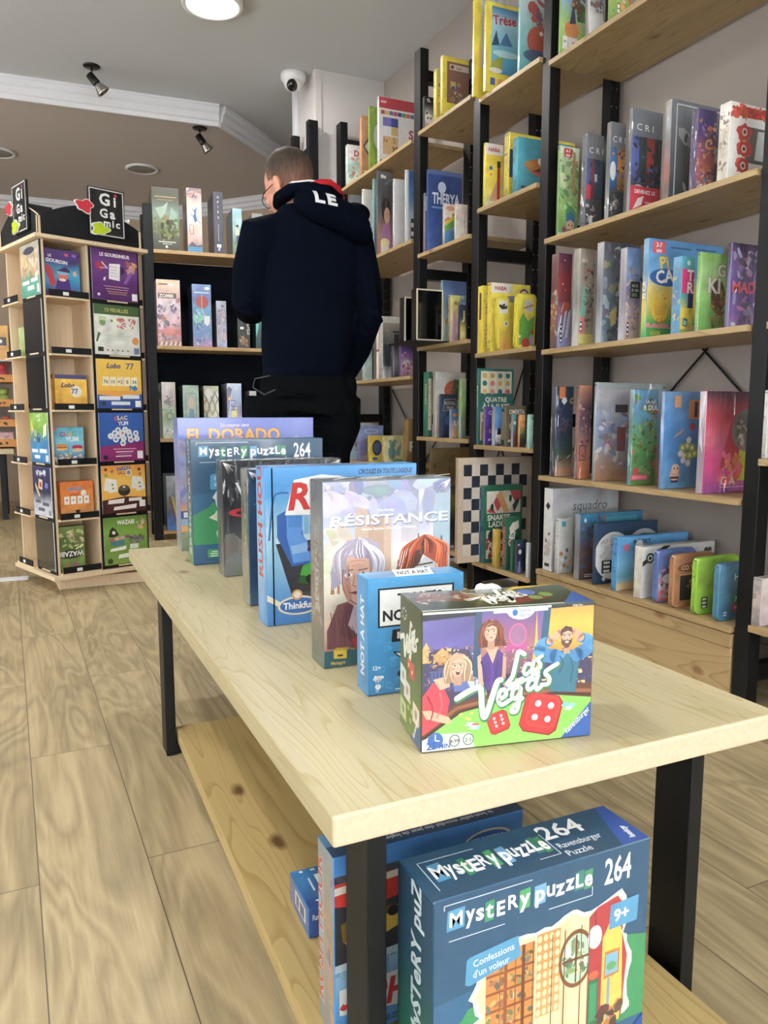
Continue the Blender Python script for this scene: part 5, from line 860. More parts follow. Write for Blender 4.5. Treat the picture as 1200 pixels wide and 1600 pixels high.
def cab_row(z, specs):
    for sp in specs:
        (xl, yt, xr, yb), lab, base, art = sp[:4]; k = sp[4] if len(sp) > 4 else {}
        def P(s): return CO + CX*s + Vector((-CX.y, CX.x, 0))*.006
        s0 = solve(lambda s: proj(P(s).x, P(s).y, z)[0], xl, -.3, 1.6)
        s1 = solve(lambda s: proj(P(s).x, P(s).y, z)[0], xr, -.3, 1.6)
        H = solve(lambda h: proj(P(s0).x, P(s0).y, z+h)[1], yt, .02, 1.0)
        W, D = s1-s0, k.get('d', .26)
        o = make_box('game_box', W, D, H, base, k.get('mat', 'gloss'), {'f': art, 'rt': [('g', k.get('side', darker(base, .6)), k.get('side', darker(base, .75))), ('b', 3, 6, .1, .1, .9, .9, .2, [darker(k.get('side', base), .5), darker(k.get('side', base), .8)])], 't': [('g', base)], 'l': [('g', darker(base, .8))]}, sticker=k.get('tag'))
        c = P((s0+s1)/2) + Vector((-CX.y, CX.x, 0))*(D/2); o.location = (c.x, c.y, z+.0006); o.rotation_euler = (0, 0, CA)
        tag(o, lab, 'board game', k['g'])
G1 = dict(g='games on top of the bookcase'); G2 = dict(g='games on the second bookcase shelf'); G3 = dict(g='games on the third bookcase shelf'); G4 = dict(g='games on the lowest bookcase shelf')
cab_row(CZ[0], [
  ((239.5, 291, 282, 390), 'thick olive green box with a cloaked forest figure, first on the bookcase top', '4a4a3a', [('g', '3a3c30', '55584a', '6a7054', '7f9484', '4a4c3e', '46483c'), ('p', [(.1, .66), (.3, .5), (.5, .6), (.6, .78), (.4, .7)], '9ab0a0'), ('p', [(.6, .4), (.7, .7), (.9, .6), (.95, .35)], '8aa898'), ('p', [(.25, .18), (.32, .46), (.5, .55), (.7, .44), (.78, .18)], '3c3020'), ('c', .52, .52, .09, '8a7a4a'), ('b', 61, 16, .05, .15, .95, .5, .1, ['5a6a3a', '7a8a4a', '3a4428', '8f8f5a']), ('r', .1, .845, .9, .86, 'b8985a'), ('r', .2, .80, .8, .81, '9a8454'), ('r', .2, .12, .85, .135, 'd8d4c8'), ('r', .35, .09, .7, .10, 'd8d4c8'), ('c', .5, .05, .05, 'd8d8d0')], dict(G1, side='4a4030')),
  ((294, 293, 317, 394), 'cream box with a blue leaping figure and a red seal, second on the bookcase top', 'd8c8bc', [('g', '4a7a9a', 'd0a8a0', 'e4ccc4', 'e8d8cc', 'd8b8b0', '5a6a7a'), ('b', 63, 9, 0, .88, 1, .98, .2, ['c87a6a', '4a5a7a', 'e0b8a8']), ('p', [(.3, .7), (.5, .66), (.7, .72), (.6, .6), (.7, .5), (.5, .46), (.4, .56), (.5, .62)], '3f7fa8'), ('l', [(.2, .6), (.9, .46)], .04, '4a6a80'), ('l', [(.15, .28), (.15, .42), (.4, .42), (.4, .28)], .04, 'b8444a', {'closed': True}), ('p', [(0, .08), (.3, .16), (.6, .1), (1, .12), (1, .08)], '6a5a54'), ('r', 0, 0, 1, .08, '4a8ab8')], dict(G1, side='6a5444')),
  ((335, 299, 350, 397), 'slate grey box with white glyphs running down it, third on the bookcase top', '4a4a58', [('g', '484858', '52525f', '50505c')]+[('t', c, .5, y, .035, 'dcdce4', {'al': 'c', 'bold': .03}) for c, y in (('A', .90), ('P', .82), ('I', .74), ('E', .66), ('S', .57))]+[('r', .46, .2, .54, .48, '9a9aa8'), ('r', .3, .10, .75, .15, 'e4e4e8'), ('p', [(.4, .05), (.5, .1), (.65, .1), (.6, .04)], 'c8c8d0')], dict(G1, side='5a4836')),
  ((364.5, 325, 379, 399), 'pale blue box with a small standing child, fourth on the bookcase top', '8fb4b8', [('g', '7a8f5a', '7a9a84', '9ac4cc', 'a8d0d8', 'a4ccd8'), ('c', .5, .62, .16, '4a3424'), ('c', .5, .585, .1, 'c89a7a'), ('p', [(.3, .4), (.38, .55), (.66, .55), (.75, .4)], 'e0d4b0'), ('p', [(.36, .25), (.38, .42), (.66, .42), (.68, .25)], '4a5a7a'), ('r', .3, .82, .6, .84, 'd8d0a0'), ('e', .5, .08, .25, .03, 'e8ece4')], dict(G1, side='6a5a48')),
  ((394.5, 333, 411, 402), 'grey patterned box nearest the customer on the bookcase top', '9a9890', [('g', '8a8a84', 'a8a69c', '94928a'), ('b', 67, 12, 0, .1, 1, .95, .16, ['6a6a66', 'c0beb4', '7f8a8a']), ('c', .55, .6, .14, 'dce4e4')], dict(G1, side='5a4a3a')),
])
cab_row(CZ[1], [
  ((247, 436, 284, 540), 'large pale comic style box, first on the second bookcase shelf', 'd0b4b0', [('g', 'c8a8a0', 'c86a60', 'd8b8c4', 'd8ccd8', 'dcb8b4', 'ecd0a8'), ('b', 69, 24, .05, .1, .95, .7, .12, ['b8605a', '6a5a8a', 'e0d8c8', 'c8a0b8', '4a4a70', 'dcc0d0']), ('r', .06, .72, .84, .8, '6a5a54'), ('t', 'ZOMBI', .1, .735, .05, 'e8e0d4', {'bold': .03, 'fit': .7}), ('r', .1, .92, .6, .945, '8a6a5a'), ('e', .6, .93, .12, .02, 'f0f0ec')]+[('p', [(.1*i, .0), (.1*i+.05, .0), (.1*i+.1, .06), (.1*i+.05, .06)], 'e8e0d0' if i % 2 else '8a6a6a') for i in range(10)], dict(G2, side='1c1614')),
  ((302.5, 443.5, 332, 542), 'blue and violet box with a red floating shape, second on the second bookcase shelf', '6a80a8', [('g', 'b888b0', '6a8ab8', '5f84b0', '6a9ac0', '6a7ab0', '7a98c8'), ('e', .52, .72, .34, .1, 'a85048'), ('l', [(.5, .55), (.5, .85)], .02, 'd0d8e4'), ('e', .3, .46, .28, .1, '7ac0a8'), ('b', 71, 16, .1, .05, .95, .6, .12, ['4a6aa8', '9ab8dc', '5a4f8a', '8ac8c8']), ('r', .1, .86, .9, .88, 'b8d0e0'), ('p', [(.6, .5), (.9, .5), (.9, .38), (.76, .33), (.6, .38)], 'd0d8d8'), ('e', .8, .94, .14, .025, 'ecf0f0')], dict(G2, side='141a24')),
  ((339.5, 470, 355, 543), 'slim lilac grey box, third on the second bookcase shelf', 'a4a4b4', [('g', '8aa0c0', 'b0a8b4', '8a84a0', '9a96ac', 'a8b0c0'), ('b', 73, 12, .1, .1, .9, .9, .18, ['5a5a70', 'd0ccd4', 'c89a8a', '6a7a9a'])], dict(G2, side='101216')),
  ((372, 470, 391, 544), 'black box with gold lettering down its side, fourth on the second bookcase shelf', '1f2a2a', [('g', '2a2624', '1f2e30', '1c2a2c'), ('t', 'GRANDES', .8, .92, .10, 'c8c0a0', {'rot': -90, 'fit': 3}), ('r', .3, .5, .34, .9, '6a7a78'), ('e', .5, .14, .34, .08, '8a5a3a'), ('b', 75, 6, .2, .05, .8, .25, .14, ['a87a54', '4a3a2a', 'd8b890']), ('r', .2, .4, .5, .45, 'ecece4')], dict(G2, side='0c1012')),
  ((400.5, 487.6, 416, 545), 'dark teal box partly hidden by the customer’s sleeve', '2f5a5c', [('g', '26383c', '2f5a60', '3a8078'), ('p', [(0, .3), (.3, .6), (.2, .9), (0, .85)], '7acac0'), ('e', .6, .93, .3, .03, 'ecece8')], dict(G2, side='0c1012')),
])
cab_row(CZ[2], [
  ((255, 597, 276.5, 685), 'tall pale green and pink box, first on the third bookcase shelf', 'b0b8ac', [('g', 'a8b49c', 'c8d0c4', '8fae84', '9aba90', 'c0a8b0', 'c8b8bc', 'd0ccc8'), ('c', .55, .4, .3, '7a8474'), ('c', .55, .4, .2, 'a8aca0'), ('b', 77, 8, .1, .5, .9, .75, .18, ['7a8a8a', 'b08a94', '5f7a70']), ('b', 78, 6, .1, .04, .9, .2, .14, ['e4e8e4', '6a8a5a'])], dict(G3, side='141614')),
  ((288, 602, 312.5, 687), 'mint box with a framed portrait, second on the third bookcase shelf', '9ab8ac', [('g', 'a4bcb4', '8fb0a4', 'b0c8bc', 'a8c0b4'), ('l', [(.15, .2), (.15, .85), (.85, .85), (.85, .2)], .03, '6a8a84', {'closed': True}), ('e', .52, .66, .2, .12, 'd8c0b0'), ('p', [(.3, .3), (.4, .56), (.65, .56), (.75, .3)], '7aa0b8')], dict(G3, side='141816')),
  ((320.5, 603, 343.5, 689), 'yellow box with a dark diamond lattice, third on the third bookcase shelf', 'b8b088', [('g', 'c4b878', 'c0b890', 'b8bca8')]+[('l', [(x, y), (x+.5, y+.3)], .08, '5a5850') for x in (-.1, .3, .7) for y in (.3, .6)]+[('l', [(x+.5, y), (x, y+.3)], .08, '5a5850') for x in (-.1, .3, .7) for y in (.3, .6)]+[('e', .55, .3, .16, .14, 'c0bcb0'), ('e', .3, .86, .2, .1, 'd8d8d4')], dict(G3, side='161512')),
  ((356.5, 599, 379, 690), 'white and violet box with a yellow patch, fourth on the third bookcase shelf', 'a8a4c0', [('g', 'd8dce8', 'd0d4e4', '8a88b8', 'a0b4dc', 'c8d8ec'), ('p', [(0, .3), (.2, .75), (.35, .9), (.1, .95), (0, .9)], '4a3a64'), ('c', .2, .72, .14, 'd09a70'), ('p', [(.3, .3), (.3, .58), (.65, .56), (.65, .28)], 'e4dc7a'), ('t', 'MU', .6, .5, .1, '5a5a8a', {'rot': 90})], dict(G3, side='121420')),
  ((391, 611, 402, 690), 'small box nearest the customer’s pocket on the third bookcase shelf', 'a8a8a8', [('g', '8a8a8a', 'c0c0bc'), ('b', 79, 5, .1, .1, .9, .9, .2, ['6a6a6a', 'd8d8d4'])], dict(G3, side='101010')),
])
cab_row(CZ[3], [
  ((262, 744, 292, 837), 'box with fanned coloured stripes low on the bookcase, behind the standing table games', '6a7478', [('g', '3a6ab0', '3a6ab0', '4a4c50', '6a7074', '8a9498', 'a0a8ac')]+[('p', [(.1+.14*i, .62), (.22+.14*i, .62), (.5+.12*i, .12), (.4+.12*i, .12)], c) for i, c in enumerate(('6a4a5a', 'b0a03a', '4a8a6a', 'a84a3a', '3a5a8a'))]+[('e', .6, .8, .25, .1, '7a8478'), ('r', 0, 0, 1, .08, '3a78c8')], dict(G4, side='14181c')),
])

# ------------------------------------------------------------------ rotating game display
SY = R(19); SC0 = Vector((.095, 3.66, 0)); SW = .435
sp_ = empty('display_spinner', (SC0.x, SC0.y, 0), SY, 'rotating birch display tower with black lipped compartments and promotional panels', 'display stand')
z0, z1 = .085, 1.535; NT = 6; TH = (z1-z0)/NT
pl = MB().box(0, 0, 0, .47, .47, .052, 0, .003); plo = pl.build('plinth', M['ply'], sp_); plo.location = (.03, .085, 0); plo.rotation_euler = (0, 0, R(3)-SY)
MB().lathe([(.12, .052), (.12, .066)], 30, M=Matrix.Translation((SW/2, SW/2, 0))).build('turntable', M['chrome'], sp_)
MB().box(-.03, -.03, .066, SW+.03, SW+.03, z0, 0, .002).build('base_board', M['ply'], sp_)
MB().box(-.035, -.035, z1, SW+.035, SW+.035, z1+.016, 0, .002).build('top_board', M['ply'], sp_)
c2 = Vector((SW/2, SW/2, 0)); HW = SW*.44          # recess on the first part of each face, panels on the rest
panels = {}
def side_mat(k): return Matrix.Translation(c2) @ Matrix.Rotation(R(-90*k), 4, 'Z') @ Matrix.Translation(-c2)
core = MB()
for k in range(4):
    Mx = side_mat(k)
    core.box(0, 0, z0, .010, HW+.0, z1, M=Mx).box(HW, 0, z0, HW+.010, HW, z1, M=Mx).box(.010, HW-.008, z0, HW, HW, z1, M=Mx)
core.build('carcass', M['ply'], sp_)
for k in range(4):
    Mx = side_mat(k)
    for t in range(NT):
        zb = z0+TH*t
        b = MB().box(-.022 if k % 4 == 1 else .010, -.022, zb, HW, HW-.008, zb+.008, M=Mx).build('compartment_floor', M['ply'], sp_)
        MB().box(.014, -.024, zb+.008, HW-.004, -.020, zb+.036, M=Mx).build('lip', M['blackwood'], b)
        MB().box(.074, -.0265, zb+.014, .098, -.0242, zb+.028, M=Mx).build('price_label', M['white'], b)
    MB().box(HW+.0105, -.0045, z0, SW-.001, -.0005, z1, M=Mx).build('panel_backing', M['blackwood'], sp_)
def poster(k, t, art, name='promo_panel', mat='gloss', nm=None):
    w, h = SW-HW-.030, TH-.020
    a = Art(w, h); art(a) if callable(art) else a.ops(art)
    mb = MB().box(0, 0, 0, w, .004, h, 0, 0, lin('dddddd')); a.emit(mb, 0, Vector((0, 0, 0)), X_, Z_)
    o = mb.build(name, M[mat], sp_); Mx = side_mat(k) @ Matrix.Translation((HW+.020, -.0095, z0+TH*t+.016)); o.matrix_local = Mx
    MB().box(w*.3, -.004, -.008, w*.75, .0, -.002).build('panel_clip', M['ply'], o)
purple = [('g', '4a1a5a', '5a2470', '6f3a86', '4a1c5c'), ('t', 'LE GOURDINEUR', .18, .86, .065, 'f4f0f0', {'bold': .05, 'fit': .66}), ('p', [(.36, .42), (.38, .72), (.62, .74), (.60, .40)], 'f0eef0'), ('r', .4, .66, .56, .67, 'b86a8a'), ('r', .4, .60, .54, .61, 'b0a8b8'), ('r', .4, .54, .54, .55, 'b0a8b8'), ('r', .4, .48, .54, .49, 'b0a8b8'), ('p', [(.62, .5), (.72, .58), (.7, .66), (.62, .7)], '2f1240'), ('p', [(.68, .36), (.84, .64), (.92, .6), (.74, .34)], '8a5a9a'), ('b', 81, 8, .76, .6, .96, .78, .06, ['c87a4a', 'e0b070', '8a3a2a', 'd8a0c0']), ('c', .17, .66, .09, 'a82a4a'), ('r', .17, .62, .30, .635, 'e0c0d0'), ('p', [(.25, .44), (.3, .46), (.28, .38), (.24, .38)], 'e8e0f0'), ('l', [(.22, .74), (.34, .62)], .02, 'f0f0f0')]+[('r', .25+.03*i, y, .8-.02*i, y+.012, c) for i, (y, c) in enumerate(((.27, 'd8a8b8'), (.22, 'd8a8b8'), (.17, 'd8a060'), (.13, 'd8a060')))]+[('c', .13, .1, .03, 'f0e8f0'), ('r', .86, .03, .98, .17, 'f0f0f0')]
leaf = [('g', 'dfe2d8', 'e6e8de', 'e4e6dc'), ('r', 0, .80, 1, 1, '3f5f34'), ('t', '13 FEUILLES', .5, .86, .07, 'd0c46a', {'al': 'c', 'fit': .7}), ('c', .18, .64, .07, '7aa05a'), ('r', .1, .68, .26, .76, 'c4d8a8'), ('c', .38, .68, .03, '6a9a4a'), ('b', 83, 6, .52, .55, .68, .75, .05, ['c86a5a', 'e0a8a0', 'b84a3a']), ('b', 84, 5, .76, .55, .9, .75, .04, ['e0b0a8', 'c85a4a']), ('p', [(.02, .25), (.08, .45), (.13, .42), (.06, .25)], '4a6a4a'), ('c', .9, .3, .08, 'd8924a'), ('r', .2, .38, .8, .385, 'a8a8a0'), ('r', .25, .34, .75, .345, 'a8a8a0'), ('r', .25, .30, .7, .305, 'a8a8a0'), ('r', .06, .06, .18, .15, '2a2a2a'), ('r', .86, .03, .98, .16, '6a7aa0')]+[('c', x, .09, .02, '6a7a5a') for x in (.27, .38, .5, .6, .72)]
def lobo(a):
    a.grad(0, 0, 1, 1, 'e8a830', 'eebb34', 'f0c644'); a.grad(0, 0, 1, .30, '24488c', '2d58a4'); a.poly([(0, .28), (.5, .24), (1, .30), (1, .36), (0, .36)], 'e8a234')
    a.text('Lobo', .22, .82, .10, '28347a', bold=.06, shear=.3); a.text('77', .66, .81, .12, '4a5a94', bold=.02)
    for i, (t, c) in enumerate((('76', '3a3f5a'), ('10', '3a7a8a'), ('×2', 'a8404a'), ('0', '2a2f34'), ('34', '2a6a9a'))):
        a.poly([(.12+.16*i, .46), (.13+.16*i, .64), (.26+.16*i, .65), (.27+.16*i, .46)], 'f2e8c0'); a.text(t, .195+.16*i, .51, .07, c, al='c', bold=.02, fit=.12)
    a.blobs(85, 8, .7, .38, .9, .46, .04, ['2a6ab0', '3a88c8']); a.rect(.04, .17, .5, .25, 'dce4ec'); a.rect(.56, .2, .94, .28, 'dce4ec'); a.rect(.3, .07, .72, .14, 'dce4ec'); a.rect(.84, .03, .97, .16, 'f0f0f0'); a.circ(.13, .1, .05, '1a2a4a')
def clac(a):
    a.grad(0, 0, 1, 1, '1f4a94', '2858a6', '2a5cac'); a.poly([(0, 0), (0, .30), (.5, .35), (1, .40), (1, 0)], '8a1f68')
    for t, x, y, c in (('C', .34, .84, 'e85a4a'), ('L', .42, .86, 'f0f0f0'), ('A', .47, .85, 'e8b84a'), ('C', .56, .86, 'e8e8e8'), ('Y', .42, .74, 'e8c8d0'), ('U', .5, .74, 'f0f0f0'), ('M', .57, .75, 'd8d8f0')): a.text(t, x, y, .08, c, bold=.04)
    rg = random.Random(4)
    for x, y in ((.42, .64), (.58, .65), (.34, .58), (.52, .58), (.66, .6), (.25, .52), (.42, .52), (.68, .53), (.82, .57), (.36, .45), (.54, .47), (.7, .44), (.84, .46), (.52, .37)): a.circ(x, y, .065, 'e8ecf0'); a.circ(x, y, .03, rg.choice(['6a8ab0', 'c8d0d8', 'c87a6a']))
    a.rect(.3, .24, .82, .26, 'e0a0b0'); a.rect(.35, .18, .75, .2, 'f0e0e8'); a.rect(.4, .14, .7, .15, 'c890b0'); a.rect(.34, .09, .7, .11, 'f0e0e8'); a.rect(.84, .04, .97, .2, 'f0f0f0'); a.circ(.12, .08, .05, '2a2030')
def halli(a):
    a.grad(0, 0, 1, 1, 'd87a24', 'f0b040', 'f0c048', 'e09030'); a.poly([(0, 0), (0, .28), (.5, .34), (1, .3), (1, 0)], '44161a')
    a.text('HALLI', .36, .88, .08, '2f78c0', bold=.05, rot=6, out=('1a2a4a', .04)); a.text('GALLI', .36, .81, .05, 'b83a2a', bold=.04); a.circ(.62, .84, .07, 'f0ece4'); a.circ(.62, .84, .05, '8a8a84')
    for x, y, r in ((.16, .6, -14), (.24, .57, 6), (.78, .62, -6), (.86, .58, 14)):
        c, s = math.cos(R(r)), math.sin(R(r)); a.poly([(x+u*c-v*s, y+u*s+v*c) for u, v in ((-.1, -.13), (.1, -.13), (.1, .13), (-.1, .13))], 'f0eee6'); a.circ(x, y+.03, .025, '5a9a3a'); a.circ(x+.01, y-.05, .02, 'b84a3a')
    a.ell(.5, .46, .14, .11, '26221e'); a.ell(.5, .52, .12, .06, '5a5448'); a.ell(.5, .54, .03, .02, 'e8e4d8')
    a.poly([(.12, .2), (.14, .28), (.5, .3), (.48, .2)], 'f0e8e4'); a.rect(.6, .23, .9, .30, 'f0e8e4'); a.poly([(.24, .06), (.26, .13), (.78, .17), (.76, .08)], 'f0e8e4'); a.rect(.84, .1, .98, .24, 'f0f0f0')
    for x, y, c in ((.1, .92, '7a2a1a'), (.24, .88, 'b8622a'), (.86, .9, '6a2a1a'), (.88, .8, 'b8722a'), (.1, .8, '8aa03a')): a.circ(x, y, .035, c)
def wazabi(a):
    a.grad(0, 0, 1, 1, '7a9a3a', '6a9028', '7aa834', '5a8424'); a.text('WAZABI', .5, .84, .09, 'f0f2ea', al='c', bold=.05, fit=.4, out=('22281a', .06)); a.poly([(.1, .6), (.14, .74), (.2, .8), (.27, .74), (.34, .62), (.22, .58)], '1c1f1a'); a.circ(.22, .68, .04, 'e0e0dc')
    for i, c in enumerate(('b84a5a', 'd8a0a0', 'c89ab0', '8a3a7a')): a.rect(.12+.12*i, .5+.015*i, .22+.12*i, .56+.015*i, c)
    a.rect(.14, .4, .46, .5, '3a7a8a'); a.blobs(86, 20, .6, .45, .9, .56, .05, ['4a504a', '6a706a', '8a908a']); a.blobs(87, 5, .76, .74, .95, .94, .05, ['e0dcd0', 'b84a3a', 'd8a84a']); a.poly([(.12, .28), (.14, .34), (.5, .38), (.48, .3)], 'f0f4ec'); a.poly([(.3, .12), (.32, .2), (.82, .24), (.8, .14)], 'f0f4ec'); a.rect(.58, .3, .78, .4, 'dfe8d4'); a.circ(.12, .08, .06, '2a3a1a')
for t, ar in ((5, purple), (4, leaf), (3, lobo), (2, clac), (1, halli), (0, wazabi)): poster(0, t, ar)
crazy = [('g', '2a78b0', '2f84bc', '2f84bc', '6aa028', '86b838', '8cbc40'), ('t', 'CRAZY', .4, .9, .05, 'e8ece8', {'bold': .04, 'rot': 6}), ('t', 'CUPS', .45, .82, .05, 'e8ece8', {'bold': .04, 'rot': 6}), ('e', .48, .5, .09, .1, '1f4a7a'), ('e', .48, .54, .05, .04, '5a9ac8'), ('p', [(.1, .9), (.2, .7), (.14, .5), (.06, .6)], 'd8cc3a'), ('p', [(.72, .5), (.9, .56), (.94, .8), (.78, .74)], 'e4ecd8'), ('b', 88, 6, .1, .45, .35, .65, .06, ['e8ece0', '1a2a1a', '3a78a0']), ('r', .06, .2, .4, .27, 'e4ecf0'), ('r', .5, .2, .9, .28, 'e4ecf0'), ('r', .2, .08, .5, .15, 'e4ecf0'), ('r', .82, .03, .96, .16, 'e0e4e8')]
dark = [('g', '1a1c20', '26262a', '3a3430')]
navyp = [('g', 'c8ccd4', 'b8bcc8', '22284f', '262c58', '2a3064'), ('b', 14, 7, .18, .86, .8, .92, .05, ['dfe2e8']), ('p', [(.3, .56), (.34, .76), (.56, .74), (.52, .54)], 'd8c09a'), ('p', [(.12, .6), (.16, .68), (.4, .4), (.3, .38)], 'd0b88a'), ('c', .44, .64, .06, 'b83a34'), ('p', [(.66, .6), (.7, .7), (.86, .68), (.82, .58)], '6a78c0'), ('r', .1, .26, .4, .32, '5a606c'), ('r', .5, .22, .86, .29, '5a606c'), ('r', .24, .1, .6, .17, '5a606c'), ('r', .82, .04, .96, .14, '8a8e98')]
woodp = [('g', '4a9a84', '5aa890', '5aa48c', 'c8b08a', 'd8c8a4', 'b8b098', 'c8c4b0'), ('b', 89, 26, .05, .38, .95, .85, .11, ['d8c09a', 'b8946a', 'e8dcc0', '8a6a4a', 'c8a880']), ('e', .5, .86, .3, .07, '3a3f5a'), ('r', .06, .24, .45, .31, 'e4ece4'), ('r', .55, .26, .92, .33, 'e4ece4'), ('r', .35, .12, .7, .2, 'e4ece4'), ('r', .86, .04, .97, .2, 'e0e8e0')]
for t, ar, mt in ((5, woodp, 'gloss'), (4, dark, 'acryl'), (3, [('g', '0e0f12', '15171a')], 'acryl'), (2, crazy, 'gloss'), (1, navyp, 'gloss'), (0, [('g', '2a2824', '3a3832', '26241f')], 'acryl')): poster(1, t, ar, mat=mt)
for k in (2, 3):
    for t in range(NT): poster(k, t, [('g', '2a2e36', '3a4048'), ('r', .1, .1, .9, .3, 'c8ccd0')])
# header signs: black arched boards with the maker's badge
def header(k):
    Mx = side_mat(k); w = SW+.03; n = 16
    pts = [(0, 0)] + [(w*(i/n), .075+.075*math.sin(math.pi*i/n)) for i in range(n+1)] + [(w, 0)]
    Ms = Mx @ Matrix.Translation((-.015, -.012, z1+.0165)) @ Matrix(((1, 0, 0, 0), (0, 0, 1, 0), (0, 1, 0, 0), (0, 0, 0, 1)))
    mb = MB().prism(pts, 0, .010, 0); mb.v = [tuple(Ms @ Vector(v)) for v in mb.v]
    h = mb.build('header_board', [M['ply'], M['blackwood']], sp_)
    me = h.data
    me.calc_loop_triangles()
    for p in me.polygons:
        if len(p.vertices) > 4: p.material_index = 1
    bw, bh = .165, .205
    a = Art(bw, bh); a.rect(0, 0, 1, 1, '0e0f11')
    a.line([(.04, .03), (.96, .03), (.96, .97), (.04, .97)], .025, 'e4e4e0', closed=True)
    for t, x, y, h_ in (('G', .30, .66, .24), ('G', .30, .40, .18), ('a', .58, .40, .19), ('m', .40, .22, .15), ('i', .64, .22, .15), ('c', .74, .22, .15)): a.text(t, x, y, h_, 'f2f2ee', bold=.05)
    a.text('i', .70, .66, .20, 'f2f2ee', bold=.05); a.circ(.755, .89, .04, 'c83040')
    mb = MB().box(0, 0, 0, bw, .012, bh, 0, .002, lin('0e0f11')); a.emit(mb, 0, Vector((0, 0, 0)), X_, Z_)
    s = mb.build('brand_sign', M['gloss'], sp_); s.matrix_local = Mx @ Matrix.Translation((w/2-.03, -.026, z1+.045))
    for c, x, z, pn in (('c02f3f', -.02, .115, 'red_splash'), ('b8cc2a', .045, .028, 'green_splash')):
        b = MB(); pts = []
        for i in range(36):
            t_ = i*math.pi/18; r = .033*(1+.16*math.sin(3*t_+x*40)+.14*math.sin(5*t_+1)); pts.append((r*math.cos(t_)*1.2, r*math.sin(t_)*.85))
        b.prism(pts, 0, .006, 0, lin('e8e8e4')); b.prism([(p*.86, q*.86) for p, q in pts], .006, .009, 0, lin(c))
        b.v = [(v[0]+x, -.003-v[2], v[1]+z) for v in b.v]; b.f = [f[::-1] for f in b.f]
        b.build(pn, M['gloss'], s)
for k in range(4): header(k)
# games standing in the display (each a thing of its own)
def spin_box(k, t, x, w, h, d, y, label, base, art, side=None, up=False, rz=0):
    o = make_box('game_box', w, d, h, base, 'gloss', {'f': art, 'l': side or spine(base), 't': [('g', base)]})
    Mx = Matrix.Translation(SC0) @ Matrix.Rotation(SY, 4, 'Z') @ side_mat(k) @ Matrix.Translation((x+w/2, y+d/2, z0+TH*t+.0086)) @ Matrix.Rotation(R(rz), 4, 'Z')
    o.matrix_world = Mx; o.location = Mx.to_translation(); o.rotation_euler = Mx.to_euler()
    tag(o, label, 'board game', 'games in the rotating display'); return o
spin_box(0, 5, .014, .160, .205, .03, .03, 'purple card game with a bearded cartoon wizard, topmost in the display tower', '4a3a8a', [('g', '3a2a5a', '2a78b0', '3aa0c8', '3a2a70', '4a3470'), ('t', 'LE', .15, .84, .05, 'f0f0f0', {'bold': .03}), ('t', 'GOURDIN', .08, .74, .07, 'f4f4f4', {'bold': .05, 'fit': .86, 'rot': -4}), ('p', [(.04, .6), (.1, .68), (.24, .6), (.34, .3), (.2, .2)], 'b83244'), ('p', [(.3, .1), (.36, .36), (.5, .44), (.7, .4), (.76, .1)], '4a2a78'), ('e', .54, .46, .14, .08, 'd86a5a'), ('e', .53, .54, .16, .06, '8ab8d0'), ('p', [(.36, .56), (.6, .66), (.74, .58), (.7, .54)], '3a2a5a'), ('e', .52, .38, .1, .03, 'f0dcc0'), ('p', [(.04, 0), (.2, .2), (.4, .14), (.5, 0)], 'b02f42'), ('p', [(.66, 0), (.76, .2), (.94, .16), (1, 0)], 'b02f42'), ('p', [(.8, .56), (.9, .6), (.92, .5), (.84, .48)], 'd8a890'), ('r', .6, .88, .7, .94, 'd84a6a'), ('r', .8, .88, .92, .94, '8a5ac0')])
for i in range(3):
    spin_box(0, 3, .020+.006*(2-i), .142, .155, .028, .012+.031*i, ['front yellow card box of the three standing together in the display tower', 'middle yellow card box between two alike in the display tower', 'rear yellow card box of the three in the display tower'][i], 'd8a030', [('g', 'e09a34', 'ecb83a', 'eec040'), ('r', 0, .88, 1, 1, '4a4a7a'), ('t', 'Lobo', .18, .64, .13, '26306a', {'bold': .06, 'shear': .3}), ('t', '77', .55, .46, .14, '3a5a9a', {'bold': .03}), ('c', .66, .52, .18, 'f0e8d0'), ('t', '77', .5, .46, .14, '2f5a9a', {'bold': .03}), ('e', .5, .05, .3, .06, 'f0dcb0')], [('g', 'c88a2a', 'd8a034')])
spin_box(0, 2, .012, .140, .165, .03, .02, 'light blue game box with two burgers, in the middle of the display tower', '5aa8c0', [('g', '1f3a6a', '6ab0d0', '7ac4d8', '5ab0c8'), ('t', 'C', .22, .76, .12, '8a3a8a', {'bold': .05}), ('t', 'L', .37, .78, .11, 'd84a3a', {'bold': .05}), ('t', 'A', .48, .78, .11, 'e8a03a', {'bold': .05}), ('t', 'C', .62, .78, .11, '3a9a5a', {'bold': .05}), ('t', 'YUM', .4, .62, .12, 'f0f0f4', {'bold': .05}), ('e', .28, .5, .18, .06, 'd8903a'), ('e', .28, .42, .18, .05, 'e8c070'), ('r', .12, .44, .44, .47, 'b8482a'), ('e', .78, .46, .18, .06, 'b82a54'), ('e', .78, .38, .18, .05, 'e8c890'), ('b', 91, 16, .05, .04, .95, .3, .07, ['e8ecf0', 'd8a050', '2a5a9a', 'c8542a', 'f0e0b0']), ('r', .02, .93, .14, .99, 'c83a4a')])
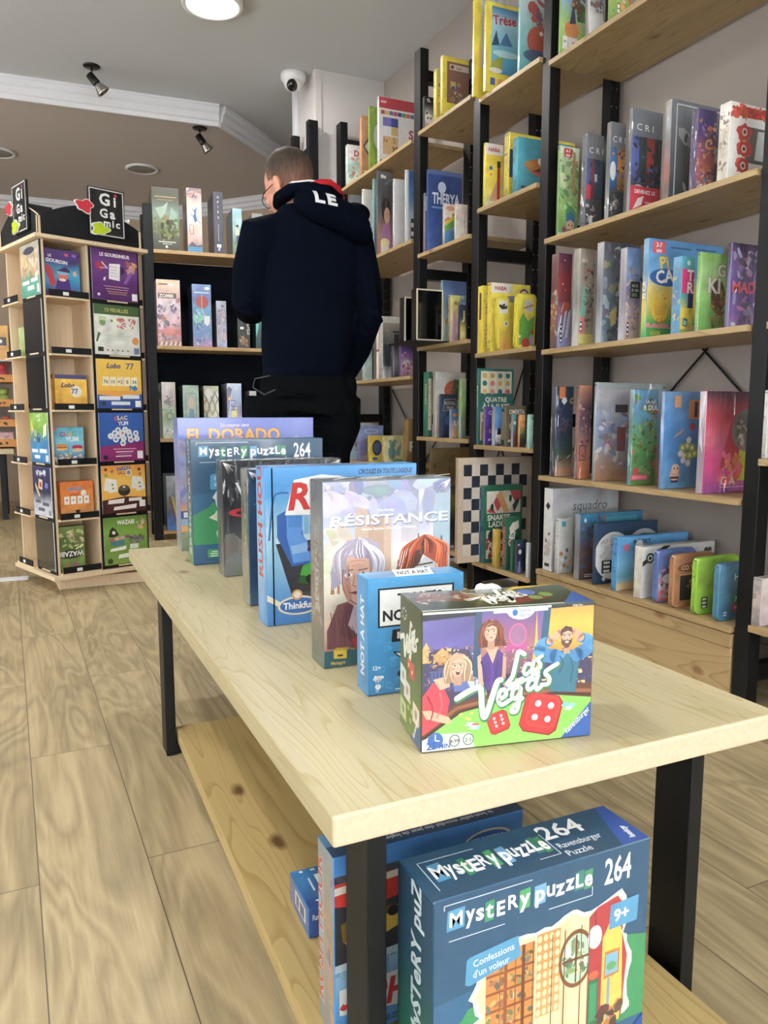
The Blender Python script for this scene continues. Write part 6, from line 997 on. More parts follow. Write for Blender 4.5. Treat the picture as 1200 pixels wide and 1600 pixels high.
for i in range(2):
    spin_box(0, 1, .020+.010*(1-i), .150, .165, .034, .010+.038*i, ['orange card game with a row of fruit cards, foremost in its compartment', 'orange card game close behind its twin in the display tower'][i], 'd8792a', [('g', 'd8a060', 'e08a34', 'e07f2a', 'd8742a'), ('t', 'HALLI', .24, .74, .1, '2f78c0', {'bold': .06, 'rot': 5, 'out': ('f0e8e0', .04)}), ('t', 'GALLI', .26, .62, .07, 'a83424', {'bold': .05}), ('c', .7, .68, .09, 'ece8dc')]+[('r', .1+.2*j, .38, .26+.2*j, .6, 'f2f0e8') for j in range(4)]+[('c', .18+.2*j, .5, .03, c) for j, c in enumerate(('c84a3a', '7ab03a', '8a9a3a', 'c84a5a'))]+[('e', .5, .12, .14, .1, '2a1a14'), ('e', .34, .14, .12, .06, 'd8925a'), ('e', .66, .14, .12, .06, 'd8925a')], [('g', 'b8622a', 'c8743a'), ('t', 'HALLI', .7, .2, .06, '3a4a8a', {'rot': 90})])
spin_box(0, 0, .014, .118, .205, .04, .02, 'green game pouch box standing upside down in the bottom compartment', '5a7a34', [('g', '6a7a3a', '7a9a48', '4a6a2a', '54703a', '7a9050'), ('e', .45, .38, .5, .1, '22261e'), ('t', 'WAZABI', .96, .44, .11, 'f0f2ea', {'rot': 180, 'bold': .05, 'fit': .94}), ('b', 93, 16, .05, .5, .95, .9, .1, ['a8c060', 'e0d8b0', '8a4a3a', '3a5a24', 'd0c890']), ('c', .6, .14, .08, 'b84a8a'), ('c', .3, .12, .06, 'c86a3a')])
spin_box(1, 4, .02, .11, .14, .03, .03, 'pale green game box in the side compartment of the display tower', '9aac6a', [('g', '8aa05a', 'a8b878')])
# ------------------------------------------------------------------ games on the table
def stand(o, P, yaw, W, D, z):
    """front lower corner at P, width running along yaw"""
    ux = Vector((math.cos(yaw), math.sin(yaw), 0)); uy = Vector((-ux.y, ux.x, 0))
    c = Vector((P[0], P[1], z)) + ux*(W/2) + uy*(D/2)
    o.location = (c.x, c.y, z+.0006); o.rotation_euler = (0, 0, yaw); return o
def ransom(a, x, y, w, h):
    """cut-out newspaper lettering: MYSTERY PUZZLE"""
    L_ = [('M', '4a90b8', '0', 1.5), ('y', None, 0, .8), ('s', None, 0, .8), ('t', '2f8a5a', 0, .8), ('E', None, 0, 1.1), ('R', None, 0, 1.0), ('y', '3f9a5a', 0, 1.0),
          (' ', None, 0, .3), ('p', '6aa4d0', 0, 1.1), ('u', None, 0, .8), ('z', None, 0, .9), ('z', None, 0, .9), ('L', '2f7a6a', 0, .9), ('e', '3f8a5a', 0, .8)]
    tot = sum(q[3] for q in L_); cx = x; rg = random.Random(6)
    for t, bg, _, ww in L_:
        cw = w*ww/tot; dy = rg.uniform(-.12, .12)*h
        if bg: a.poly([(cx, y+dy-.1*h), (cx+cw*.05, y+dy+h*1.05), (cx+cw*.98, y+dy+h*1.1), (cx+cw*.95, y+dy-.05*h)], bg)
        if t != ' ': a.text(t, cx+cw/2, y+dy+.12*h, h*(.8 if t.isupper() else .95), 'eef2f2', al='c', bold=.02 if t in 'MtRu' else .05, fit=cw*.95)
        cx += cw
def mystery_front(a):
    a.grad(0, 0, 1, 1, '1d4a6a', '22506f', '1f4a68'); a.rect(0, .16, 1, .50, '2f8a54'); a.poly([(0, .40), (.12, .46), (.2, .58), (0, .56)], '2a5f84'); a.grad(0, 0, 1, .16, '24557a', '285c82')
    a.poly([(.80, .2), (.80, .6), (1, .55), (1, .2)], '2f8a54')
    a.line([(.04, .955), (.04, .975), (.42, .975)], .004, 'c8d4dc'); a.line([(.06, .82), (.30, .82)], .004, 'c8d4dc'); a.line([(.5, .82), (.71, .82), (.71, .86)], .004, 'c8d4dc')
    ransom(a, .05, .865, .66, .075); a.text('264', .77, .85, .115, 'f0f2f2', bold=.02, fit=.20, sx=.6)
    rg = random.Random(3); edge = []
    prof = [(.20, .66), (.24, .72), (.36, .735), (.52, .745), (.62, .775), (.70, .75), (.86, .80), (.90, .72), (.88, .60), (.93, .48), (.90, .34), (.93, .22), (.80, .15), (.62, .13), (.44, .15), (.26, .12), (.20, .16), (.17, .24), (.19, .34), (.12, .38), (.19, .44), (.15, .54)]
    for (x0, y0), (x1, y1) in zip(prof, prof[1:]+prof[:1]):
        for i in range(4):
            t = i/4; edge.append((x0+(x1-x0)*t+rg.uniform(-.008, .008), y0+(y1-y0)*t+rg.uniform(-.008, .008)))
    a.poly(edge, 'e6eaee'); cx, cy = .54, .45
    inn = [(cx+(x-cx)*.945, cy+(y-cy)*.945) for x, y in edge]; a.poly(inn, 'e8d4a4')
    # the torn-open room: shelves, patterned screen, round window, red arch, green cabinet, yellow alcove
    a.rect(.22, .16, .44, .70, 'c8803a'); 
    for y in (.20, .28, .36, .44, .52, .60): a.rect(.22, y, .44, y+.012, '8a4a24'); a.blobs(int(y*77), 9, .23, y+.02, .43, y+.06, .018, ['a84a34', '3a5a6a', 'd8b45a', '5a3a2a', 'c8a070', '6a7a4a'])
    a.rect(.30, .16, .315, .70, '8a4a24'); a.rect(.38, .16, .395, .70, '6a3a1c')
    a.grad(.45, .34, .56, .72, 'd8a060', 'c88440')
    for i in range(4):
        for j in range(9): a.ell(.462+.028*i, .36+.042*j, .010, .016, 'f0d8a0')
    a.rect(.56, .16, .60, .73, 'e4c89a'); a.ell(.64, .55, .085, .135, '7a4a24', n=26); a.ell(.64, .55, .072, .115, 'b8d0b8', n=26); a.blobs(19, 16, .59, .47, .69, .62, .03, ['4a7a3a', '7aa85a', 'dfe8d8', '3a5a34']); a.rect(.635, .44, .642, .66, '6a3a1c'); a.rect(.57, .545, .71, .555, '6a3a1c')
    a.poly([(.70, .14), (.70, .72), (.74, .755), (.84, .78), (.88, .72), (.87, .6), (.9, .48), (.88, .2), (.84, .16)], 'a8343a'); a.poly([(.77, .16), (.77, .60), (.80, .66), (.85, .66), (.87, .6), (.88, .3), (.87, .18)], 'e8c04a')
    a.ell(.73, .62, .035, .055, 'dfe6ea'); a.line([(.73, .67), (.73, .74)], .004, '3a3a3a'); a.rect(.705, .2, .755, .42, '1f6a4a'); a.rect(.712, .22, .748, .40, '2f8a5a'); a.ell(.73, .44, .025, .02, 'd85a3a')
    a.poly([(.78, .40), (.785, .53), (.86, .53), (.86, .41)], 'b8742f'); a.poly([(.788, .415), (.79, .515), (.852, .515), (.852, .42)], '7ab0cc'); a.ell(.82, .455, .025, .02, '5a9a5a')
    a.rect(.80, .20, .815, .40, '8aa0b0'); a.blobs(23, 8, .77, .16, .87, .26, .03, ['1f2a34', 'c8783a', '2a3a44'])
    a.ell(.34, .22, .07, .055, 'b8b49a'); a.rect(.29, .15, .295, .22, '7a3a24'); a.rect(.38, .15, .385, .22, '7a3a24'); a.ell(.45, .17, .06, .025, 'e8b84a'); a.grad(.22, .14, .62, .165, '8a3a2a', '9a4a34')
    for x in (.28, .35, .43, .52, .58, .66, .70): a.rect(x, .15, x+.004, .70, '7a5a34')
    a.poly([(.13, .61), (.135, .715), (.15, .725), (.36, .75), (.375, .66), (.36, .65), (.15, .60)], '4a94bc'); a.text('Confessions', .165, .675, .030, 'eef4f4', rot=6, fit=.18, bold=.005); a.text("d'un voleur", .165, .628, .030, 'eef4f4', rot=6, fit=.16, bold=.005)
    a.poly([(.80, .63), (.805, .745), (.95, .755), (.945, .635)], '4a94bc'); a.text('9+', .825, .66, .055, 'f0f4f4', bold=.03, rot=3)
    a.rect(.10, .05, .34, .12, '3f9a5a'); a.rect(.13, .095, .22, .103, 'd8e8dc'); a.rect(.12, .078, .31, .086, 'd8e8dc'); a.rect(.12, .06, .3, .068, 'd8e8dc'); a.rect(.34, .02, .62, .11, '4a94bc'); a.rect(.38, .06, .56, .07, 'e8f0f4')
    a.poly([(.84, 0), (1, 0), (1, .16)], '1f4a94')
def mystery_top(a):
    a.grad(0, 0, 1, 1, '1b4460', '20506e'); a.line([(.05, .16), (.05, .82), (.30, .82)], .004, 'c8d4dc'); a.line([(.5, .20), (.60, .20), (.60, .74)], .004, 'c8d4dc'); ransom(a, .07, .34, .52, .34)
    a.text('264', .60, .56, .34, 'f0f2f2', bold=.02, fit=.24); a.text('Ravensburger', .62, .30, .13, 'dfe6ea', bold=0, fit=.21); a.text('Puzzle', .62, .10, .13, 'dfe6ea', bold=0, fit=.12); a.poly([(.86, 0), (1, 0), (1, 1), (.95, 1)], '244f9c'); a.text('Ravensburger', .955, .10, .10, 'f0f4f8', rot=82, fit=.09, bold=.02)
def mystery_side(a):
    a.grad(0, 0, 1, 1, '2a8a50', '1f6a58', '1c4a64', '1b4460'); a.text('MySTeRY puZZLe', .68, .30, .085, 'c8d8dc', rot=90, bold=.03); a.text('264', .68, .06, .11, 'c8d8dc', rot=90, bold=.02)
def mystery(name, W, D, H):
    return make_box('puzzle_box', W, D, H, '1f4a66', 'gloss', {'f': mystery_front, 't': mystery_top, 'l': mystery_side, 'rt': mystery_side, 'b': [('g', '1f4a66', '23526f'), ('r', .1, .1, .9, .8, 'd8d4c8')]})

# --- front: small wide box with two dice
def person_bust(a, x, y, s, hair, skin, top, hairlong=True, beard=False, mouth=False):
    rg = random.Random(int(x*1e4)); ar = a.ar; dk = lambda c, k: darker(c, k)
    def P(u, v): return (x+u*s, y+v*s/ar*.82)
    if hairlong:
        a.poly([P(-.85, -1.3), P(-.95, -.2), P(-.7, .75), P(-.1, 1.15), P(.5, 1.0), P(.9, .4), P(1.0, -.6), P(1.25, -1.3), P(.5, -1.2)], dk(hair, .75))
        for k in range(16):
            u = -.75+1.6*k/15; a.stroke([P(u*.45, 1.08-abs(u)*.25), P(u*1.0+.04, .3), P(u*1.05+rg.uniform(-.1, .1), -.5), P(u*1.15+rg.uniform(-.25, .25), -1.25)], .15*s, dk(hair, rg.uniform(.7, 1.22)) if rg.random() < .7 else 'e8c8a0', .04*s, 4)
    a.poly([P(-.22, -1.5), P(-.22, -.5), P(.28, -.5), P(.3, -1.5)], dk(skin, .8))
    a.poly([P(-.46, .35), P(-.48, -.1), P(-.36, -.55), P(-.12, -.86), P(.12, -.86), P(.36, -.55), P(.46, -.1), P(.46, .4), P(.2, .8), P(-.2, .8)], dk(skin, .86)); a.poly([P(-.30, .4), P(-.34, -.1), P(-.2, -.62), P(.08, -.78), P(.34, -.48), P(.42, .0), P(.4, .5), P(0, .7)], skin)
    a.ell(*P(.28, -.15), .12*s, .14*s/ar*.82, 'e09a84'); a.ell(*P(-.24, -.15), .1*s, .13*s/ar*.82, 'd08a74')
    a.poly([P(-.5, .05), P(-.48, .7), P(-.1, 1.08), P(.4, .9), P(.54, .1), P(.40, .45), P(.1, .62), P(-.3, .45)], hair); a.stroke([P(-.4, .3), P(-.2, .7), P(.2, .85)], .07*s, 'b89070' if hairlong else dk(hair, 1.3), .03*s, 4)
    if beard: a.poly([P(-.46, -.0), P(-.40, -.55), P(-.1, -.98), P(.14, -.98), P(.42, -.5), P(.46, .0), P(.30, -.28), P(.02, -.2), P(-.28, -.28)], dk(hair, 1.2))
    for sx in (-.19, .21):
        a.ell(*P(sx, .10), .115*s, .075*s/ar, 'f4f0ec'); a.ell(*P(sx+.02, .10), .055*s, .065*s/ar, '2a2a34'); a.stroke([P(sx-.15, .25), P(sx, .31), P(sx+.15, .26)], .06*s, dk(hair, .6), .03*s, 3); a.line([P(sx-.12, .17), P(sx+.12, .17)], .03*s, '3a2420')
    a.stroke([P(.0, .1), P(.07, -.16), P(-.03, -.2)], .035*s, dk(skin, .72), .03*s, 3)
    if mouth: a.poly([P(-.1, -.34), P(.06, -.30), P(.2, -.36), P(.16, -.62), P(.02, -.68), P(-.08, -.56)], '6a1f24'); a.poly([P(-.06, -.36), P(.06, -.33), P(.16, -.38), P(.06, -.42)], 'f4f0ec')
    else: a.poly([P(-.14, -.42), P(.02, -.37), P(.2, -.42), P(.03, -.52)], 'a84648')
def lv_title(a, f, w, c):
    for st, k in (([(.585, .655), (.550, .675), (.537, .61), (.517, .50), (.487, .445), (.520, .440), (.575, .475)], 1), ([(.628, .575), (.600, .580), (.582, .535), (.598, .502), (.622, .530)], .80), ([(.642, .600), (.632, .535), (.640, .505), (.662, .530)], .85),
                  ([(.690, .632), (.665, .607), (.682, .57), (.674, .540), (.645, .535)], .85), ([(.495, .405), (.58, .455), (.672, .512)], .7),
                  ([(.195, .370), (.26, .415), (.322, .44), (.335, .40), (.340, .30), (.352, .215), (.372, .25), (.402, .37), (.428, .465), (.450, .480)], 1.25), ([(.440, .335), (.478, .362), (.472, .405), (.446, .395), (.436, .335), (.456, .295), (.505, .325)], .95),
                  ([(.562, .412), (.527, .404), (.516, .352), (.536, .330), (.562, .372), (.568, .412), (.562, .32), (.546, .240), (.516, .235), (.522, .265), (.578, .330)], .9), ([(.650, .462), (.622, .460), (.606, .412), (.622, .388), (.648, .415)], .90), ([(.668, .490), (.656, .425), (.666, .385), (.694, .412)], .95),
                  ([(.785, .565), (.738, .535), (.712, .505), (.737, .462), (.731, .422), (.692, .418)], .95)):
        a.stroke([f(*p) for p in st], w*k, c)
def lv_front(a):
    a.paint(['3a3450', '4a4468', '5a4f86', '5f5a9c', '5a5690']); a.grad(.31, .62, .68, .96, 'a8785a', '94607a', '6f5590'); a.grad(.70, .60, 1, .98, 'b8742f', 'e0a030', 'e8b040', 'd8983a')
    a.poly([(0, .36), (0, .70), (.1, .74), (.26, .72), (.3, .60), (.5, .66), (.7, .66), (1, .66), (1, .3), (0, .3)], '3a3454')
    rg = random.Random(12)
    for i in range(170):
        x, y = rg.uniform(0, 1), rg.uniform(.40, .74); a.rect(x, y, x+rg.uniform(.006, .035), y+rg.uniform(.005, .022), rg.choice(['d8b060', 'b8823f', '5a4f80', 'e8d090', '2f3050', '6a4668', '8a5a44', '3a2f44', '4a5480']))
    for x0, x1, y0, y1, c in ((0, .035, .64, .74, 'c8985a'), (.06, .16, .64, .70, 'b89058'), (.17, .26, .62, .67, 'a8804c'), (.04, .2, .44, .58, '4a5484'), (.18, .28, .42, .62, '5a6aa8'), (.47, .60, .58, .74, 'b0508a'), (.80, .88, .5, .62, '5a4a5a')): a.rect(x0, y0, x1, y1, c)
    for i in range(8): a.rect(.02+.02*i, .44, .028+.02*i, .57, '2f3a6a')
    for i in range(60):
        x, y = rg.uniform(0, .28), rg.uniform(.60, .74); a.rect(x, y, x+.010, y+.006, rg.choice(['f4dc98', 'e8b860', '6a4a34', '3a3050']))
    a.poly([(.0, .74), (.02, .79), (.04, .74)], 'd8a860'); a.poly([(.07, .70), (.11, .745), (.15, .70)], 'c89c5c'); a.grad(.44, .52, .64, .68, '6a4a60', '8a5a70')
    for i in range(50):
        x, y = rg.uniform(.44, .66), rg.uniform(.52, .72); a.rect(x, y, x+.008, y+.008, rg.choice(['f0c878', 'c87a5a', 'd8a0a0', '4a3454']))
    a.ell(.545, .80, .052, .085, 'e0609a', n=24); a.ell(.545, .80, .045, .075, '94688c', n=24)
    a.poly([(.625, .52), (.648, .76), (.655, .98), (.662, .76), (.69, .52)], 'e8b04a'); a.line([(.64, .6), (.675, .6)], .008, '8a5a2a'); a.line([(.645, .7), (.668, .7)], .006, '8a5a2a'); a.ell(.30, .50, .045, .07, 'b8c8e8'); a.line([(.26, .5), (.34, .5)], .006, '4a5a9a'); a.line([(.3, .44), (.3, .56)], .006, '4a5a9a')
    a.poly([(.285, .52), (.295, 1), (.335, 1), (.325, .5)], '2a4a68'); a.poly([(.665, .5), (.70, 1), (.74, 1), (.71, .5)], '24506a'); a.poly([(0, .94), (0, 1), (.3, 1), (.3, .96)], '1c2430'); a.rect(0, .985, 1, 1, 'eef0f2'); a.poly([(.74, .975), (.74, 1), (1, 1), (1, .985)], '20262c')
    a.poly([(.30, .16), (.0, .06), (0, .18), (.20, .34), (.5, .40), (.78, .42), (1, .40), (1, .2)], '5a3424'); a.poly([(0, .0), (0, .07), (.10, .18), (.24, .28), (.5, .33), (.78, .33), (1, .29), (1, 0)], '7ac04a'); a.grad(.05, 0, 1, .12, '8acc50', '7ac04a'); a.line([(0, .13), (.2, .30), (.5, .36), (.78, .37), (1, .34)], .02, '8a5434'); a.line([(0, .09), (.22, .27), (.5, .335), (.78, .345), (1, .31)], .012, '3a1f18')
    # the three players
    a.poly([(.0, .12), (.0, .40), (.06, .50), (.12, .46), (.155, .36), (.14, .26), (.10, .20)], 'c83848'); a.poly([(.06, .52), (.10, .44), (.155, .46), (.15, .54)], 'd8a488'); a.poly([(.0, .30), (.02, .24), (.14, .19), (.17, .20), (.15, .24), (.04, .30)], 'dca88a'); person_bust(a, .195, .60, .085, 'c8a080', 'e0b094', 'c83848', mouth=True)
    a.poly([(.315, .42), (.325, .64), (.38, .70), (.44, .70), (.475, .64), (.47, .42)], '4a2f7a'); a.poly([(.36, .72), (.40, .60), (.43, .72)], 'dca88c'); a.poly([(.31, .66), (.33, .68), (.345, .48), (.37, .38), (.35, .36), (.32, .46)], 'd8a488'); a.poly([(.46, .66), (.48, .64), (.475, .42), (.455, .46)], 'd0987a'); person_bust(a, .385, .83, .078, '7a3f2a', 'e0b094', '4a2f7a')
    a.poly([(.74, .36), (.75, .58), (.80, .66), (.9, .66), (.92, .56), (.90, .34)], '2a6a80'); a.stroke([(.775, .62), (.715, .635), (.675, .67)], .085, '3f7fb4', .075, 5); a.stroke([(.675, .67), (.69, .715), (.735, .735)], .070, '4f94c8', .060, 5); a.stroke([(.735, .735), (.775, .775), (.80, .80)], .042, 'd8a284', .034, 5); a.stroke([(.905, .62), (.955, .65), (.99, .69)], .085, '3f7fb4', .075, 5); a.stroke([(.99, .69), (.965, .73), (.925, .745)], .068, '4f94c8', .058, 5); a.stroke([(.925, .745), (.90, .78), (.875, .80)], .042, 'd8a284', .034, 5); a.stroke([(.80, .50), (.82, .56), (.80, .62)], .012, '1f5068', .006, 4); a.stroke([(.87, .42), (.88, .52), (.87, .60)], .010, '1f5068', .006, 4); a.poly([(.79, .64), (.82, .60), (.845, .64)], '4a8cb8'); a.poly([(.845, .64), (.87, .60), (.895, .64)], '3a7ca8'); person_bust(a, .838, .755, .076, '4a3024', 'e0b090', '2a6a80', hairlong=False, beard=True)
    a.ell(.840, .722, .012, .009, 'e8c8c0')
    for st, c in (([(.335, .62), (.36, .52), (.35, .43)], '3a2464'), ([(.43, .62), (.42, .52), (.43, .43)], '3a2464'), ([(.395, .60), (.40, .52), (.39, .43)], '5c3e94'), ([(.03, .40), (.06, .30), (.04, .2)], '9a2434'), ([(.10, .42), (.11, .32), (.08, .24)], 'e05a68')): a.stroke(st, .014, c, .006, 4)
    a.ell(.56, .985, .085, .075, 'f2f2f4'); a.rect(.40, .965, .72, 1, 'f2f2f4'); a.ell(.525, .962, .016, .024, '2f68b0'); a.text('Funny', .55, .965, .026, '3a6ab0', bold=.01); a.text('Games', .55, .932, .026, '3a6ab0', bold=.01); a.text('Rüdiger Dorn', .87, .985, .010, 'e8e8e8')
    # dice
    def die(cx, cy, s, rot, n6):
        c_, s_ = math.cos(R(rot)), math.sin(R(rot))
        def q(u, v): return (cx+(u*c_-v*s_)*s, cy+(u*s_+v*c_)*s/a.ar)
        def sq(k, c, dx=0, dy=0): a.poly([q(-k+dx, -k*.7+dy), q(-k*.7+dx, -k+dy), q(k*.7+dx, -k+dy), q(k+dx, -k*.7+dy), q(k+dx, k*.7+dy), q(k*.7+dx, k+dy), q(-k*.7+dx, k+dy), q(-k+dx, k*.7+dy)], c)
        sq(1.0, '7a1418'); sq(.96, 'b81f24', -.02, .02); sq(.80, 'd83434', .06, .12); sq(.70, 'c4262a', .06, .12)
        for u, v in (((-.4, .4), (.4, .4), (-.4, -.4), (.4, -.4)) if n6 == 4 else ((-.4, .45), (.4, .45), (-.4, 0), (.4, 0), (-.4, -.45), (.4, -.45))): p = q(u*.85+.06, v*.85+.12); a.circ(p[0], p[1], .16*s*(1 if n6 == 4 else .8), 'f4f0ee')
    die(.695, .20, .118, -14, 4); die(.44, .165, .062, 18, 6)
    for x, y in ((.22, .25), (.25, .22), (.28, .25), (.27, .21)): a.ell(x, y, .012, .010, 'c8d83a')
    for x, y, c in ((.27, .17, 'd8e4dc'), (.30, .16, 'c85a6a'), (.31, .14, '8ac0d0'), (.29, .145, 'e8ece4'), (.84, .25, '7ab8c8'), (.86, .22, 'd8e4e4'), (.88, .24, '8ac8d8')): a.poly([(x-.025, y-.008), (x-.01, y+.018), (x+.028, y+.012), (x+.015, y-.014)], c)
    lv_title(a, lambda u, v: (u+.004, v-.008), .037, '2f7a4a'); lv_title(a, lambda u, v: (u, v), .026, 'f4f6f0')
    a.poly([(.82, 0), (1, 0), (1, .26)], '24549c'); a.text('Ravensburger', .858, .028, .042, 'f0f4f8', rot=43, fit=.19, bold=.008)
    a.poly([(0, 0), (0, .085), (.09, .12), (.28, .11), (.30, 0)], 'e8ecea'); a.ell(.075, .075, .045, .06, '2f62a8'); a.line([(.075, .075), (.075, .12)], .006, 'f0f4f4'); a.line([(.075, .075), (.10, .07)], .006, 'f0f4f4'); a.text('25', .025, .012, .052, '24549c', bold=.04); a.text('MIN', .095, .014, .034, '24549c', bold=.03)
    for x, t in ((.185, '8-99'), (.265, '2-5')): a.ell(x, .062, .032, .045, '3a6a4a'); a.ell(x, .062, .026, .037, 'e8ecea'); a.text(t, x, .046, .026, '2a5a3a', al='c', bold=.03, fit=.06)
def lv_side(a):
    a.grad(0, 0, 1, 1, '5a7a2a', '3f5a24', '344020'); lv_title(a, lambda u, v: (-.28+u*1.45, .56+(v-.2)*.62), .055, 'e8ece0')
    for x, y, s, c in ((.44, .53, .09, 'c0302c'), (.60, .50, .13, 'c83a34')): a.poly([(x-s, y-s*.4), (x-s*.6, y+s*.5), (x+s*.7, y+s*.6), (x+s, y-s*.3)], c); a.ell(x, y, .02, .016, 'f4f0ee')
    for x, y, r, c in ((.16, .40, 0, 'd8dcd0'), (.36, .32, 0, 'd8ccc8'), (.78, .22, 0, 'e0c8b8'), (.16, .14, 0, 'b8c88a')): a.poly([(x-.16, y-.07), (x-.14, y+.08), (x+.14, y+.06), (x+.16, y-.08)], c); a.ell(x, y, .06, .035, darker(c, .7))
    for x, y in ((.42, .20), (.58, .20), (.52, .12), (.5, .26)): a.ell(x, y, .045, .022, 'a0c03a')
    for i in range(8): a.ell(.2+.1*math.cos(i*.8), .88+.04*math.sin(i*.8), .02, .01, 'e8e8e0')
    a.poly([(.55, 0), (1, 0), (1, .2)], '24548c'); a.text('Ravensburger', .7, .02, .04, 'f0f4f8', rot=60, fit=.5)
def lv_top(a):
    a.grad(0, 0, 1, 1, '2a3020', '3f4a2a', '5a6a6a'); a.rect(0, 0, 1, .03, 'f0f0f0'); a.poly([(0, .5), (.1, .8), (.3, .9), (.42, .6), (.3, .4)], '7a4a3a'); a.blobs(95, 26, .02, .4, .45, .95, .035, ['c8a87a', '8a3a34', '5a6a8a', 'd8c8a8', '3a4a4a']); a.poly([(.55, .1), (.5, .5), (.7, .7), (.8, .3)], '7a2a24')
    lv_title(a, lambda u, v: (.20+u*.66, -.16+v*1.55), .028, 'f0f2ea'); a.ell(.72, .66, .05, .15, '5a7ac0'); a.ell(.72, .36, .04, .12, '7a9a4a'); a.ell(.81, .5, .04, .12, '7a9a4a'); a.rect(.84, .0, 1, .02, '222222'); a.poly([(.82, 0), (1, 0), (1, .6)], '2a5aa4'); a.poly([(.6, .8), (.85, .95), (1, 1), (.7, 1)], 'd8b83a')
W, D, H = .221, .098, .172
o = make_box('game_box', W, D, H, '3a4a2a', 'gloss', {'f': lv_front, 'l': lv_side, 't': lv_top, 'rt': lv_side, 'b': [('g', '2a4a34', '4a6a3a'), ('r', .1, .2, .9, .8, 'd8d8cc')]})
yaw = R(-11.3); P = (.404, .769); stand(o, P, yaw, W, D, TZ); tag(o, 'green cuboid game box with red dice and three excited players, foremost on the table', 'board game', 'games standing on the table')
q = MB()                                   # torn paper flap sticking up from the back of its lid
pts = [(0, 0), (.004, .006), (.010, .008), (.016, .006), (.026, .007), (.034, .004), (.038, 0)]
q.prism(pts, 0, .0006); q.v = [(v[0]-.012, D/2-.006+v[1]*.6+v[2], H+.0003+v[1]*.9) for v in q.v]; q.build('torn_paper', M['white'], o)

# --- blue card box
def hat_front(a):
    a.grad(0, 0, 1, 1, '2f80b8', '3a92cc', '4a9ed4'); rg = random.Random(8)
    for i in range(80): 
        x, y, s = rg.uniform(.03, .97), rg.uniform(.03, .95), .022; k = rg.randint(0, 3)
        if k == 0: a.line([(x-s, y), (x+s, y), (x+s*.3, y+s)], .006, '4fa6dc')
        elif k == 1: a.line([(x-s, y-s), (x-s, y+s), (x+s, y+s), (x+s, y-s)], .006, '4fa6dc', closed=True)
        elif k == 2: a.text('?', x, y, .03, '4fa6dc')
        else: a.ell(x, y, s, s*.8, '4aa0d8')
    a.rect(.10, .58, .90, .92, '16181c'); a.rect(.12, .595, .88, .905, 'f0f2f2')
    a.text("THAT'S", .30, .775, .09, '16181c', bold=.06, fit=.52); a.text('NOT A', .15, .635, .09, '16181c', bold=.06, fit=.6); a.poly([(.24, .445), (.25, .555), (.76, .57), (.75, .45)], '16181c'); a.text('IN', .30, .475, .055, 'f2f2f2', bold=.04)
    a.poly([(.26, .36), (.5, .31), (.5, .26), (.34, .30)], 'f0f2f2'); a.line([(.26, .36), (.5, .31), (.5, .26), (.34, .30)], .012, '16181c', closed=True); a.ell(.5, .16, .2, .06, '16181c'); a.ell(.5, .20, .16, .05, '4a9ed4')
    a.text('12+', .05, .215, .035, 'f0f4f4', bold=.03); a.blobs(97, 5, .06, .135, .16, .16, .02, ['e8f0f4']); a.text('3-8', .07, .105, .02, 'e8f0f4'); a.ell(.10, .065, .03, .024, 'f0f4f4'); a.line([(.10, .065), (.10, .085)], .006, '2f80b8'); a.text("15'", .08, .02, .02, 'e8f0f4'); a.rect(.28, .02, .42, .03, 'e8f0f4')
W, D, H = .151, .045, .170
o = make_box('card_game', W, D, H, '3a8cc4', 'gloss', {'f': hat_front, 'l': [('g', '2f80b8', '3a8cc4'), ('t', "NOT A HAT", .7, .15, .09, 'dfe8f0', {'rot': 90, 'bold': .04})], 't': [('g', '3f94cc', '58a8dc'), ('l', [(.1, .1), (.9, .12)], .01, '7ac0e8')], 'rt': [('g', '2a70a4', '3484bc')]})
P = onz(574, 1089, TZ); stand(o, P, R(-4), W, D, TZ); tag(o, 'bright blue card game box with a white framed title, second on the table', 'card game', 'games standing on the table')
a = Art(.058, .018); a.rect(0, 0, 1, 1, 'f0f0f0'); a.text('NOT A HAT', .08, .2, .5, '16181c', bold=.05, fit=.84)
mb = MB().box(0, 0, 0, .058, .0008, .018, 0, 0, lin('f0f0f0')); a.emit(mb, 0, Vector((0, 0, 0)), X_, Z_); t_ = mb.build('title_flap', M['matte'], o); t_.location = (-.030, -.019, H+.0008); t_.rotation_euler = (R(-72), 0, 0)

# --- shrink wrap shells with pinched corners
def shrink(o, W, D, H):
    c = carton(W+.0022, D+.0022, H+.0022, 'ffffff', .003); me = c.mesh('film', M['film']); f = link('shrink_wrap', me, o, (0, 0, -.0005))
    wr = MB(); rg = random.Random(int(W*1e4))
    for sx, n in ((-1, 9), (1, 9)):
        for i in range(n):
            t = R(20+50*i/n); L0 = .012+rg.uniform(0, .022); x0 = sx*(W/2-.003); z0_ = H-.003
            wr.tube([(x0, -D/2-.0016, z0_), (x0-sx*L0*math.cos(t), -D/2-.0015, z0_-L0*math.sin(t))], .00045, 4)
    for i in range(6):
        x = rg.uniform(-.4, .4)*W; wr.tube([(x, -D/2*.6, H+.0016), (x+.02, 0, H+.0022), (x+.05, D/2*.7, H+.0016)], .0006, 4)
    wr.build('film_crease', M['white'], f)
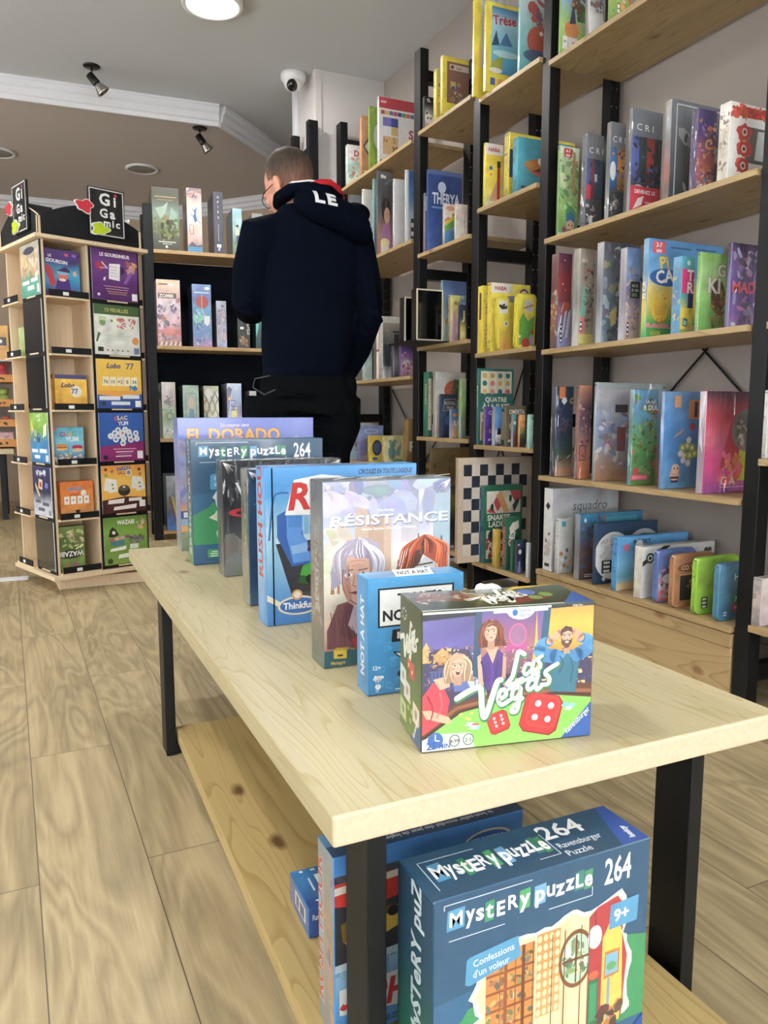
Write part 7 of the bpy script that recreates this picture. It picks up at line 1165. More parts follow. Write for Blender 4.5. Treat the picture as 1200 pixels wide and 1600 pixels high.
# --- tall portrait box
def res_front(a):
    a.paint(['a86048', 'd09a80', 'ecd8b8', 'f4ecd8', 'd0d0dc', 'b8c0dc', 'c8c8e0']); a.grad(.24, .45, .52, 1, 'd8b494', 'd0b49c', 'b8a8a8'); a.grad(.34, .5, .46, 1, 'c89a7c', 'c0a48e', 'a89ca0'); a.grad(.60, .66, .74, 1, 'd4ccd0', 'a8aabc', '8a94ac'); a.grad(.86, .3, 1, 1, '7a9aa4', 'a0b8c4', 'a8bccc')
    a.blobs(99, 12, 0, .84, 1, 1, .13, ['a8b4d0', 'c4c4dc', '8a9ac0', 'd8d4e4', '9a8aa0']); a.blobs(100, 6, 0, .5, .2, .75, .10, ['e4d8c0', 'dccbb0', 'e8e0d0'])
    for x, y, w, h in ((.05, .40, .03, .14), (.10, .40, .02, .18), (.15, .40, .03, .10), (.56, .40, .03, .16), (.60, .42, .02, .12), (.72, .5, .04, .2), (.90, .42, .06, .26)): a.poly([(x, y), (x+w*.4, y+h), (x+w*.6, y+h), (x+w, y)], 'b87a5a' if x < .5 else '4a6a74')
    a.text('Don Eskridge', .42, .835, .012, 'f4f0ec', fit=.18); a.text('RÉSISTANCE', .523, .760, .052, '5c688e', al='c', bold=.022, fit=.92, sx=1.85); a.text('RÉSISTANCE', .52, .765, .052, 'f4f6fa', al='c', bold=.022, fit=.92, sx=1.85); a.text('Identité Secrète • Déduction • Trahison', .29, .735, .014, 'f4f0ec', fit=.46)
    # white-haired woman
    a.poly([(.02, .10), (.02, .20), (.10, .34), (.22, .36), (.42, .34), (.52, .28), (.56, .08)], '7a4a48'); a.poly([(.16, .34), (.12, .18), (.28, .08), (.36, .34)], '6a3a3c'); a.poly([(.18, .22), (.24, .36), (.36, .37), (.44, .24), (.34, .16), (.26, .16)], 'c8b0b8'); a.poly([(.24, .08), (.20, .14), (.40, .20), (.56, .14), (.54, .06)], 'b82a24')
    a.poly([(.06, .42), (.05, .52), (.09, .62), (.18, .685), (.30, .70), (.42, .665), (.46, .58), (.45, .46), (.40, .38), (.34, .46), (.14, .46)], 'b4a8ba'); a.poly([(.09, .5), (.12, .60), (.24, .66), (.36, .64), (.42, .56), (.4, .44), (.30, .62), (.16, .60)], 'd4cad6')
    a.poly([(.13, .52), (.14, .42), (.18, .35), (.25, .32), (.33, .36), (.37, .46), (.37, .56), (.30, .60), (.20, .60), (.15, .58)], 'dfae94'); a.poly([(.13, .50), (.14, .42), (.18, .35), (.22, .33), (.20, .45), (.19, .56)], 'c48f78'); a.poly([(.26, .48), (.30, .36), (.36, .44), (.36, .54)], 'ecc4a8')
    for x in (.185, .30): a.ell(x, .498, .030, .012, 'f0e8e4'); a.ell(x, .498, .013, .012, '3a2a2a'); a.line([(x-.04, .520), (x+.04, .526)], .009, '8a6a60')
    a.line([(.235, .50), (.218, .438), (.255, .432)], .007, 'b07a64'); a.poly([(.19, .40), (.24, .408), (.285, .40), (.24, .388)], 'a0504a'); a.line([(.19, .40), (.285, .40)], .006, '6a2a2a'); a.line([(.17, .45), (.19, .40)], .005, 'a8685a'); a.line([(.30, .44), (.31, .40)], .005, 'b07a64')
    rg = random.Random(5)
    for k in range(26):
        t = k/25; a.stroke([(.27+.08*(t-.5), .69-.05*abs(t-.5)), (.09+.34*t, .63-.03*rg.random()), (.075+.39*t, .53+.02*rg.random()), (.10+.34*t+rg.uniform(-.02, .02), .43+.08*abs(t-.5)*2*rg.random())] if not .24 < t < .72 else [(.27, .695), (.18+.22*t, .668), (.14+.30*t, .62), (.17+.26*t, .585)], .022, rg.choice(['dcd4dc', 'b0a4b4', '9488a0', 'e8e2e8', 'c4b8c4']), .008, 4)
    for p, c, w in (([(.145, .53), (.14, .45), (.17, .38)], '9a604c', .010), ([(.36, .55), (.35, .44), (.31, .37)], 'c08a70', .012), ([(.20, .36), (.25, .335), (.30, .355)], '9a604c', .012), ([(.17, .47), (.185, .475), (.20, .47)], '8a5444', .006), ([(.285, .47), (.30, .475), (.32, .47)], 'a06a54', .006), ([(.2, .57), (.25, .575), (.32, .57)], 'b47a62', .005), ([(.21, .545), (.25, .55), (.31, .545)], 'b47a62', .004)): a.stroke(p, w, c, w*.5, 4)
    for k in range(9): a.stroke([(.05+.02*k, .30-.012*k), (.06+.02*k, .2), (.04+.03*k, .1)], .006, rg.choice(['5a3034', '8a5654', '6a3c3e']), .004, 3)
    for k in range(7): a.stroke([(.22+.03*k, .34), (.24+.025*k, .27), (.25+.02*k, .2)], .006, rg.choice(['e0ccd0', 'a8909c', 'b8a0a8']), .004, 3)
    # red-haired woman behind
    a.poly([(.52, .44), (.58, .48), (.64, .58), (.72, .66), (.82, .685), (.92, .66), (.98, .56), (.97, .40), (.90, .40), (.88, .52), (.78, .58), (.70, .50), (.64, .44)], 'a8422a'); a.poly([(.62, .48), (.70, .60), (.80, .62), (.74, .52)], '4a2a24'); a.poly([(.90, .64), (.98, .56), (.96, .42), (.92, .5)], 'd8643a')
    a.poly([(.66, .44), (.70, .50), (.80, .57), (.90, .52), (.93, .44), (.92, .3), (.66, .3)], 'c8ccd0'); a.ell(.80, .495, .045, .017, 'f0f0f0'); a.ell(.80, .495, .020, .017, '3a6a80'); a.line([(.72, .52), (.86, .53)], .012, '4a2a24'); a.ell(.90, .49, .02, .012, 'f0f0f0')
    for k in range(22):
        t = k/21; a.stroke([(.80+.03*(t-.5), .685), (.62+.36*t, .64-.03*abs(t-.5)), (.58+.40*t, .54), (.53+.46*t, .45)] if not .3 < t < .75 else [(.80, .68), (.68+.24*t, .64), (.68+.24*t, .585)], .018, rg.choice(['a03c22', 'c8582e', '6a2a1c', 'e0804a', '3a2420']), .006, 4)
    a.grad(0, 0, 1, .085, '1f5a5e', '2a6a6c'); a.poly([(.0, .0), (0, .09), (.2, .09), (.24, 0)], '24606a'); a.poly([(.07, .045), (.07, .09), (.17, .085), (.17, .04)], 'e8c42a'); a.poly([(.06, .09), (.09, .105), (.19, .10), (.17, .085)], 'c8a020'); a.rect(.10, .055, .14, .065, '3a3010'); a.text('Matagot', .05, .012, .018, 'e8c42a', bold=.02); a.text('12+', .27, .03, .030, 'f0f4f4', bold=.04); a.text('5-10', .42, .02, .018, 'f0f4f4', bold=.03); a.ell(.44, .055, .025, .016, 'f0f4f4')
W, D, H = .2225, .062, .2965
o = make_box('game_box', W, D, H, '6a7a88', 'gloss', {'f': res_front, 'l': [('g', '1f5a60', '5a4a4a', '7a6a64', '8a94a0', '6a7a8a'), ('t', 'RÉSISTANCE', .66, .3, .06, 'b8c4d0', {'rot': 90, 'bold': .03}), ('b', 101, 10, .1, .1, .9, .9, .16, ['4a5a60', '9aa0a4', '6a4a3a'])], 'rt': [('g', '4a6068', '6a7a88')], 't': [('g', '8a9098', 'a8acb0'), ('b', 5, 8, .1, .1, .9, .9, .06, ['c8ccd0', '6a7074'])]})
P = onz(506, 1046, TZ); stand(o, P, R(-2), W, D, TZ); shrink(o, W, D, H); tag(o, 'tall film wrapped box with a stern white haired woman on a misty city', 'board game', 'games standing on the table')
# --- car puzzle box
def car(a, x, y, s, c, rot=0):
    d, l = darker(c, .6), c
    a.poly([(x-.9*s, y-.3*s), (x-.8*s, y+.2*s), (x-.2*s, y+.45*s), (x+.9*s, y+.35*s), (x+.95*s, y-.2*s), (x+.3*s, y-.5*s)], d); a.poly([(x-.85*s, y-.05*s), (x-.75*s, y+.25*s), (x-.2*s, y+.45*s), (x+.25*s, y+.1*s), (x+.3*s, y-.25*s)], l)
    a.poly([(x-.3*s, y+.35*s), (x-.1*s, y+.85*s), (x+.6*s, y+.85*s), (x+.85*s, y+.35*s), (x+.2*s, y+.2*s)], l); a.poly([(x-.2*s, y+.38*s), (x-.05*s, y+.76*s), (x+.18*s, y+.74*s), (x+.2*s, y+.3*s)], 'b8d4e4'); a.ell(x-.5*s, y-.2*s, .16*s, .16*s, '1a1a1e'); a.ell(x+.6*s, y-.25*s, .16*s, .18*s, '1a1a1e')
def rush_front(a):
    a.grad(0, 0, 1, 1, '3f78b8', '5a98d0', '8ac0e0', 'a8d4ec', '5aa4dc', '4a94d4'); a.poly([(0, .80), (0, 1), (1, 1), (1, .88), (.5, .86), (.2, .90)], '4a98d8'); a.ell(.45, .90, .07, .04, 'e8ecee'); a.ell(.50, .88, .08, .04, 'dfe6ea'); rg = random.Random(4)
    for i in range(26): x = .1+.035*i; h = rg.uniform(.05, .2); a.rect(x, .52, x+.03, .55+h, rg.choice(['7ab0d4', '8abadc', '9ac8e4', 'd8c8a8', '6aa0c8']))
    a.stroke([(.02, .55), (.05, .80), (.09, .84), (.14, .84)], .012, '2f68a8'); a.poly([(.16, .17), (.06, .52), (1, .58), (1, .10), (.5, .12)], '34343a'); a.poly([(.06, .52), (.06, .56), (1, .62), (1, .58)], 'c8dce8'); a.poly([(.12, .16), (.22, .2), (.98, .14), (1, .1), (.3, .1)], '4a4a52')
    a.poly([(.07, .56), (.07, .70), (.13, .73), (.23, .71), (.23, .58), (.29, .44), (.28, .38), (.16, .37)], '2f5fa8'); a.poly([(.13, .56), (.17, .39), (.28, .40), (.26, .53), (.22, .58), (.23, .60), (.23, .70), (.13, .71)], '5a94dc'); a.poly([(.155, .50), (.165, .45), (.265, .46), (.255, .52)], '8ab8e8'); a.poly([(.14, .70), (.14, .62), (.225, .62), (.225, .70)], '4a84cc')
    car(a, .38, .32, .20, '3fa02f'); car(a, .34, .49, .09, '5a2a7a'); car(a, .38, .59, .08, 'c03a7a'); car(a, .80, .40, .18, 'd8b02a'); a.poly([(.52, .14), (.52, .26), (.8, .3), (1, .26), (1, .14)], 'c83024')
    a.poly([(.12, .70), (.18, .92), (.36, .95), (.98, .86), (.98, .72), (.42, .69)], 'f0f2f4'); a.text('Rush', .140, .735, .165, 'c8322e', bold=.05, shear=.2, rot=1, sx=1.15, fit=.46); a.text('Hour', .62, .74, .14, 'c8322e', bold=.05, shear=.2, fit=.36)
    a.text('CIRCULEZ EN TOUTE LOGIQUE', .60, .945, .030, '2a3a5a', bold=.04, shear=.25, fit=.37)
    a.poly([(0, .16), (.10, .10), (.35, .12), (1, .16), (1, .20), (.35, .155), (.1, .135), (0, .2)], 'e8e0cc'); a.grad(0, 0, 1, .10, '3a7cc0', '4488cc')
    a.ell(.20, .115, .135, .062, 'e8dcc0', n=28); a.ell(.20, .115, .120, .050, '2f6ab4', n=28); a.ell(.19, .185, .034, .034, 'd8a060'); a.ell(.19, .185, .022, .022, 'e8e0cc'); a.text('Thinkfun', .20, .095, .042, 'f2f4f4', al='c', bold=.05, fit=.20)
def rush_top(a):
    a.grad(0, 0, 1, 1, '5a98cc', '7ab0dc'); a.text('RUSH HOUR', .3, .3, .4, 'c83a30', bold=.06, shear=.2, fit=.4); a.rect(.05, .4, .22, .6, 'd8e4ec'); a.rect(.75, .4, .95, .6, '3f78b8')
W, D, H = .314, .060, .302
def rush(label, loc, yaw, z, rt=None, W=W, D=D, H=H, grp='games standing on the table'):
    o = make_box('game_box', W, D, H, '4a90cc', 'gloss', {'f': rush_front, 'l': [('g', '4a88c4', '8ac0e4', '5a9cd8'), ('t', 'RUSH HOUR', .68, .3, .10, 'b8302c', {'rot': 90, 'bold': .05})], 't': rush_top, 'rt': rt or [('g', '4a88c4', '6aa8dc')], 'b': [('g', '3a78b8', '5a98d0')]})
    stand(o, loc, yaw, W, D, z); tag(o, label, 'board game', grp); return o
P = onz(417, 980, TZ); o = rush('large square light blue box with toy cars and a red slanted title', P, R(-1), TZ)
MB().box(-W/2+.0135, -D/2-.0012, .001, -W/2+.016, -D/2-.0006, H-.002).build('lid_seam', M['navy'], o)
# --- dark constellation box, black box
W, D, H = .225, .055, .286
cons = [('g', '24507a', '1f3f62', '23466a', '1c3858')]+[('l', [(x+u*.12, y+v*.06) for u, v in pts], .006, '7aa0c0') for x, y, pts in ((.1, .9, ((0, 0), (.5, .6), (.9, .1))), (.05, .75, ((0, 0), (1, .4), (1.2, -.6), (.4, -.5))), (.2, .6, ((0, 0), (.6, -.8), (1.1, .1))), (.08, .38, ((0, 0), (.5, -.9), (1.1, .6))), (.1, .2, ((0, .4), (.8, .5), (.5, -.4), (1.2, -.6))), (.5, .5, ((0, 0), (1, .8), (2, -.4))))]+[('t', 'Ra', .26, .80, .075, 'e8ecec', {'bold': 0}), ('r', .16, .03, .62, .20, 'dfe6ea'), ('p', [(.17, .04), (.17, .19), (.5, .19), (.5, .04)], '3a7a9a'), ('t', 'ESC', .18, .15, .03, '2a3a4a', {'bold': .04}), ('t', 'PU', .18, .09, .045, 'f0f2f2', {'bold': .06}), ('t', 'K', .26, .04, .035, 'e08a3a', {'bold': .05}), ('b', 103, 8, .5, .3, .95, .7, .12, ['2a5a84', '3a6a94', '1c3450'])]
o = make_box('puzzle_box', W, D, H, '24466a', 'wrap', {'f': cons, 'l': [('g', '6a7a6a', '8a8478', '5a6a74', 'a0a49a'), ('b', 104, 12, .1, .1, .9, .9, .2, ['7a9a7a', 'c0a890', '4a5a64'])], 't': [('g', '5a6a74', '8a9498')], 'rt': [('g', '24466a', '2a4f74')]})
P = onz(391, 948, TZ); stand(o, P, R(0), W, D, TZ); shrink(o, W, D, H); tag(o, 'dark blue box with thin constellation drawings, between the black box and the car box', 'puzzle', 'games standing on the table')
W, D, H = .312, .058, .286
vd = [('g', '8a8e90', '5a5e62', '2a2e34', '1e2228', '1c2026'), ('t', 'V', .10, .66, .16, 'e8eaea', {'bold': 0}), ('e', .20, .555, .16, .042, 'b82834'), ('e', .21, .552, .11, .022, '22262c'), ('p', [(.2, .50), (.26, .56), (.34, .52), (.26, .49)], 'b82834'), ('b', 105, 8, 0, .02, .6, .35, .14, ['7a7e80', '9aa0a0', '5a5e60'])]
o = make_box('game_box', W, D, H, '22262c', 'wrap', {'f': vd, 'l': [('g', '3a3e44', '22262c', '30343a')], 't': [('g', '9a9a94', 'b8b8b0'), ('b', 6, 10, .05, .1, .95, .9, .05, ['5a5a58', 'd8d8d0'])], 'rt': [('g', '22262c', '30343a')]})
P = onz(351, 902, TZ); stand(o, P, R(1), W, D, TZ); shrink(o, W, D, H); tag(o, 'black film wrapped box with a large white V and a red ring', 'board game', 'games standing on the table')
# --- puzzle box and the farthest box
o = mystery('puzzle_box', .364, .075, .334); P = onz(303, 884, TZ); stand(o, P, R(-1.5), .364, .075, TZ); tag(o, 'teal puzzle box numbered 264 upright near the far end of the tabletop', 'puzzle', 'games standing on the table')
def eld(a):
    a.grad(0, 0, 1, 1, '7a8a6a', '9aa07a', 'e0a860', '5a6aa8', '7a84b8', '8a98cc', '6a78c4', '7684cc'); a.text('La course vers', .30, .935, .026, 'e8d8d0', fit=.26, shear=.2); a.text('EL DORADO', .06, .83, .09, 'e0a83a', bold=.07, fit=.88, out=('8a3a2a', .025)); a.blobs(107, 30, 0, .4, 1, .8, .1, ['8a94c8', '9aa4d0', 'a89ab0', '6a78b0']); a.blobs(108, 20, 0, 0, 1, .2, .08, ['7a8a5a', '9aa48a', '5a6a4a'])
    a.rect(0, .24, .4, .30, '3a5a94'); a.rect(0, .19, .4, .24, '8ab0d0'); a.rect(0, .14, .4, .19, 'e0a868')
    for i in range(6): a.rect(.02+.06*i, .25, .05+.06*i, .29, 'dfe4ec')
W, D, H = .414, .075, .389
o = make_box('game_box', W, D, H, '6a78b4', 'gloss', {'f': eld, 'l': [('g', '8a8a7a', '7a84b0', '6a74b0')], 't': [('g', '8a94c8', '98a4d4')], 'rt': [('g', '6a74a8', '7a84bc')], 'b': [('g', '5a64a0', '6a74b0')]})
P = onz(284, 861, TZ); stand(o, P, R(0), W, D, TZ); tag(o, 'large periwinkle box with ochre capitals, rearmost and tallest on the tabletop', 'board game', 'games standing on the table')

# ------------------------------------------------------------------ games on the lower board
W, D, H = .282, .081, .2605
o = mystery('puzzle_box', W, D, H); o.location = (.340+W/2, .6185+D/2, .0602); tag(o, 'teal puzzle box numbered 264 below the table top, standing in front of the legs', 'puzzle', 'games on the lower board')
W2, D2, H2 = .262, .052, .235
o = rush('light blue car puzzle box turned upside down behind the front table leg', (.292, .770), 0, .0602, W=W2, D=D2, H=H2, grp='games on the lower board', rt=[('g', '8a98a0', '9a8a78', 'a09080', '7a828a'), ('r', .62, .1, .98, .9, '8aa0ac'), ('t', 'RUSH HOUR', .72, .88, .10, 'b04a3a', {'rot': -90, 'bold': .03, 'out': ('e0d8d0', .02)}), ('b', 9, 8, .1, .1, .6, .9, .2, ['b07a4a', '6a7a84', 'c0a080'])])
o.rotation_euler = (0, R(180), 0); o.location.z = .0608+H2
# upside down: its printed foot shows a title strip
a = Art(W2, D2); a.grad(0, 0, 1, 1, '5a98cc', '6aa8d8'); a.poly([(0, 0), (0, .45), (1, .45), (1, 0)], '23507c'); a.text('RUSH HOUR', .55, .95, .34, 'b83a34', rot=180, bold=.05, fit=.4); a.text('CIRCULEZ EN TOUTE LOGIQUE', .62, .56, .12, 'e8f0f4', rot=180, bold=.03, fit=.36); a.text('le best-seller mondial des jeux de logique !', .85, .3, .14, 'e8f0f4', rot=180, fit=.62)
a.ell(.82, .76, .10, .16, 'e8dcc0'); a.ell(.82, .76, .085, .12, '2f6ab4'); a.text('Thinkfun', .88, .84, .14, 'f2f4f4', rot=180, bold=.04, fit=.12)
mb = MB(); a.emit(mb, 0, Vector((W2/2, -D2/2, -.0001)), -X_, Y_); mb.build('base_print', M['gloss'], o)
W, D, H = .075, .098, .045
o = make_box('card_game', W, D, H, '2468a8', 'gloss', {'t': [('g', '24599c', '2a78b8', '2f88c8'), ('p', [(.42, .34), (.42, .80), (.52, .80), (.54, .34)], 'f0f0ea'), ('p', [(.58, .36), (.58, .82), (.70, .80), (.70, .36)], 'f0f0ea'), ('p', [(.74, .40), (.74, .84), (.95, .7), (.95, .46)], 'f0f0ea'), ('p', [(.7, .84), (.76, .95), (.96, .9), (.98, .6), (.84, .74)], '14181c'), ('c', .2, .94, .04, 'e8f0f4'), ('r', .4, .92, .5, .96, 'e8f0f4'), ('r', .26, .4, .30, .74, 'd8e4f0'), ('p', [(0, 0), (0, .2), (1, .3), (1, 0)], '1c4a94'), ('r', .2, .14, .7, .17, 'e8f0f4')],
  'f': [('g', '1c4890', '205098'), ('t', 'Ravensburger', .06, .6, .2, 'e8f0f4', {'fit': .6}), ('p', [(.76, .1), (.72, .8), (.86, .7), (.92, .1)], 'f0f0f0')], 'l': [('g', '2058a0', '2468b0'), ('r', .3, .25, .85, .8, 'e4e0d0'), ('r', .36, .3, .5, .72, '2a4a7a'), ('r', .56, .3, .78, .72, '2a4a7a'), ('r', 0, 0, .25, 1, '6a6a90')]})
P = onz(487, 1467, .06); stand(o, (P.x-.004, P.y), R(-2), W, D, .0602); tag(o, 'small blue card game box lying flat on the lower board', 'card game', 'games on the lower board')
# ------------------------------------------------------------------ the customer
PX, PY = .95, 2.75
man = empty('person', (PX, PY, 0), 0, 'customer seen from behind in a navy hooded top and dark trousers, head bowed', 'person')
skin = plain('skin', 'c98f78', .55, 0, .4, .05, 90, .08); skin.node_tree.nodes['Principled BSDF'].inputs['Subsurface Weight'].default_value = .08
navyc = plain('navy_sweatshirt', '040914', .95, 0, .05, .35, 240, .12); trou = plain('dark_trousers', '080b0d', .95, 0, .05, .3, 260, .12)
redc = plain('red_lining', 'a01c22', .85, 0, .2, .2, 200, .08); whitec = plain('white_print', 'd8d8da', .8); shoe = plain('dark_shoe', '16171a', .5)
Hh = Matrix.Translation((-.012, -.005, 1.560)) @ Matrix.Rotation(R(28), 4, 'Z') @ Matrix.Rotation(R(-22), 4, 'X')     # head turned to one side and bowed; pivot at the nape
def hp(x, y, z): return Hh @ Vector((x, y, z))
HC = Vector((0, .028, .088))
def remesh(o, vox, smooth=4):
    m = o.modifiers.new('r', 'REMESH'); m.mode = 'VOXEL'; m.voxel_size = vox; m.use_smooth_shade = True
    s = o.modifiers.new('s', 'SMOOTH'); s.iterations = smooth; s.factor = .5
    return o
def rings(mb, L_, n=28, sup=2.0):
    """stack of horizontal rings: (cx, cy, z, rx, ry)"""
    vs = []; fs = []
    for cx, cy, z, rx, ry in L_:
        for k in range(n):
            t = 2*math.pi*k/n; c, s = math.cos(t), math.sin(t)
            vs.append((cx+rx*math.copysign(abs(c)**(2/sup), c), cy+ry*math.copysign(abs(s)**(2/sup), s), z))
    for j in range(len(L_)-1):
        for k in range(n): fs.append((j*n+k, j*n+(k+1) % n, (j+1)*n+(k+1) % n, (j+1)*n+k))
    fs.append(list(range(n))[::-1]); fs.append([(len(L_)-1)*n+k for k in range(n)])
    mb.add(vs, fs, 0, None, True)
# body: one continuous skin surface
b = MB()
b.ball(hp(0, .022, .100), (.077, .097, .092), 24, M=Hh.to_3x3()); b.ball(hp(0, .062, .042), (.058, .062, .066), 20, M=Hh.to_3x3())       # skull, face
b.ball(hp(0, .098, .012), (.030, .024, .024), 14, M=Hh.to_3x3()); b.ball(hp(0, .112, .080), (.055, .016, .02), 14, M=Hh.to_3x3())        # chin, brow
b.tube([hp(0, .118, .074), hp(0, .136, .050), hp(0, .128, .040)], [.009, .014, .012], 10)                                              # nose
b.tube([hp(-.022, .112, .018), hp(0, .121, .019), hp(.022, .112, .018)], [.005, .008, .005], 8)                                         # lips
for sx in (-1, 1): b.ball(hp(sx*.042, .098, .045), (.022, .016, .018), 12, M=Hh.to_3x3())                                              # cheeks
for sx in (-1, 1):
    b.ball(hp(sx*.080, .018, .058), (.010, .021, .034), 14, M=(Hh @ Matrix.Rotation(R(18*sx), 4, 'Z')).to_3x3()); b.ball(hp(sx*.076, .022, .032), (.008, .010, .012), 10)
b.tube([(-.005, -.01, 1.44), (-.008, -.008, 1.52), hp(0, .01, .04)], [(.066, .062), (.058, .058), (.060, .062)], 20)                     # neck
rings(b, [(0, .0, .90, .150, .105), (0, 0, 1.0, .145, .10), (0, .005, 1.12, .140, .098), (.01, .01, 1.28, .165, .11), (.015, .005, 1.40, .165, .10), (.005, 0, 1.47, .10, .07)])
rings(b, [(.0, 0, .80, .155, .115), (0, 0, .86, .16, .115), (0, 0, .92, .15, .105)])
LS, LE_, LW = Vector((-.155, .0, 1.425)), Vector((-.190, .06, 1.185)), Vector((-.105, .275, 1.245))
RS, RE, RW = Vector((.190, -.01, 1.42)), Vector((.243, .0, 1.155)), Vector((.205, .125, .945))
for S, E_, W_ in ((LS, LE_, LW), (RS, RE, RW)): b.tube([S*.6+Vector((0, 0, 1.40))*.4, S, (S+E_)/2, E_, (E_+W_)/2, W_], [.055, .055, .048, .042, .040, .029], 14)
def hand(mb, W_, d, up, side):
    """palm, five bent fingers and a thumb growing from the wrist W_ along d"""
    d = d.normalized(); up = (up-d*up.dot(d)).normalized(); s = d.cross(up)*side
    mb.tube([W_-d*.01, W_+d*.03, W_+d*.07, W_+d*.092], [(.024, .018), (.034, .017), (.041, .015), (.038, .012)], 14)
    for i, (l, o) in enumerate(((.072, .030), (.080, .010), (.074, -.010), (.058, -.029))):
        a = W_+d*.088+s*o; k = a+d*l*.42-up*.008; e = k+d*l*.30-up*.022; f = e+d*l*.18-up*.026
        mb.tube([a-d*.02, a, k, e, f], [.0088, .0088, .0082, .0076, .0055], 10)
    a = W_+d*.032+s*.030; mb.tube([a-s*.014, a+s*.016+d*.016, a+s*.026+d*.044-up*.006, a+s*.022+d*.066-up*.014], [.012, .011, .0098, .0065], 10)
hand(b, LW, Vector((.55, .75, .15)), Vector((-.2, -.1, 1)), 1); hand(b, RW, Vector((-.10, .25, -1)), Vector((1, .1, 0)), -1)
LH, LK, LA = Vector((-.085, 0, .83)), Vector((-.095, .02, .48)), Vector((-.100, -.015, .085)); RH, RK, RA = Vector((.085, 0, .83)), Vector((.085, .01, .48)), Vector((.080, -.03, .085))
for A, K, F_ in ((LH, LK, LA), (RH, RK, RA)):
    b.tube([A+Vector((0, 0, .05)), A, (A+K)/2, K, K*.65+F_*.35, F_, F_-Vector((0, 0, .03))], [.085, .088, .072, .055, .054, .036, .036], 16)
    b.tube([F_+Vector((0, -.05, -.045)), F_+Vector((0, .02, -.045)), F_+Vector((0, .11, -.055)), F_+Vector((0, .18, -.062))], [(.032, .03), (.038, .032), (.043, .024), (.030, .016)], 14)
remesh(b.build('body', skin, man), .0050, 5)
for sx in (-1, 1):
    e = MB().ball(hp(sx*.031, .104, .062), .012, 14).build('eye', plain('eye_white', 'e8e4e0', .2), man)
    MB().ball(hp(sx*.031, .1135, .062), (.0056, .0035, .0056), 10, M=Hh.to_3x3()).build('iris', M['glassblack'], e)
    MB().tube([hp(sx*.016, .119, .086), hp(sx*.034, .118, .090), hp(sx*.050, .106, .084)], [.003, .004, .002], 6).build('eyebrow', plain('brow_hair', '4a3322', .9), man)
g = MB(); 
for sx in (-1, 1):
    c = [hp(sx*.033+.022*math.cos(t), .126-.10*abs(sx*.033+.022*math.cos(t))**1.3, .060+.020*math.sin(t)) for t in [2*math.pi*i/16 for i in range(17)]]
    g.tube(c, .0016, 6); g.tube([hp(sx*.056, .122, .064), hp(sx*.077, .09, .066), hp(sx*.083, .02, .068), hp(sx*.082, .004, .056)], .0018, 6)
g.tube([hp(-.012, .130, .064), hp(0, .133, .067), hp(.012, .130, .064)], .0016, 6); g.build('spectacles', M['darkmetal'], man)
# hair: short, faded towards the nape
hm, nt, hb = nodes('short_brown_hair'); tc = nd(nt, 'TexCoord'); mp = nd(nt, 'Mapping'); mp.inputs['Scale'].default_value = (160, 160, 26); L(nt, tc.outputs['Object'], mp.inputs[0])
n1 = nd(nt, 'TexNoise', Scale=1.0, Detail=4.0); L(nt, mp.outputs[0], n1.inputs['Vector']); at = nd(nt, 'VertexColor', layer_name='Col')
r1 = nd(nt, 'ValToRGB'); r1.color_ramp.elements[0].position = .3; r1.color_ramp.elements[0].color = (.012, .007, .004, 1); r1.color_ramp.elements[1].position = .75; r1.color_ramp.elements[1].color = (.055, .033, .016, 1); L(nt, n1.outputs['Fac'], r1.inputs[0])
mxh = nd(nt, 'Mix', data_type='RGBA'); mxh.inputs[7].default_value = lin('a8705a')+(1,); L(nt, r1.outputs[0], mxh.inputs[6]); sp2 = nd(nt, 'SeparateColor'); L(nt, at.outputs['Color'], sp2.inputs[0]); 
ma = nd(nt, 'Math', operation='MULTIPLY'); L(nt, sp2.outputs[0], ma.inputs[0]); L(nt, n1.outputs['Fac'], ma.inputs[1]); ma2 = nd(nt, 'Math', operation='MULTIPLY'); ma2.inputs[1].default_value = 1.7; ma2.use_clamp = True; L(nt, ma.outputs[0], ma2.inputs[0]); L(nt, ma2.outputs[0], mxh.inputs[0])
L(nt, mxh.outputs[2], hb.inputs['Base Color']); hb.inputs['Roughness'].default_value = .75; bp = nd(nt, 'Bump', Strength=.6, Distance=.004); L(nt, n1.outputs['Fac'], bp.inputs['Height']); L(nt, bp.outputs[0], hb.inputs['Normal'])
hr = MB(); vs = []; fs = []; cl = []; nu, nv = 56, 26
for j in range(nv+1):
    for i in range(nu):
        az = 2*math.pi*i/nu; el = R(90) - (R(90)-R({True: 0, False: 0}[True]))*0
        front = math.sin(az)                       # +1 at the face
        low = R(58) if front > .55 else R(58)*((front+.1)/.65)+R(-38)*(1-(front+.1)/.65) if front > -.1 else R(-38)
        if .0 < front < .35: low = min(low, R(-4))
        t = j/nv; e_ = R(90)+(low-R(90))*t
        lift = 1.0+(.20*(1-t)**.7 if t < .55 else .20*(.45**.7)*(1-(t-.55)/.45)**1.5)+.012
        lift += .02*math.sin(az*9+t*8)*(1-t)
        vs.append(hp(.0775*lift*math.cos(e_)*math.cos(az), .022+.0975*lift*math.cos(e_)*math.sin(az), .100+.0925*(1+(lift-1)*1.1)*math.sin(e_))); cl.append(.45*max(0.0, min(1.0, (t-.62)/.38))**1.3)
for j in range(nv):
    for i in range(nu): fs.append((j*nu+i, (j+1)*nu+i, (j+1)*nu+(i+1) % nu, j*nu+(i+1) % nu))
for f in fs: hr.add([vs[k] for k in f], [(0, 1, 2, 3)], 0, [(cl[k], cl[k], cl[k]) for k in f], True)
hm_ = hr.mesh('hair', hm); bm = bmesh.new(); bm.from_mesh(hm_); bmesh.ops.remove_doubles(bm, verts=bm.verts, dist=1e-5); bm.to_mesh(hm_); bm.free(); link('hair', hm_, man)
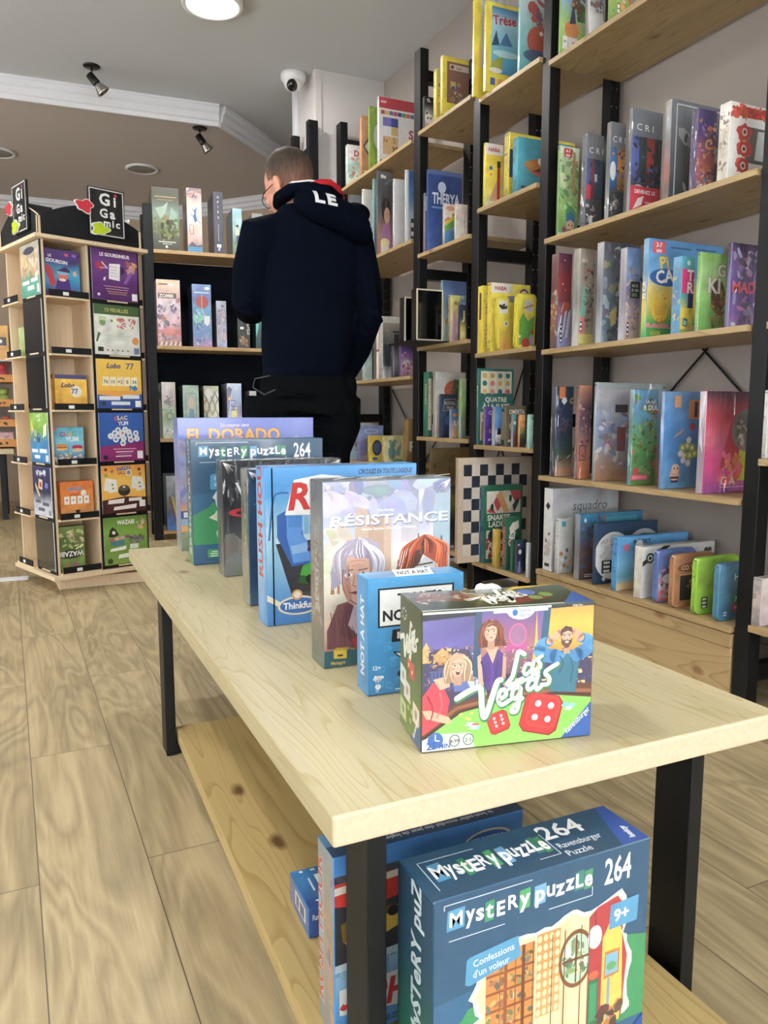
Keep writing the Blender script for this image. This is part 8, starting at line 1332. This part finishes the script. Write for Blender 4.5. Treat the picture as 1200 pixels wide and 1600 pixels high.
# hooded sweatshirt
c = MB()
rings(c, [(-.003, 0, .945, .150, .118), (-.003, 0, .962, .153, .122), (0, 0, 1.0, .158, .128), (.005, 0, 1.06, .165, .132), (.012, .0, 1.15, .168, .132), (.02, 0, 1.25, .178, .134), (.028, -.005, 1.35, .185, .130), (.03, -.01, 1.43, .175, .118), (.02, -.01, 1.49, .135, .10), (.0, -.008, 1.535, .088, .085)], 36, 2.3)
c.tube([(-.08, -.005, 1.44), LS+Vector((-.004, 0, 0)), (LS+LE_)/2+Vector((-.010, -.01, 0)), LE_+Vector((0, -.01, .005)), LE_*.8+LW*.2+Vector((0, 0, -.004)), (LE_+LW)/2, LW-Vector((.004, .012, 0)), LW], [.075, .082, .076, .068, .065, .056, .048, .036], 20)
c.tube([(.10, -.01, 1.44), RS, (RS+RE)/2+Vector((.002, -.01, 0)), RE+Vector((-.006, -.01, 0)), (RE+RW)/2+Vector((.005, -.005, 0)), RW*.9+RE*.1, RW], [.08, .088, .078, .066, .058, .046, .036], 20)
rg = random.Random(2)
for S, E_, s_ in ((LS, LE_, -1), (RS, RE, 1)):           # creases at elbow and sleeve
    for k in range(6):
        p = E_*(1-.13*k)+S*.13*k; c.tube([p+Vector((s_*.052, -.05, -.01)), p+Vector((s_*.02, -.076, .012)), p+Vector((-s_*.035, -.066, .035))], [.005, .012, .004], 8)
sw = remesh(c.build('sweatshirt', navyc, man), .0065, 5)
hb_ = MB(); vsn = 40
for z0_, z1_, r in ((.930, .968, 1.0),): rings(hb_, [(-.003, 0, .928, .143, .112), (-.003, 0, .936, .152, .121), (-.003, 0, .962, .153, .122), (-.003, 0, .970, .147, .116)], vsn, 2.3)
hb_.build('ribbed_hem', navyc, sw)
h = MB()                                   # hood lying on the shoulders, pulled to one side
h.ball((.070, -.115, 1.500), (.150, .058, .060), 24, M=Matrix.Rotation(R(14), 3, 'Y')); h.ball((.120, -.10, 1.472), (.118, .066, .052), 20, M=Matrix.Rotation(R(22), 3, 'Y')); h.ball((.17, -.06, 1.52), (.062, .075, .040), 18)
nk = [(-.078, .030, 1.545), (-.090, -.015, 1.560), (-.066, -.070, 1.575), (-.01, -.098, 1.580), (.055, -.098, 1.580), (.105, -.06, 1.573), (.125, .0, 1.562), (.11, .06, 1.545)]
h.tube(nk, [(.028, .024)]*len(nk), 12); hd = remesh(h.build('hood', navyc, man), .006, 6)
MB().tube([(p[0]*.985, p[1]-.006, p[2]+.025) for p in nk[:6]], .0042, 8).build('piping', whitec, hd)
MB().tube([(p[0]*1.0, p[1]-.016, p[2]+.016) for p in nk[:5]], .0028, 8).build('piping', whitec, hd)
h2 = MB(); h2.tube([(-.005, -.104, 1.592), (.025, -.110, 1.600), (.065, -.108, 1.602), (.100, -.088, 1.594), (.135, -.055, 1.572)], [(.006, .008), (.010, .014), (.011, .016), (.010, .015), (.006, .010)], 14); h2.build('hood_lining', redc, hd)
vs_, fs_, w_ = glyphs('LE', .05, 0)
lt = MB()
for x0, x1, q0, q1 in ((0, .012, 0, .044), (.012, .034, 0, .010), (.044, .056, 0, .044), (.056, .078, 0, .010), (.056, .074, .017, .027), (.056, .078, .034, .044)):
    nx, nz = 4, max(3, int((q1-q0)/.004)); g_ = [(-.012+x0+(x1-x0)*a/nx, -.25, 1.520+q0+(q1-q0)*c_/nz-(x0+(x1-x0)*a/nx)*.12) for c_ in range(nz+1) for a in range(nx+1)]
    lt.add(g_, [(c_*(nx+1)+a, c_*(nx+1)+a+1, (c_+1)*(nx+1)+a+1, (c_+1)*(nx+1)+a) for c_ in range(nz) for a in range(nx)])
lo = lt.build('hood_lettering', whitec, hd); m = lo.modifiers.new('w', 'SHRINKWRAP'); m.target = hd; m.wrap_method = 'PROJECT'; m.use_project_y = True; m.use_project_z = False; m.use_project_x = False; m.use_positive_direction = True; m.use_negative_direction = False; m.offset = .0025
m = lo.modifiers.new('t', 'SOLIDIFY'); m.thickness = .002; m.offset = 0
# trousers, belt loop of the slung pocket, shoes
t = MB()
rings(t, [(0, 0, .80, .172, .135), (0, 0, .86, .172, .132), (-.004, 0, .93, .160, .122), (-.004, 0, .965, .142, .112)], 36, 2.2)
t.tube([LH+Vector((-.022, 0, .03)), LH+Vector((-.028, 0, -.08)), (LH+LK)/2+Vector((-.012, 0, 0)), LK, LK*.5+LA*.5, LA+Vector((0, 0, -.01))], [(.108, .125), (.112, .122), .098, .083, .074, .068], 20)
t.tube([RH+Vector((.006, 0, .03)), RH+Vector((.008, 0, -.08)), (RH+RK)/2, RK, RK*.5+RA*.5, RA+Vector((0, 0, -.01))], [(.108, .125), (.105, .122), .090, .080, .072, .066], 20)
t.ball((.150, .02, .90), (.058, .085, .085), 16)      # hand in the pocket
for k in range(5): t.tube([(-.16, -.10, .86-.05*k), (-.06, -.142, .87-.05*k), (.07, -.12, .83-.045*k)], [.004, .009, .004], 8)
tr_ = remesh(t.build('trousers', trou, man), .0065, 5)
MB().tube([(-.155, -.07, .935), (-.200, -.03, .925), (-.205, -.02, .895), (-.178, -.07, .868), (-.15, -.11, .885)], .0025, 6).build('pocket_edge', plain('pocket_piping', '3a3d40', .8), tr_)
for A in (LA, RA):
    s = MB(); s.tube([A+Vector((0, -.075, -.045)), A+Vector((0, -.04, -.040)), A+Vector((0, .05, -.045)), A+Vector((0, .14, -.052)), A+Vector((0, .20, -.060))], [(.030, .034), (.042, .044), (.046, .040), (.048, .030), (.032, .020)], 16); s.box(A.x-.045, A.y-.085, .001, A.x+.045, A.y+.205, .016, 0, .008)
    remesh(s.build('shoe', shoe, man), .005, 4)

# ------------------------------------------------------------------ toys at the far side of the shop
tt = empty('toy_table', (-.62, 6.7, 0), 0, 'low wooden table under the distant toy shelves', 'table')
MB().box(-.58, -.26, .50, .525, .26, .54, 0, .004).build('tabletop', M['table'], tt)
for x in (-.54, .42):
    for y in (-.22, .18): MB().box(x, y, 0, x+.04, y+.04, .50).build('leg', M['blackwood'], tt)
tsu = empty('toy_shelf', (-.62, 6.72, .5405), 0, 'distant rack of toys with orange lettered shelf edges', 'display stand')
orange = plain('orange_card', 'd08a34', .6)
MB().box(-.56, .16, 0, .55, .18, .92).box(-.56, -.16, 0, -.54, .16, .92).build('back_panel', plain('grey_back_panel', 'a89e94', .7), tsu)
for i, z in enumerate((.012, .165, .315, .50)):
    sh = MB().box(-.54, -.18, z, .55, .16, z+.01).build('shelf', orange, tsu)
    a = Art(1.09, .055); a.rect(0, 0, 1, 1, 'd08a34')
    for k in range(7): a.blobs(k+i*9, 3, .05+.14*k, .35, .10+.14*k, .6, .010, ['3a2a1a'])
    mb = MB().box(0, 0, 0, 1.09, .004, .055, 0, 0, lin('d08a34')); a.emit(mb, 0, Vector((0, 0, 0)), X_, Z_)
    lp_ = mb.build('shelf_edge', M['matte'], sh); lp_.location = (-.54, -.186, z)
a = Art(.28, .26); a.ops([('g', 'd89a34', 'e0a840'), ('r', .2, 0, .45, 1, 'e8b850'), ('r', .5, 0, .75, 1, 'b8b4ac'), ('r', .15, .42, .95, .66, '26221e'), ('c', .35, .54, .06, 'f0f0f0'), ('c', .6, .54, .06, 'f0f0f0'), ('c', .8, .54, .05, 'f0f0f0')])
def toy(kind, x, zz, i, label):
    cols = ['b8404a', 'd8b83a', '5a8ab0', '8a9a4a', 'c87a9a', 'e0dcd4', 'a8503a', '6a8a7a']; cc = plain('toy_%s_%d' % (kind, i), cols[i % 8], .5)
    loc = (-.62+x, 6.64, .5405+zz+.0105)
    if kind == 'toy_car':
        o = empty(kind, loc, 0, label, 'toy', 'toys in the distant rack'); MB().box(-.05, -.03, .012, .05, .03, .040, 0, .006).box(-.025, -.026, .038, .03, .026, .066, 0, .008).build('car_body', cc, o)
        for wx in (-.03, .03): MB().tube([(wx, -.034, .014), (wx, .034, .014)], .014, 12).build('wheels', M['blackwood'], o)
    elif kind == 'toy_box':
        o = make_box(kind, .10, .06, .10, cols[i % 8], 'gloss', {'f': [('g', cols[i % 8], cols[(i+3) % 8]), ('b', i, 8, .1, .1, .9, .9, .14, cols)]}); o.location = loc; tag(o, label, 'toy', 'toys in the distant rack')
    else:
        m = MB().ball((0, 0, .045), (.045, .04, .045), 16).ball((0, -.005, .10), (.032, .03, .03), 14).ball((-.026, 0, .126), .011, 8).ball((.026, 0, .126), .011, 8).ball((-.03, -.03, .016), (.016, .03, .015), 8).ball((.03, -.03, .016), (.016, .03, .015), 8)
        o = m.build(kind, cc); o.location = loc; tag(o, label, 'toy', 'toys in the distant rack')
names = {'toy_box': 'toy box', 'toy_bear': 'soft toy bear', 'toy_car': 'toy car'}
lv = ['lowest', 'second', 'third', 'top']; colw = ['red', 'yellow', 'blue', 'olive', 'pink', 'off white', 'brick red', 'sage green']; posw = ['at the outer end', 'next to last', 'in the middle', 'nearest the game display']
MB().box(-.54, -.18, .655, .55, .16, .665).build('shelf', M['wallpale'], tsu)
i = 0
for zi, (z, kinds) in enumerate(((.012, ('toy_box', 'toy_box', 'toy_box', 'toy_box')), (.165, ('toy_car', 'toy_bear', 'toy_bear', 'toy_car')), (.315, ('toy_bear', 'toy_bear', 'toy_car', 'toy_bear')), (.50, ('toy_bear', 'toy_car', 'toy_bear', 'toy_bear')))):
    for xi, kd in enumerate(kinds):
        toy(kd, .10+.125*xi, z, i*3+zi, '%s %s %s on the distant rack\'s %s shelf' % (colw[(i*3+zi) % 8], names[kd], posw[xi], lv[zi])); i += 1
mb = MB().box(0, 0, 0, .28, .2, .26, 0, .002, lin('d08a34')); a.emit(mb, 0, Vector((0, 0, 0)), X_, Z_); ob = mb.build('toy_carton', M['gloss']); ob.location = (-.37, 6.60, .5405+.6655); tag(ob, 'orange striped carton with a dark label on top of the distant toys', 'carton')
cr_ = make_box('storage_crate', .26, .30, .26, 'a8602a', 'matte', {'f': [('g', 'a85a24', 'b8702f'), ('r', .1, .2, .9, .3, '8a4a1e'), ('r', .1, .6, .9, .7, '8a4a1e')]}); cr_.location = (-.36, 6.68, .0006); tag(cr_, 'orange crate on the floor beneath the distant toy table', 'crate')

# ------------------------------------------------------------------ daylight, lamps, camera
w = bpy.data.worlds.new('daylight'); scn.world = w; w.use_nodes = True
bg = w.node_tree.nodes['Background']; bg.inputs[0].default_value = (.90, .96, 1.0, 1); bg.inputs[1].default_value = 1.2
def area(name, loc, rot, sx, sy, power, col):
    l = bpy.data.lights.new(name, 'AREA'); l.shape = 'RECTANGLE'; l.size = sx; l.size_y = sy; l.energy = power; l.color = col
    o = bpy.data.objects.new(name, l); COL.objects.link(o); o.location = loc; o.rotation_euler = [R(q) for q in rot]; return o
area('daylight_shop_window', (-1.68, -3.35, 1.45), (90, 0, 0), 2.8, 2.1, 120, (.93, .97, 1))
area('bounce_fill_a', (-1.68, -3.45, .75), (128, 0, 0), 2.8, 1.2, 230, (.97, .98, 1))  # added area lights aimed up, standing in for street bounce to brighten the ceiling
area('bounce_fill_b', (.98, -3.45, .75), (128, 0, 0), 1.9, 1.2, 180, (.97, .98, 1))  # second of the added upward fills
area('daylight_door_window', (.98, -3.35, 1.45), (90, 0, 0), 1.9, 2.1, 85, (.93, .97, 1))
area('added_side_window_light', (-3.55, 3.0, 1.45), (90, 0, -90), 5.8, 1.9, 105, (.95, .98, 1))  # fill light shining in through the added side window
area('bounce_fill_c', (-3.65, 3.0, .8), (128, 0, -90), 5.8, 1.0, 170, (.97, .98, 1))  # added upward fill outside the added side window
area('added_corner_window_light', (2.36, -1.5, 1.4), (90, 0, 90), 2.7, 1.9, 110, (.93, .97, 1))  # light of the added window, for reflections and fill
def disc(name, loc, r, power, col=(1, .97, .92)):
    l = bpy.data.lights.new(name, 'AREA'); l.shape = 'DISK'; l.size = r*2; l.energy = power; l.color = col
    o = bpy.data.objects.new(name, l); COL.objects.link(o); o.location = loc; return o
disc('lamp_light', (.935, 4.02, ZC-.05), .12, 34)
# further lamps of the same kind, out of view, added for more light
for x, y in ((-.6, 1.2), (.95, -.6), (-1.2, 4.0)):
    t = empty('ceiling_lamp', (x, y, ZC), 0, 'round lit ceiling lamp out of view, added to light the shop', 'ceiling lamp', 'added lamps out of view')
    MB().lathe([(.150, 0), (.150, -.03), (.128, -.036), (.126, -.02)], 40).build('rim', M['white'], t)
    MB().lathe([(.126, -.012), (.124, -.034), (.09, -.042), (.02, -.046)], 40).build('diffuser', M['lamp'], t)
    disc('lamp_light', (x, y, ZC-.05), .12, 34)
def spot(px, py, z, aim, e):
    p = onz(px, py, z); l = bpy.data.lights.new('spot_light', 'SPOT'); l.energy = e; l.spot_size = R(60); l.spot_blend = .6; l.shadow_soft_size = .03; l.color = (1, .9, .75)
    o = bpy.data.objects.new('spot_light', l); COL.objects.link(o); o.location = (p.x+.06, p.y-.02, z-.17)
    o.rotation_euler = (Vector(aim)-o.location).to_track_quat('-Z', 'Y').to_euler()
spot(143, 103, ZC, (1.2, 4.9, 1.0), 14); spot(312, 200, ZL, (1.9, 5.0, 1.2), 10)
cam = bpy.data.cameras.new('camera'); cam.sensor_fit = 'VERTICAL'; cam.sensor_height = 36; cam.lens = FPX/1600*36; cam.clip_start = .02
co = bpy.data.objects.new('camera', cam); COL.objects.link(co); co.location = CP
co.matrix_world = Matrix((( CR.x, CU.x, -CF.x, CP.x), (CR.y, CU.y, -CF.y, CP.y), (CR.z, CU.z, -CF.z, CP.z), (0, 0, 0, 1)))
scn.camera = co
scn.view_settings.view_transform = 'Standard'; scn.view_settings.look = 'None'; scn.view_settings.gamma = 1; scn.view_settings.use_curve_mapping = False
scn.view_settings.exposure = -0.30
scn.cycles.max_bounces = 8; scn.cycles.diffuse_bounces = 5; scn.cycles.transparent_max_bounces = 16; scn.cycles.sample_clamp_indirect = 6
scn.cycles.use_denoising = True
